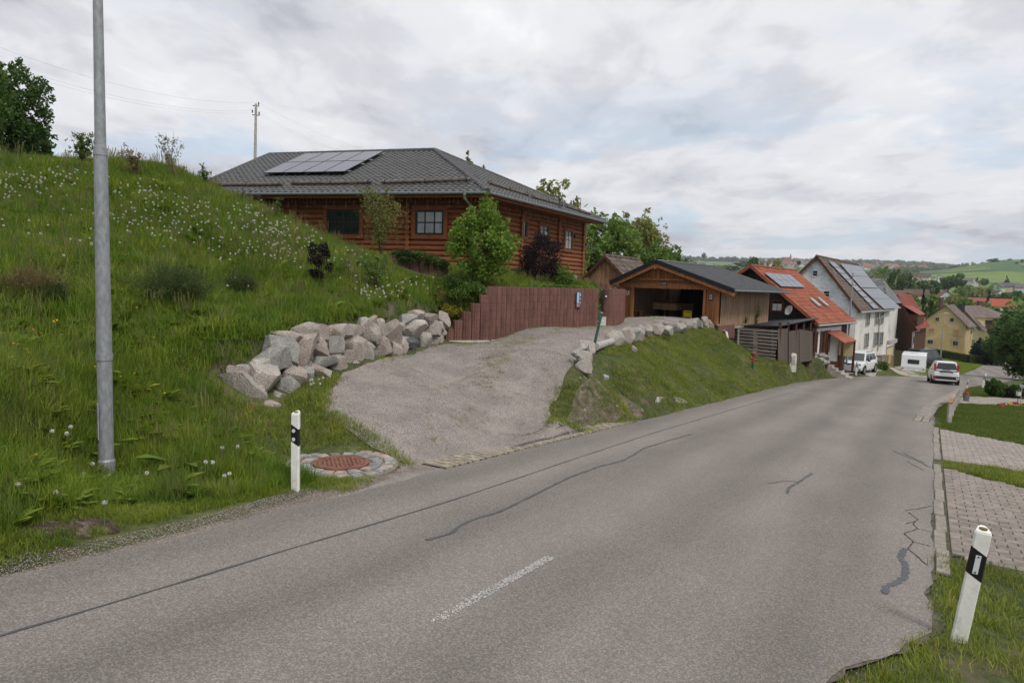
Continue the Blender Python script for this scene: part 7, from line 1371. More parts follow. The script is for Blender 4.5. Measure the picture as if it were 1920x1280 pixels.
# ------------------------------------------------------------------ valley: trees, houses, fields, far village
mat('field_dark', (.045, .10, .03), .95, var=.15, scale=.01, stretch=(1, 1, 1)); mat('field_light', (.115, .17, .03), .95, var=.12, scale=.015); mat('field_brown', (.20, .15, .11), .95, var=.1, scale=.02); mat('field_meadow', (.10, .15, .03), .95, var=.15, scale=.01)
def field(corners, m, off=1.2):
    P = [gp(*c) for c in corners]; n = len(P)//2; sheet('field', P[:n], P[n:][::-1], 40, 24, off, m)
def pz(px, py):        # walk out along the ray until it meets the far ground
    r = ray(px, py); t = np.geomspace(90, 5000, 1500); q = CAM+r[None]*t[:, None]; h = gz(q[:, 0], q[:, 1]); k = np.argmax(h > q[:, 2]) if (h > q[:, 2]).any() else len(t)-1; return t[k]
def fpz(cs, m, off=.8): field([(x, y, pz(x, y)) for x, y in cs], m, off)
def band(name_cs_top, name_cs_bot, m, off): fpz(name_cs_top+name_cs_bot[::-1], m, off)
fpz([(1705, 511), (1780, 497), (1850, 493), (1960, 495), (1960, 520), (1850, 509), (1780, 512), (1715, 514)], MAT['field_dark'], .8)
fpz([(1740, 516), (1820, 511), (1860, 510), (1960, 514), (1960, 540), (1880, 534), (1800, 526), (1745, 520)], MAT['field_light'], .9)
fpz([(1800, 490), (1850, 485), (1960, 484), (1960, 494), (1850, 492), (1795, 495)], MAT['field_light'], .7)
fpz([(1850, 480.5), (1960, 478), (1960, 483), (1850, 484)], MAT['field_brown'], .6)
g_ = np.random.default_rng(5)
def farcrown(seed, n, size, shape='round', rz=.5, leafm='leaf_mid'):
    q = np.random.default_rng(seed); cl = crown_cl(q, .42, .42, rz*.85, rz, 22, .17, shape); V, F_ = leaves(cl, n, size, q, .8); b = MB(); b.tube([(0, 0, -.1), (0, 0, rz)], [.03, .015], 5)
    v2 = np.array(b.v); f2 = np.array([f for f in b.f if len(f) == 4]); me = npmesh('tree', np.concatenate([V, v2]), np.concatenate([F_, f2+len(V)]), [MAT[leafm], MAT['bark']], [0]*len(F_)+[1]*len(f2)); return me
FT = {k: [farcrown(200+i*7+j, n_, s_, sh_, rz_, k) for j in range(3)] for i, (k, n_, s_, sh_, rz_) in enumerate((('leaf_dark', 420, .085, 'round', .5), ('leaf_mid', 420, .085, 'round', .5), ('leaf_olive', 380, .085, 'round', .5), ('leaf_conifer', 420, .07, 'cone', .6), ('leaf_bright', 420, .085, 'round', .5), ('leaf_purple', 300, .09, 'round', .5), ('leaf_blossom', 300, .09, 'round', .5)))}
def ft(label, px, ytop, d, wpx, kind, hpx, group='trees in the valley', name='tree'):
    p = at(px, ytop, d); me = FT[kind][int(px) % 3]; s = hpx*d/FPX; sx_ = wpx*d/FPX; o = bpy.data.objects.new(name, me); col.objects.link(o); o.location = Vector((p[0], p[1], p[2]-s)); o.scale = (sx_, sx_, s); o.rotation_euler = (0, 0, px % 6.28); o['label'] = label; o['category'] = 'tree'; o['group'] = group; return o
VT = [(1708, 549, 185, 44, 'leaf_bright', 46, 'bright green round tree rising behind the maroon roofed chalet'), (1748, 549, 190, 36, 'leaf_bright', 44, 'bright green tree left of the pale blue gable'), (1733, 546, 180, 16, 'leaf_conifer', 50, 'dark slim conifer between two bright green trees behind the chalet'), (1690, 560, 175, 30, 'leaf_mid', 40, 'green tree directly above the maroon roof at its left'),
      (1790, 552, 230, 44, 'leaf_olive', 40, 'loose tree in front of the pale blue gable at its right'), (1812, 556, 220, 34, 'leaf_mid', 40, 'mid green tree above the roof of the ochre house'), (1840, 562, 215, 30, 'leaf_olive', 40, 'olive tree behind the paler yellow house at its left'), (1855, 547, 260, 20, 'leaf_conifer', 40, 'dark spruce beside the bright red roof'), (1867, 563, 240, 14, 'leaf_conifer', 28, 'small dark spruce touching the bright red roof'),
      (1890, 572, 200, 60, 'leaf_mid', 50, 'wide green tree above the big roadside tree'), (1915, 562, 210, 60, 'leaf_mid', 60, 'tall green tree at the right edge above the roadside tree'), (1862, 578, 190, 44, 'leaf_mid', 40, 'green tree right of the hipped brown roof'), (1795, 510, 420, 38, 'leaf_dark', 34, 'large dark round tree crown standing in front of the valley houses'), (1780, 517, 430, 30, 'leaf_dark', 30, 'dark tree left of the large round crown in the valley'),
      (1660, 503, 330, 32, 'leaf_mid', 40, 'large green tree above the grey tiled roof at its left'), (1680, 506, 320, 30, 'leaf_dark', 42, 'dark green tree above the grey tiled roof'), (1700, 511, 330, 36, 'leaf_dark', 40, 'dark green tree right of the one above the grey tiled roof'), (1642, 512, 300, 24, 'leaf_olive', 34, 'olive tree just right of the large solar roof'), (1730, 523, 360, 38, 'leaf_dark', 34, 'dark tree beside the small dark red barn'), (1752, 526, 370, 34, 'leaf_dark', 30, 'dark tree between the barn and the pale blue gable'),
      (1712, 530, 340, 20, 'leaf_mid', 22, 'green tree left of the blossoming tree'), (1704, 531, 330, 11, 'leaf_blossom', 9, 'small white blossoming tree by the dark red barn'), (1815, 533, 400, 44, 'leaf_mid', 34, 'green tree in the middle of the valley left of the grey roofs'), (1835, 540, 380, 36, 'leaf_olive', 30, 'olive tree in the middle of the valley'), (1855, 538, 430, 24, 'leaf_mid', 30, 'green tree below the lime green gable'), (1880, 548, 350, 50, 'leaf_dark', 28, 'dark wide tree below the row of grey roofs'), (1905, 546, 360, 44, 'leaf_dark', 34, 'dark tree at the right edge below the row of grey roofs'),
      (1833, 520, 620, 10, 'leaf_conifer', 14, 'dark conifer at the foot of the light green field, left of a round dark tree'), (1847, 521, 610, 16, 'leaf_dark', 14, 'round dark tree at the foot of the light green field'), (1888, 518.5, 640, 12, 'leaf_conifer', 15, 'lone pointed conifer before the light green field at the right'), (1864, 483.5, 1250, 22, 'leaf_dark', 10, 'dark bush group standing alone on the dark green field'), (1894, 484.5, 1280, 8, 'leaf_dark', 5, 'small dark bush near the brown field edge'), (1907, 490.5, 1150, 7, 'leaf_dark', 4, 'tiny round bush on the dark green field at the right'), (1917, 486, 1200, 8, 'leaf_dark', 6, 'small dark bush at the right edge on the upper field'),
      (1457, 486, 420, 22, 'leaf_olive', 30, 'olive tree top between the red roof and the church hill'), (1415, 481, 420, 24, 'leaf_dark', 26, 'dark tree behind the red roof beside the steel flue'), (1435, 487, 430, 18, 'leaf_olive', 24, 'olive tree right behind the steel flue'), (1463, 484, 430, 16, 'leaf_mid', 30, 'slim green tree left below the church'), (1355, 495, 300, 18, 'leaf_mid', 24, 'green tree right of the carport roof ridge'), (1370, 497, 900, 40, 'leaf_dark', 11, 'dark wood edge above the right end of the carport roof'), (1498, 488, 900, 9, 'leaf_purple', 10, 'small purple leaved tree before the far village'), (1320, 474, 1100, 8, 'leaf_dark', 9, 'dark pointed tree on the far meadow left'), (1395, 490, 900, 34, 'leaf_dark', 10, 'dark wood strip on the far slope left of the red roof'), (1300, 490, 420, 30, 'leaf_mid', 24, 'green tree behind the carport roof ridge'), (1330, 499, 300, 16, 'leaf_bright', 14, 'bright green bush top just above the carport ridge')]
for px, yt, d, wp, k, hp, lb in VT: ft(lb, px, yt, d, wp, k, hp)
def woods(name, label, zones, seed, kinds, sz):
    q = np.random.default_rng(seed); P = []; S = []; Rr_ = []
    for x0, x1, d0, d1, n in zones:
        px = q.uniform(x0, x1, n); d = np.exp(q.uniform(math.log(d0), math.log(d1), n)); X = (px-960)/FPX*d; Y = d; z = gz(X, Y); s = sz*q.uniform(.6, 1.25, n); P.append(np.column_stack([X, Y, z-.05*s])); S.append(np.column_stack([s*q.uniform(.8, 1.3, n), s*q.uniform(.8, 1.3, n), s])); Rr_.append(np.column_stack([np.zeros(n), np.zeros(n), q.uniform(0, 6.28, n)]))
    return scatter(name, label, 'woods', np.concatenate(P), np.concatenate(Rr_), np.concatenate(S), [m for k in kinds for m in FT[k]])
woods('ridge_woods', 'dark line of woods along the far ridge', [(1270, 1870, 2880, 3080, 520), (1600, 1850, 2600, 2900, 240), (1100, 1290, 2700, 3100, 80), (1850, 2050, 2880, 3080, 60)], 1, ['leaf_dark', 'leaf_mid', 'leaf_mid'], 20)
woods('hillside_trees', 'scattered trees between the houses of the far hillside', [(1330, 1720, 1100, 2600, 170), (1560, 1700, 700, 1500, 90), (1350, 1500, 800, 1200, 60), (1700, 1850, 1700, 2500, 120), (1280, 1420, 1500, 2500, 60)], 2, ['leaf_dark', 'leaf_mid', 'leaf_olive', 'leaf_mid'], 12)
woods('valley_woods', 'mixed trees filling the valley floor', [(1560, 1780, 330, 620, 130), (1700, 1960, 260, 560, 90), (1640, 1950, 185, 300, 34), (1290, 1560, 350, 700, 60), (1740, 1960, 560, 720, 30), (1000, 1290, 250, 700, 60)], 3, ['leaf_dark', 'leaf_mid', 'leaf_olive', 'leaf_mid'], 9)
# houses far off
mat('far_white', (.55, .55, .53), .9); mat('far_cream', (.50, .42, .28), .9); mat('far_blue', (.42, .50, .56), .9); mat('far_green', (.36, .45, .28), .9); mat('far_red_wall', (.16, .03, .035), .9); mat('roof_red', (.20, .07, .05), .85, rand=.1); mat('roof_brightred', (.29, .07, .042), .85); mat('roof_brown', (.10, .06, .05), .85, rand=.2); mat('roof_grey', (.10, .10, .105), .85, rand=.2); mat('church_red', (.30, .14, .10), .9)
def fhouse(label, px, pyb, d, wpx, hpx, rz, wm, rm, group='houses in the valley', ridge=.55, depth=1.3, win=True, name='house'):
    p = at(px, pyb, d); k = d/FPX; W = wpx*k; H = hpx*k; Dp = W*depth; t = thing(name, label, 'house', p, group, rz=rz, local=True); he = H*(1-ridge); b = MB()
    b.prism([(-W/2, -Dp/2, -H*.6), (W/2, -Dp/2, -H*.6), (W/2, -Dp/2, he*.86), (0, -Dp/2, H*.9), (-W/2, -Dp/2, he*.86)], (0, Dp, 0)); part('wall', b, MAT[wm], t)
    b = MB(); o = .06*W
    for s in (-1, 1): b.prism([(0, -Dp/2-o, H), (s*(W/2+o), -Dp/2-o, he-o*.8), (s*(W/2+o), Dp/2+o, he-o*.8), (0, Dp/2+o, H)], (0, 0, -.04*H))
    part('roof', b, MAT[rm], t)
    if win:
        for x in (-.22, .22):
            for z in (.2, .62): b = MB(); b.bx(W*x-W*.07, W*x+W*.07, -Dp/2-.06, -Dp/2+.02, he*z, he*z+he*.24); part('window', b, MAT['glass_dark'], t)
        for y in (-.3, 0, .3):
            for s in (-1, 1): b = MB(); b.bx(s*W/2-.05, s*W/2+.05, Dp*y-W*.07, Dp*y+W*.07, he*.45, he*.72); part('window', b, MAT['glass_dark'], t)
    return t
FH = [(1770, 566, 330, 24, 22, -.35, 'far_blue', 'roof_red', 'pale blue gabled house with red tiled roof half hidden by trees'), (1717, 554, 300, 30, 12, 1.2, 'far_cream', 'roof_brown', 'long brown roofed building with a cream gable beyond the maroon roof'), (1690, 556, 290, 24, 12, 1.4, 'far_cream', 'roof_brown', 'brown roof just left of the long brown roofed building'), (1877, 576, 235, 30, 16, 1.35, 'far_white', 'roof_brightred', 'house with bright red roof behind the dark spruce'), (1832, 570, 270, 26, 12, 1.5, 'far_cream', 'roof_red', 'dull red roofed building left of the dark spruce'),
      (1717, 521, 640, 15, 9, .5, 'far_cream', 'roof_brown', 'cream house with brown roof at the edge of the green field, leftmost'), (1733, 523, 600, 14, 9, .9, 'far_white', 'roof_brown', 'dark brown roofed house beside the cream one at the field edge'), (1724, 529, 520, 12, 8, -.5, 'far_cream', 'roof_red', 'small red roofed house below the leftmost field edge houses'), (1762, 525, 620, 16, 10, -.6, 'far_white', 'roof_grey', 'white house with bluish dark roof at the field edge'), (1776, 529, 560, 13, 9, .6, 'far_white', 'roof_brown', 'white house with brown roof right of the bluish roofed one'), (1816, 529, 600, 14, 8, .7, 'far_white', 'roof_grey', 'white house between trees at the foot of the field, left of the conifer'), (1828, 533, 580, 10, 7, -.5, 'far_white', 'roof_grey', 'small white house just left of the conifer at the foot of the field'),
      (1870, 543, 520, 18, 13, -.9, 'far_green', 'roof_grey', 'lime green gabled house leftmost in the row of grey roofs'), (1886, 541, 540, 15, 11, .9, 'far_cream', 'roof_grey', 'cream walled house with grey roof next to the lime green one'), (1899, 541, 545, 15, 11, .9, 'far_cream', 'roof_grey', 'second cream walled house with grey roof in the row'), (1915, 543, 540, 15, 11, .9, 'far_white', 'roof_grey', 'grey roofed house at the right end of the row'), (1866, 552, 440, 14, 8, .4, 'far_white', 'roof_brown', 'low brown roofed house below the row of grey roofs'), (1694, 543, 370, 11, 5, 1.5, 'far_red_wall', 'far_red_wall', 'small dark red barn in the valley'), (1704, 543, 368, 5, 4, 0, 'far_white', 'far_white', 'tiny white hut beside the dark red barn')]
for px, py, d, w_, h_, rz, wm, rm, lb in FH: fhouse(lb, px, py, d, w_, h_, rz, wm, rm, ridge=.8 if (rz > 1.1 and d < 400) else .55)
# far village: template houses copied over the hillside
def vh(wm, rm): b = MB(); b.prism([(-.5, -.65, -.3), (.5, -.65, -.3), (.5, -.65, .5), (0, -.65, .93), (-.5, -.65, .5)], (0, 1.3, 0), 0); [b.prism([(0, -.72, 1), (s*.58, -.72, .48), (s*.58, .72, .48), (0, .72, 1)], (0, 0, -.05), 1) for s in (-1, 1)]; me = b.mesh('house'); addmats(me, [MAT[wm], MAT[rm]]); return me
VH = [('white walled', 'red', vh('far_white', 'roof_red')), ('white walled', 'brown', vh('far_white', 'roof_brown')), ('cream', 'red', vh('far_cream', 'roof_red')), ('white walled', 'grey', vh('far_white', 'roof_grey')), ('white walled', 'bright red', vh('far_white', 'roof_brightred'))]
q = np.random.default_rng(77)
def village(n, x0, x1, y0, y1, where, wts):
    for i in range(n):
        px, py = q.uniform(x0, x1), q.uniform(y0, y1); d = pz(px, py); 
        if d > 4000 or d < 700: continue
        p = at(px, py, d); wn, rn_, me = VH[int(q.choice(5, p=wts))]; s = q.uniform(15, 22); o = bpy.data.objects.new('house', me); col.objects.link(o); o.location = Vector((p[0], p[1], float(gz(p[0], p[1])))); o.scale = (s, s, s*.8); o.rotation_euler = (0, 0, q.uniform(0, 6.28)); o['label'] = f'tiny {wn} house with {rn_} roof {where}'; o['category'] = 'house'; o['group'] = 'houses of the far village '+where
village(56, 1430, 1560, 484, 502, 'on the hill below the church', (.15, .3, .15, .3, .1)); village(22, 1290, 1430, 481, 490, 'on the ridge left of the church', (.3, .3, .1, .2, .1)); village(60, 1598, 1735, 493, 506, 'between the white house and the green field', (.35, .1, .15, .1, .3)); village(10, 1700, 1790, 488, 496, 'along the upper edge of the green field', (.1, .3, .1, .4, .1))
p = at(1478, 486, 2300); k = 2300/FPX*.68; t = thing('church', 'reddish church with a pointed spire on the far hill', 'church', p, local=True); b = MB(); b.prism([(-13*k, 0, -9*k), (8*k, 0, -9*k), (8*k, 0, 1*k), (-13*k, 0, 1*k)], (0, 10*k, 0)); part('nave', b, MAT['church_red'], t)
b = MB(); [b.prism([(-13*k, 5*k, 6*k), (8*k, 5*k, 6*k), (8*k, y, .6*k), (-13*k, y, .6*k)], (0, 0, -.5*k)) for y in (-1*k, 11*k)]; part('roof', b, MAT['roof_red'], t)
b = MB(); b.bx(6*k, 9.5*k, 2*k, 6*k, -2*k, 9*k); part('tower', b, MAT['church_red'], t); b = MB(); b.tube([(7.7*k, 4*k, 9*k), (7.7*k, 4*k, 17*k)], [2.2*k, .05*k], 8); part('spire', b, MAT['roof_grey'], t)

# ------------------------------------------------------------------ grass
def grassmat(name, c, c2):
    m = mat(name, c, .6, col2=c2, scale=.9, rand=.0, spec=.25, lo=.3, hi=.7); t = m.node_tree; b = t.nodes['Principled BSDF']; src = b.inputs['Base Color'].links[0].from_socket
    oi = t.nodes.new('ShaderNodeObjectInfo'); rp = t.nodes.new('ShaderNodeValToRGB'); e = rp.color_ramp.elements; e[0].color = (.75, .8, .8, 1); e[1].color = (1.3, 1.15, 1.0, 1); e2 = e.new(.93); e2.color = (1.05, 1.05, 1, 1); e3 = e.new(.96); e3.color = (1.9, 1.35, 1.1, 1); t.links.new(oi.outputs['Random'], rp.inputs[0])
    mx = t.nodes.new('ShaderNodeMix'); mx.data_type = 'RGBA'; mx.blend_type = 'MULTIPLY'; mx.inputs[0].default_value = 1; t.links.new(src, mx.inputs[6]); t.links.new(rp.outputs[0], mx.inputs[7]); t.links.new(mx.outputs[2], b.inputs['Base Color'])
    tr = t.nodes.new('ShaderNodeBsdfTranslucent'); ad = t.nodes.new('ShaderNodeMixShader'); ad.inputs[0].default_value = .35; t.links.new(mx.outputs[2], tr.inputs[0]); t.links.new(b.outputs[0], ad.inputs[1]); t.links.new(tr.outputs[0], ad.inputs[2]); t.links.new(ad.outputs[0], t.nodes['Material Output'].inputs[0])
grassmat('grass_tall', (.092, .17, .014), (.205, .28, .028)); patch('grass_tall', (.19, .20, .05), .5, .52, .72); patch('grass_tall', (.045, .085, .02), 1.1, .56, .7); grassmat('grass_short', (.125, .19, .018), (.25, .285, .044)); patch('grass_short', (.19, .17, .07), .6, .55, .75); grassmat('grass_lawn', (.085, .135, .018), (.14, .175, .03)); grassmat('grass_dry', (.16, .16, .055), (.26, .23, .10))
def tuft(seed, nb, h, sp, wd, bend, m):
    q = np.random.default_rng(seed); V = []; F_ = []
    for k in range(nb):
        a = q.uniform(0, 2*PI); r = sp*q.random()**.5; o = np.array([math.cos(a)*r, math.sin(a)*r, -.02]); a2 = q.uniform(0, 2*PI); e = np.array([math.cos(a2), math.sin(a2), 0]); s_ = np.array([-e[1], e[0], 0])*wd*q.uniform(.6, 1.2); hh = h*q.uniform(.45, 1.05); bd = bend*hh*q.uniform(.2, 1.2); pr = None
        for t_, ww in ((0, 1), (.45, .85), (.8, .5), (1, .04)):
            p = o+e*bd*t_**2+np.array([0, 0, hh*t_*(1-.25*bd*t_/max(hh, .01))]); V += [p-s_*ww, p+s_*ww]
            if pr is not None: F_.append((pr, pr+1, pr+3, pr+2))
            pr = len(V)-2
    me = npmesh('tuft', V, F_, MAT[m]); return me
mouth = [tuple(gp(*a)[:2]) for a in ((1030, 800, 13.6), (1110, 812, 14.9), (1200, 788, 17.8), (1150, 730, 17.8), (1095, 715, 17), (1040, 720, 16.5), (1020, 760, 14.9))]
left_m = [tuple(gp(*a)[:2]) for a in ((500, 880, 9.6), (560, 915, 8.9), (650, 925, 8.8), (765, 870, 10.4), (715, 815, 11.2), (615, 770, 12.3), (612, 735, 13.2), (640, 705, 14.6), (600, 700, 14.6), (520, 765, 12.2), (400, 730, 12.0), (380, 790, 10.8))]
OBST = [[tuple(p[:2]) for p in DL]+[tuple(p[:2]) for p in DR[::-1]]]
HOUSEP = [(W0+eL_*a)[:2] for a in (0, 13)]+[(WLf+(WRr-W0))[:2], WRr[:2]]
def sample(n, u0, u1, v0, v1, test, q):
    u = q.uniform(u0, u1, n); v = q.uniform(v0, v1, n); x, y = xy(u, v); k = test(u, v, x, y); x, y = x[k], y[k]; return x, y, gz(x, y)
def bare(x, y): return np.sin(x*1.9+1.3*np.sin(y*1.1))*np.sin(y*1.7+1.7*np.sin(x*.7))
BP = [gp(400, 918, 8.3), gp(440, 912, 8.6), gp(120, 985, 7.2), (gp(180, 980, 7.3)), gp(60, 990, 7.0)]
def nobare(x, y):
    k = np.ones(len(x), bool)
    for p, r in zip(BP, (.36, .32, .27, .25, .22)): k &= np.hypot(x-p[0], (y-p[1])*1.6) > r*(1+.35*np.sin(x*21)*np.sin(y*17))*qg.uniform(.6, 1.05, len(x))
    return k
mat('soil2', (.15, .12, .095), .95, var=.3, scale=4, fine=.45, bump=1, bscale=30, bdist=.04); mat('soil', (.055, .038, .026), .95, var=.35, scale=9, fine=.4, bump=1, bscale=35, bdist=.03); patch('soil', (.16, .125, .10), 7, .5, .62)
for p, r in zip(BP, (.34, .30, .24, .22, .2)):
    aa = np.linspace(0, 2*PI, 15)[:-1]; sheet('bare_soil', [(p[0]+r*1.05*math.cos(a), p[1]+r*.62*math.sin(a)) for a in np.linspace(PI, 0, 9)], [(p[0]+r*1.05*math.cos(a), p[1]+r*.62*math.sin(a)) for a in np.linspace(-PI, 0, 9)], 14, 8, .012, MAT['soil'])
ringk = lambda x, y: np.hypot(x-dc[0], y-dc[1]) > .87
qg = np.random.default_rng(9)
def add_grass(name, label, n, u0, u1, v0, v1, test, meshes, s0, s1, tall=1.0, tilt=.12):
    x, y, z = sample(n, u0, u1, v0, v1, test, qg); m = len(x); s = qg.uniform(s0, s1, m)*(1+.28*bare(x*1.1+5, y*.9)) ; rot = np.column_stack([qg.normal(0, tilt, m), qg.normal(0, tilt, m), qg.uniform(0, 6.28, m)]); return scatter(name, label, 'grass', np.column_stack([x, y, z]), rot, np.column_stack([s, s, s*tall*qg.uniform(.75, 1.25, m)]), meshes)
PLZ = [tuple(at(*a)[:2]) for a in ((722, 500, 23.6), (790, 510, 23.2), (850, 520, 23.2), (850, 500, 26.5), (722, 490, 26.5))]
inter = lambda x, y: inpoly(x, y, TERR)
bankm = [tuft(i, 34, .34, .16, .0042, .55, 'grass_tall') for i in range(7)]+[tuft(20, 14, .42, .15, .003, .4, 'grass_dry')]
def bank_test(dmin, dmax):
    def f(u, v, x, y):
        d = np.hypot(x, y); e = v < rl(u)-.75-.15*np.sin(u*2); left = (u < 7.2) | inter(x, y); p = np.minimum(1, 1.0)
        k = e & left & (d > dmin) & (d < dmax) & (y > 1.5) & ~inpoly(x, y, HOUSEP) & ~inpoly(x, y, OBST[0]) & ~inpoly(x, y, PLZ) & ~((~inter(x, y)) & (u > 6.4) & inpoly(x, y, left_m)) & ringk(x, y) & nobare(x, y)
        return k & (np.abs(np.arctan2(x, y)+.0) < .80) & (x > -.82*y-1.5)
    return f
add_grass('meadow_grass', 'tall fresh green meadow grass on the bank near the camera', 56000, -6, 16, -16, -6.8, bank_test(0, 12.5), bankm, .62, 1.0)
add_grass('meadow_grass', 'tall green meadow grass on the upper bank', 90000, -10, 34, -34, -6.8, bank_test(12.5, 34), bankm, .9, 1.5, .8)
clover = [tuft(40+i, 22, .13, .12, .009, 1.1, 'grass_tall') for i in range(3)]
def rosette(seed, n, L_, w_, m):
    q = np.random.default_rng(seed); V = []; F_ = []
    for k in range(n):
        a = q.uniform(0, 2*PI); e = np.array([math.cos(a), math.sin(a), 0]); s_ = np.array([-e[1], e[0], 0]); l = L_*q.uniform(.6, 1.1); up = q.uniform(.25, 1.1); pr = None
        for t_, ww in ((0, .15), (.35, .8), (.7, 1), (1, .1)):
            p = e*l*t_+np.array([0, 0, l*up*t_*(1-.55*t_)]); V += [p-s_*w_*ww, p+s_*w_*ww]
            if pr is not None: F_.append((pr, pr+1, pr+3, pr+2))
            pr = len(V)-2
    return npmesh('rosette', V, F_, MAT[m])
def stalks(seed, n, h, m):
    q = np.random.default_rng(seed); b = MB()
    for k in range(n): o = q.normal(0, .07, 2); t_ = q.normal(0, .09, 2); b.beam([o[0], o[1], 0], [o[0]+t_[0], o[1]+t_[1], h*q.uniform(.7, 1)], .003, .003); b.beam([o[0]+t_[0], o[1]+t_[1], h*.68], [o[0]+t_[0]*1.15, o[1]+t_[1]*1.15, h*q.uniform(.86, 1.1)], .010, .008)
    me = b.mesh('stalks'); addmats(me, MAT[m]); return me
add_grass('meadow_weeds', 'broad leaved weeds and docks among the meadow grass', 9000, -6, 26, -26, -6.8, lambda u, v, x, y: bank_test(0, 26)(u, v, x, y) & (bare(x*.8+2, y*.9+1) > -.1), [rosette(i, 13, .22, .028, 'grass_short') for i in range(3)]+[rosette(9, 10, .30, .04, 'grass_tall')], .8, 1.5, tilt=.1)
add_grass('seed_stalks', 'dry grass seed stalks standing above the meadow', 2000, -6, 30, -30, -6.8, lambda u, v, x, y: bank_test(0, 32)(u, v, x, y) & (bare(x*.6, y*.5+4) > .05), [stalks(i, 7, .52, 'grass_dry') for i in range(3)], .8, 1.2)
add_grass('ground_cover', 'low leafy ground cover in the bank', 26000, -6, 20, -18, -6.6, bank_test(0, 18), clover, .7, 1.3)
shortm = [tuft(60+i, 26, .10, .12, .0032, .8, 'grass_short') for i in range(5)]
def verge(u, v, x, y): return (v < rl(u)-.24-.22*ss((u-2)/4)-.12*(.5+.5*np.sin(u*1.7))) & (v > rl(u)-1.3) & (u < 7.6) & ringk(x, y) & nobare(x, y) & ((qg.random(len(u)) < .3+1.5*(rl(u)-.3-v)))
add_grass('verge_grass', 'short grass along the asphalt edge at the foot of the bank', 42000, -4, 8.2, -7.9, -6.4, verge, shortm, .6, 1.1)
slope_poly = [tuple(gp(*a)[:2]) for a in ((1120, 802, 16), (1200, 788, 17.9), (1300, 764, 21.5), (1400, 741, 28), (1500, 723, 37), (1600, 706, 50), (1585, 698, 54), (1556, 688, 53), (1530, 676, 46.5), (1460, 677, 37.4), (1372, 642, 38.4), (1332, 612, 36.2), (1275, 613, 32.0), (1230, 628, 27.6), (1170, 645, 23.3), (1118, 660, 20.2), (1112, 700, 17.6))]
add_grass('slope_grass', 'short green grass on the slope between the boulder row and the road', 150000, 12, 62, -26, -4, lambda u, v, x, y: inpoly(x, y, slope_poly) & (v < rl(u)-.08) & (bare(x, y)+.3*qg.normal(size=len(x)) < .85) & ((u > 19.5) | (bare(x*2.1, y*2.3)+.5*qg.normal(size=len(x)) > .75-1.3*ss((u-14.5)/5))), shortm+[tuft(75, 24, .11, .13, .0034, .9, 'grass_dry')], .8, 1.4)
# trodden stony soil between the boulders and the road
RUB = [tuple(gp(*a)) for a in ((1100, 712, 17.3), (1160, 735, 18.2), (1205, 765, 18.6), (1215, 780, 18.4), (1150, 796, 16.6), (1100, 803, 15.5), (1062, 788, 15.0), (1078, 740, 16.0))]
sheet('rubble_slope', RUB[:4], RUB[4:][::-1], 24, 16, .012, MAT['soil2'])
# rubble grass around the driveway mouth
dryish = shortm[:3]+[tuft(70, 20, .10, .14, .0035, 1.0, 'grass_dry')]
add_grass('weed_tufts', 'sparse weeds and short grass in the gravel at the driveway mouth', 16000, 9, 19, -14, -6.4, lambda u, v, x, y: inpoly(x, y, mouth), dryish, .6, 1.2)
add_grass('weed_tufts', 'short patchy grass and weeds between drain and boulder wall', 22000, 4, 14, -14, -6.4, lambda u, v, x, y: inpoly(x, y, left_m) & ringk(x, y), dryish, .7, 1.4)
DM = (resample([p[:2] for p in DL], 90)+resample([p[:2] for p in DR], 90))/2
def drv(u, v, x, y):
    a = inpoly(x, y, OBST[0]); md = np.full(len(x), 9.); i = np.where(a)[0]
    for j in range(0, len(i), 4000): k = i[j:j+4000]; md[k] = np.min(np.hypot(x[k][:, None]-DM[None, :, 0], y[k][:, None]-DM[None, :, 1]), axis=1)
    dd = np.hypot(x, y); return a & (qg.random(len(x)) < np.where(dd > 16, .95*(md < .5)+.12*(bare(x*1.3+2, y*1.1) > .3), .30*(bare(x*2.3+2, y*2.1) > .35)+.3*(md < .4)*(bare(x*2, y*2) > 0)))
add_grass('driveway_weeds', 'small flat weeds growing in the gravel of the driveway', 42000, 8, 48, -28, -6.6, drv, dryish, .7, 1.35, .5)
gpoly = [tuple(p[:2]) for p in [at(700, 683, 16.2), at(835, 648, 20.8), at(915, 645, 21.7), at(1118, 614, 29.6), at(1185, 600, 39.3), at(1182, 604, 38), at(1100, 620, 28.5), at(915, 650, 21.2), at(820, 660, 19.8), at(700, 695, 15.6)]]
add_grass('weed_tufts', 'fringe of grass along the foot of the boulder and palisade walls', 45000, 9, 46, -28, -7, lambda u, v, x, y: inpoly(x, y, gpoly), shortm, .5, 1.0)
def rv(u, v, x, y):
    near = (u < 9.1) & (v > rr(u)-.62*ss((6.9-u)/2)-.35*ss((5-u)/2)+.05); strip = (u > 16.0) & (u < 17.0) & (v > .35); pav1 = inpoly(u, v, [(9.0, .3), (16.2, .3), (14.6, 2.2), (13.6, 7), (9.0, 7)])
    return (near | (strip & ~pav1) | ((u >= 9.1) & (u < 17.1) & (v > .4) & ~pav1)) & ((bare(x*1.5, y*1.5)+.4*qg.normal(size=len(x)) < .45) | (u > 9))
add_grass('verge_grass', 'patchy short grass on the right verge around the leaning marker post', 26000, 1.0, 17.2, -.6, 8, rv, [tuft(90+i, 26, .13, .12, .0034, .7, 'grass_short') for i in range(4)]+[tuft(95, 16, .11, .12, .003, .8, 'grass_dry')], .6, 1.15)
lawnm = [tuft(100+i, 24, .06, .14, .004, .6, 'grass_lawn') for i in range(4)]
def lawn(u, v, x, y):
    p2 = inpoly(u, v, [(17.0, .3), (23.8, .3), (22.2, 2.3), (20.8, 7), (17.0, 7)]); path = inpoly(u, v, PATHP) | inpoly(u, v, gpo); return (v > rr(u)+.15) & ~p2 & ~path & (u > 17) & (v < 9)
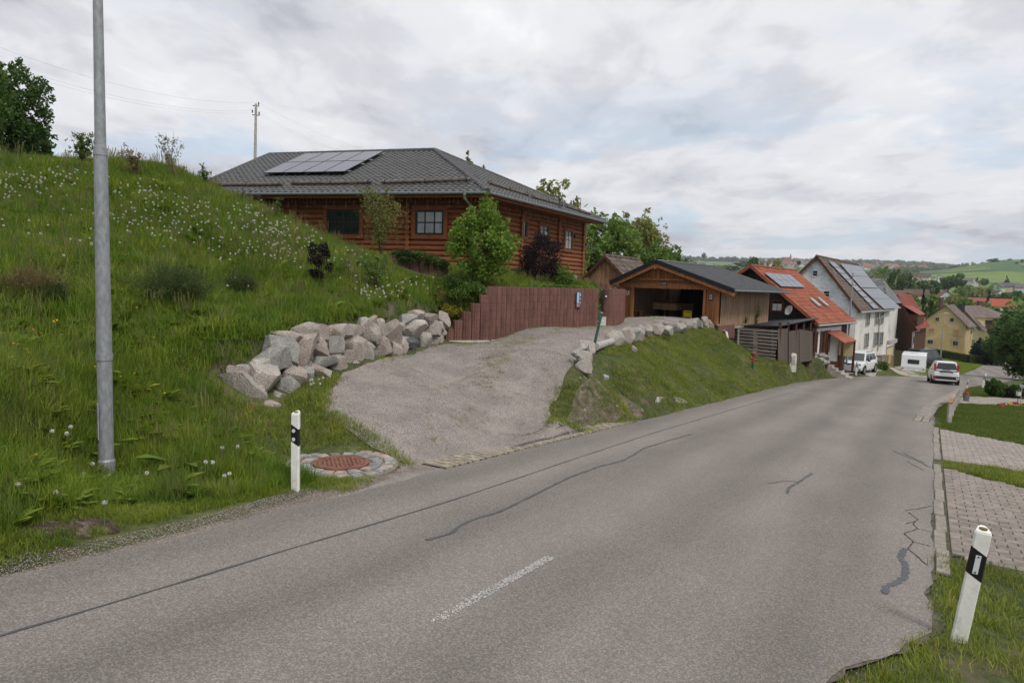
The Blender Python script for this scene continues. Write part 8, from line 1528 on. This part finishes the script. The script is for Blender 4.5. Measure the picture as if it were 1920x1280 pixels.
add_grass('lawn_grass', 'closely mown lawn on the right garden', 90000, 17, 58, .3, 9, lawn, lawnm, .8, 1.5)
def isl(u, v, x, y): return (inpoly(x, y, [tuple(gp(*a)[:2]) for a in ((1640, 704, 52), (1665, 684, 60), (1690, 690, 57), (1716, 706, 53), (1700, 707, 53))]))
add_grass('verge_grass', 'short grass island between the yard and the side street', 4000, 50, 75, -10, 2, isl, shortm, 1.0, 1.7)
add_grass('verge_grass', 'grass beyond the side street below the clipped hedge', 14000, 66, 150, -14, 8, lambda u, v, x, y: (v < rl(u)-.3) & (v > rl(u)-10) & (x/np.maximum(y, 1) > .59), shortm, 2.0, 3.2)
# gravel
mat('pebble', (.22, .19, .165), .9, var=.25, scale=30, rand=.3)
def pebble(seed):
    bm = bmesh.new(); bmesh.ops.create_icosphere(bm, subdivisions=1, radius=1); r = np.random.default_rng(seed)
    for v in bm.verts: v.co = Vector(np.array(v.co)*r.uniform(.7, 1.15, 3)*[1, .8, .6])
    me = bpy.data.meshes.new('pebble'); bm.to_mesh(me); bm.free(); addmats(me, MAT['pebble']); return me
PB = [pebble(i) for i in range(5)]
def pebbles(label, n, u0, u1, v0, v1, test, s0, s1, name='gravel_stones', off=.015):
    x, y, z = sample(n, u0, u1, v0, v1, test, qg); m = len(x); s = np.exp(qg.uniform(math.log(s0), math.log(s1), m)); scatter(name, label, 'gravel', np.column_stack([x, y, z+off]), qg.uniform(0, 6.28, (m, 3)), np.column_stack([s, s, s]), PB)
pebbles('pale loose chippings along the left asphalt edge', 110000, -3, 17, -7.2, -6.2, lambda u, v, x, y: (v < rl(u)+.12+.05*np.sin(u*5)) & (v > rl(u)-.24-.26*ss((u-2)/4)-.10*np.sin(u*1.1)) & ringk(x, y) & ((u < 8.4) | (v > rl(u)-.1)), .003, .010)
pebbles('loose gravel stones on the driveway', 130000, 8, 30, -20, -6.4, lambda u, v, x, y: inpoly(x, y, OBST[0]), .004, .013, off=.022)
pebbles('pale rubble stones below the end of the boulder row', 2600, 10, 22, -14, -6.5, lambda u, v, x, y: inpoly(x, y, [tuple(gp(*a)[:2]) for a in ((1085, 790, 15.5), (1150, 800, 16.5), (1175, 770, 17.8), (1150, 720, 18.3), (1105, 690, 18.2), (1080, 715, 16.8))]), .012, .06, off=0)
pebbles('stones in the bare soil hollows of the bank', 1500, -4, 10, -12, -6.5, lambda u, v, x, y: ~nobare(x, y), .006, .03, off=0)
pebbles('crumbled asphalt bits along the right road edge', 5000, 1, 17, -1.2, .5, lambda u, v, x, y: (np.abs(v-(rr(u)-.62*ss((6.9-u)/2)-.0)) < .09), .004, .014, off=.02)

# ------------------------------------------------------------------ meadow flowers
mat('clock_white', (.52, .51, .46), .9, var=.1, rand=.15); mat('stem_green', (.12, .17, .05), .8, var=.2)
def clock_mesh(seed, n=70, R=.026):
    q = np.random.default_rng(seed); V = []; F_ = []
    for k in range(n):
        d = norm(q.normal(size=3)); a = norm(np.cross(d, q.normal(size=3))); c = np.cross(d, a); p = d*R*q.uniform(.85, 1.05); s = R*.20; b_ = len(V); V += [p-a*s, p-c*s, p+a*s, p+c*s]; F_.append((b_, b_+1, b_+2, b_+3)); b_ = len(V); V += [d*R*.1, p+a*R*.03, p-a*R*.03, p]; F_.append((b_, b_+1, b_+3, b_+2))
    return npmesh('seed_head', V, F_, MAT['clock_white'])
def stem_mesh(h, bend): b = MB(); b.tube([(0, 0, -.05), (bend*.3, 0, h*.5), (bend, 0, h)], [.003, .0028, .0024], 4, cap=False); me = b.mesh('stem'); addmats(me, MAT['stem_green']); return me
def yellow_mesh(seed, R=.018):
    q = np.random.default_rng(seed); V = []; F_ = []
    for k in range(26): a = k*2.4; r = R*(.45+.55*(k/26)); e = np.array([math.cos(a), math.sin(a), 0]); s_ = np.array([-e[1], e[0], 0])*R*.2; z = .006*(1-k/26); b_ = len(V); V += [np.array([0, 0, z]), e*r*.7-s_+[0, 0, z+.003], e*r+[0, 0, z+.001], e*r*.7+s_+[0, 0, z+.003]]; F_.append((b_, b_+1, b_+2, b_+3))
    return npmesh('flower_head', V, F_, MAT['petal_yellow'])
HC = [clock_mesh(i) for i in range(3)]; HS = [(stem_mesh(h, b_), h, b_) for h, b_ in ((.34, .03), (.42, -.04), (.38, .06), (.46, .02))]; HY = [yellow_mesh(i) for i in range(3)]; HS2 = [(stem_mesh(h, b_), h, b_) for h, b_ in ((.22, .03), (.28, -.03), (.32, .04))]
def flower(kind, x, y, z, label, group):
    t = thing('dandelion_clock' if kind == 'c' else 'dandelion', label, 'dandelion', (x, y, z), group, rz=qg.uniform(0, 6.28), local=True); me, h, bd = (HS if kind == 'c' else HS2)[qg.integers(0, 4 if kind == 'c' else 3)]
    s = part('stem', me, None, t); o = part('seed_head' if kind == 'c' else 'flower_head', (HC if kind == 'c' else HY)[qg.integers(0, 3)], None, t); o.location = (bd, 0, h); o.rotation_euler = (qg.uniform(0, .6), qg.uniform(-.3, .3), 0)
def mpz(px, py): r = ray(px, py); t = np.linspace(7, 34, 700); q_ = CAM+r[None]*t[:, None]; h = gz(q_[:, 0], q_[:, 1]); k = h > q_[:, 2]; return t[np.argmax(k)] if k.any() else None
# the ones that can be picked out near the road, placed where the photograph shows them
def near_flower(kind, px, py, d, lb):
    dg = mpz(px, py); d = dg*.925 if dg else d; p = at(px, py, d); h = .40 if kind == 'c' else .30; flower(kind, p[0], p[1], p[2]-h, lb, None)
NF = [('c', 125, 802, 8.6, 'dandelion clock, left of a close pair left of the lamp pole'), ('c', 137, 804, 8.6, 'dandelion clock, right of the close pair left of the lamp pole'), ('c', 102, 817, 8.2, 'dandelion clock just left of the close pair by the lamp pole'), ('c', 103, 869, 7.6, 'lone dandelion clock left of the lamp pole foot'), ('c', 112, 921, 7.2, 'dandelion clock low on the verge left of the lamp pole'), ('c', 48, 902, 7.1, 'dandelion clock nearest the left edge'), ('c', 178, 859, 8.0, 'dandelion clock touching the left side of the lamp pole'), ('c', 165, 882, 7.7, 'dandelion clock low beside the left side of the lamp pole foot'), ('c', 274, 897, 8.0, 'dandelion clock on a long curved stem right of the lamp pole'), ('c', 195, 952, 7.5, 'half blown dandelion clock just below the lamp pole foot'), ('c', 397, 868, 9.0, 'upper dandelion clock of the two left of the marker post'), ('c', 383, 874, 8.9, 'lower dandelion clock of the two left of the marker post'), ('c', 414, 847, 9.3, 'dandelion clock above the pair left of the marker post'), ('c', 447, 838, 9.6, 'dandelion clock left of the marker post at half its height'), ('c', 418, 901, 8.7, 'dandelion clock at the edge of the bare soil hollow, left one'), ('c', 431, 897, 8.8, 'dandelion clock at the edge of the bare soil hollow, right one'),
      ('y', 146, 847, 8.1, 'yellow dandelion left of the lamp pole'), ('y', 157, 910, 7.5, 'yellow dandelion on the ground left of the lamp pole foot'), ('y', 187, 906, 7.9, 'yellow dandelion at the lamp pole foot'), ('y', 379, 782, 10.3, 'yellow dandelion in the meadow above the marker post'), ('y', 383, 777, 10.4, 'yellow dandelion close above another in the meadow left of the marker post'), ('y', 459, 815, 10.0, 'yellow dandelion left of the marker post top'), ('y', 343, 688, 11.6, 'left flower of the yellow pair on the middle bank'), ('y', 350, 691, 11.6, 'right flower of the yellow pair on the middle bank'), ('y', 70, 854, 7.9, 'small yellow dandelion at the left edge')]
for a in NF: near_flower(*a)
# meadow carpets: places read from the photograph as (column, row, spread, count)
CL = [(30, 345, 30, 26), (90, 345, 40, 26), (40, 370, 40, 22), (110, 330, 30, 14), (250, 365, 30, 18), (290, 375, 25, 16), (230, 400, 40, 22), (300, 400, 35, 20), (370, 395, 25, 16), (280, 430, 50, 26), (340, 440, 40, 20), (400, 420, 30, 20), (460, 400, 25, 18), (500, 425, 30, 26), (540, 440, 30, 30), (470, 455, 40, 28), (560, 470, 30, 28), (520, 480, 40, 24), (590, 455, 15, 10), (430, 475, 30, 12), (650, 500, 20, 14), (690, 560, 20, 14), (660, 480, 12, 8), (745, 560, 25, 20), (700, 545, 25, 12), (780, 540, 25, 8), (30, 440, 40, 8), (170, 470, 40, 8), (420, 545, 20, 3), (590, 740, 12, 8)]
YL = [(60, 330, 50, 30), (110, 350, 40, 18), (240, 350, 60, 18), (300, 400, 60, 16), (50, 480, 50, 8), (100, 615, 20, 14), (45, 625, 20, 10), (80, 670, 40, 14), (160, 700, 90, 10), (300, 690, 60, 8), (370, 470, 30, 8), (390, 355, 12, 10), (560, 430, 20, 6), (440, 520, 40, 5), (330, 380, 80, 14), (500, 500, 40, 6), (290, 590, 40, 5)]
spots = []
for kind, lst in (('c', CL), ('y', YL)):
    for cx, cy, sp, n in lst:
        for _ in range(n):
            px, py = cx+qg.normal(0, sp), cy+qg.normal(0, sp*.35)+18; d = mpz(px, py)
            if d is None or d > 31: continue
            p = at(px, py, d)
            if not (inter(np.array(p[0]), np.array(p[1])) or d < 16): continue
            spots.append((d, kind, p[0], p[1], float(gz(p[0], p[1]))))
LMK = [(*R_(200, 907, 8.6)[:2], 'around the foot of the tall lamp pole'), (*R_(600, 535, 18)[:2], 'around the small dark purple shrub'), (*R_(328, 572, 14)[:2], 'around the wide feathery broom bush'), (*R_(450, 553, 16.3)[:2], 'around the smaller dark broom bush'), (*R_(60, 560, 12.5)[:2], 'around the brownish broom bush at the left'), (*R_(714, 490, 24.3)[:2], 'below the tall willow shrub'), (*R_(560, 430, 23)[:2], 'at the meadow edge before the left window'), (*R_(455, 384, 24.5)[:2], 'below the brown heather clump'), (*R_(330, 370, 24)[:2], 'below the bare sapling on the skyline'), (*R_(252, 345, 24)[:2], 'below the brown shoots on the skyline'), (*R_(155, 330, 24)[:2], 'below the loose skyline bush'), (*R_(30, 330, 24)[:2], 'below the big dark hilltop tree'), (*R_(745, 560, 19.5)[:2], 'just above the boulder wall'), (*R_(705, 545, 21)[:2], 'around the low yellow green shrub'), (*R_(200, 440, 18)[:2], 'on the open upper meadow behind the lamp pole'), (*R_(480, 455, 20)[:2], 'on the open meadow left of the purple shrub'), (*R_(380, 420, 21)[:2], 'on the open upper meadow above the broom bushes')]
spots.sort(); nc_ = dict(c=0, y=0); rest = dict(c=[], y=[])
for d, kind, x, y, z in spots:
    nc_[kind] += 1
    if nc_[kind] <= (282 if kind == 'c' else 100):
        j = int(np.argmin([math.hypot(x-l[0], y-l[1]) for l in LMK])); pos = LMK[j][2]
        flower(kind, x, y, z, ('white dandelion clock among others ' if kind == 'c' else 'yellow dandelion among others ')+pos, ('dandelion clocks ' if kind == 'c' else 'yellow dandelions ')+pos)
    else: rest[kind].append((x, y, z))
for kind, hs, hd_ in (('c', HS, HC), ('y', HS2, HY)):
    if not rest[kind]: continue
    ms_ = []
    for (sm, h, bd), hm in zip(hs, hd_+hd_[:1]):
        v1 = np.array([v.co[:] for v in sm.vertices]); f1 = [list(p.vertices) for p in sm.polygons]; v2 = np.array([v.co[:] for v in hm.vertices])+[bd, 0, h]; f2 = [[i+len(v1) for i in p.vertices] for p in hm.polygons]
        ms_.append(npmesh('flower', np.concatenate([v1, v2]), np.array(f1+f2), [MAT['stem_green'], MAT['clock_white' if kind == 'c' else 'petal_yellow']], [0]*len(f1)+[1]*len(f2)))
    m_ = len(rest[kind]); scatter('meadow_flowers', ('white dandelion clocks' if kind == 'c' else 'yellow dandelions')+' far up the meadow', 'flowers', np.array(rest[kind]), np.column_stack([np.zeros(m_), np.zeros(m_), qg.uniform(0, 6.28, m_)]), np.ones((m_, 3))*1.1, ms_)
# yellow flowers and daisies in the slope right of the driveway
x, y, z = sample(1500, 14, 60, -24, -4.5, lambda u, v, x, y: inpoly(x, y, slope_poly) & (bare(x*.6+3, y*.5) > .3), qg); m_ = len(x); sm = [npmesh('flower', np.array([v.co[:] for v in h.vertices])+[0, 0, .09], np.array([list(p.vertices) for p in h.polygons]), MAT['petal_yellow']) for h in HY]
scatter('slope_flowers', 'small yellow flowers scattered in the slope grass', 'flowers', np.column_stack([x, y, z]), np.zeros((m_, 3)), np.ones((m_, 3)), sm)
x, y, z = sample(900, 24, 56, -9, -5.5, lambda u, v, x, y: inpoly(x, y, slope_poly), qg); m_ = len(x); sm = [npmesh('flower', np.array([v.co[:] for v in h.vertices])*.7+[0, 0, .08], np.array([list(p.vertices) for p in h.polygons]), MAT['petal_white']) for h in HY]
scatter('daisies', 'white daisies in the grass strip beside the road', 'flowers', np.column_stack([x, y, z]), np.zeros((m_, 3)), np.ones((m_, 3)), sm)
# ------------------------------------------------------------------ haze
mz = bpy.data.materials.new('haze_air'); mz.use_nodes = True; t = mz.node_tree; t.nodes.remove(t.nodes['Principled BSDF']); pv = t.nodes.new('ShaderNodeVolumePrincipled'); pv.inputs['Color'].default_value = (.86, .91, 1, 1); pv.inputs['Density'].default_value = .00011; pv.inputs['Anisotropy'].default_value = .2; t.links.new(pv.outputs[0], t.nodes['Material Output'].inputs['Volume'])
HZ = True
if HZ:
    b = MB(); b.bx(-3000, 6500, -3000, 7000, float(ZZ.min())-5, 260); hz = part('haze', b, mz, None, kind='stuff'); hz['label'] = 'thin pale haze in the air over the valley'; hz['category'] = 'haze'; hz.visible_shadow = True
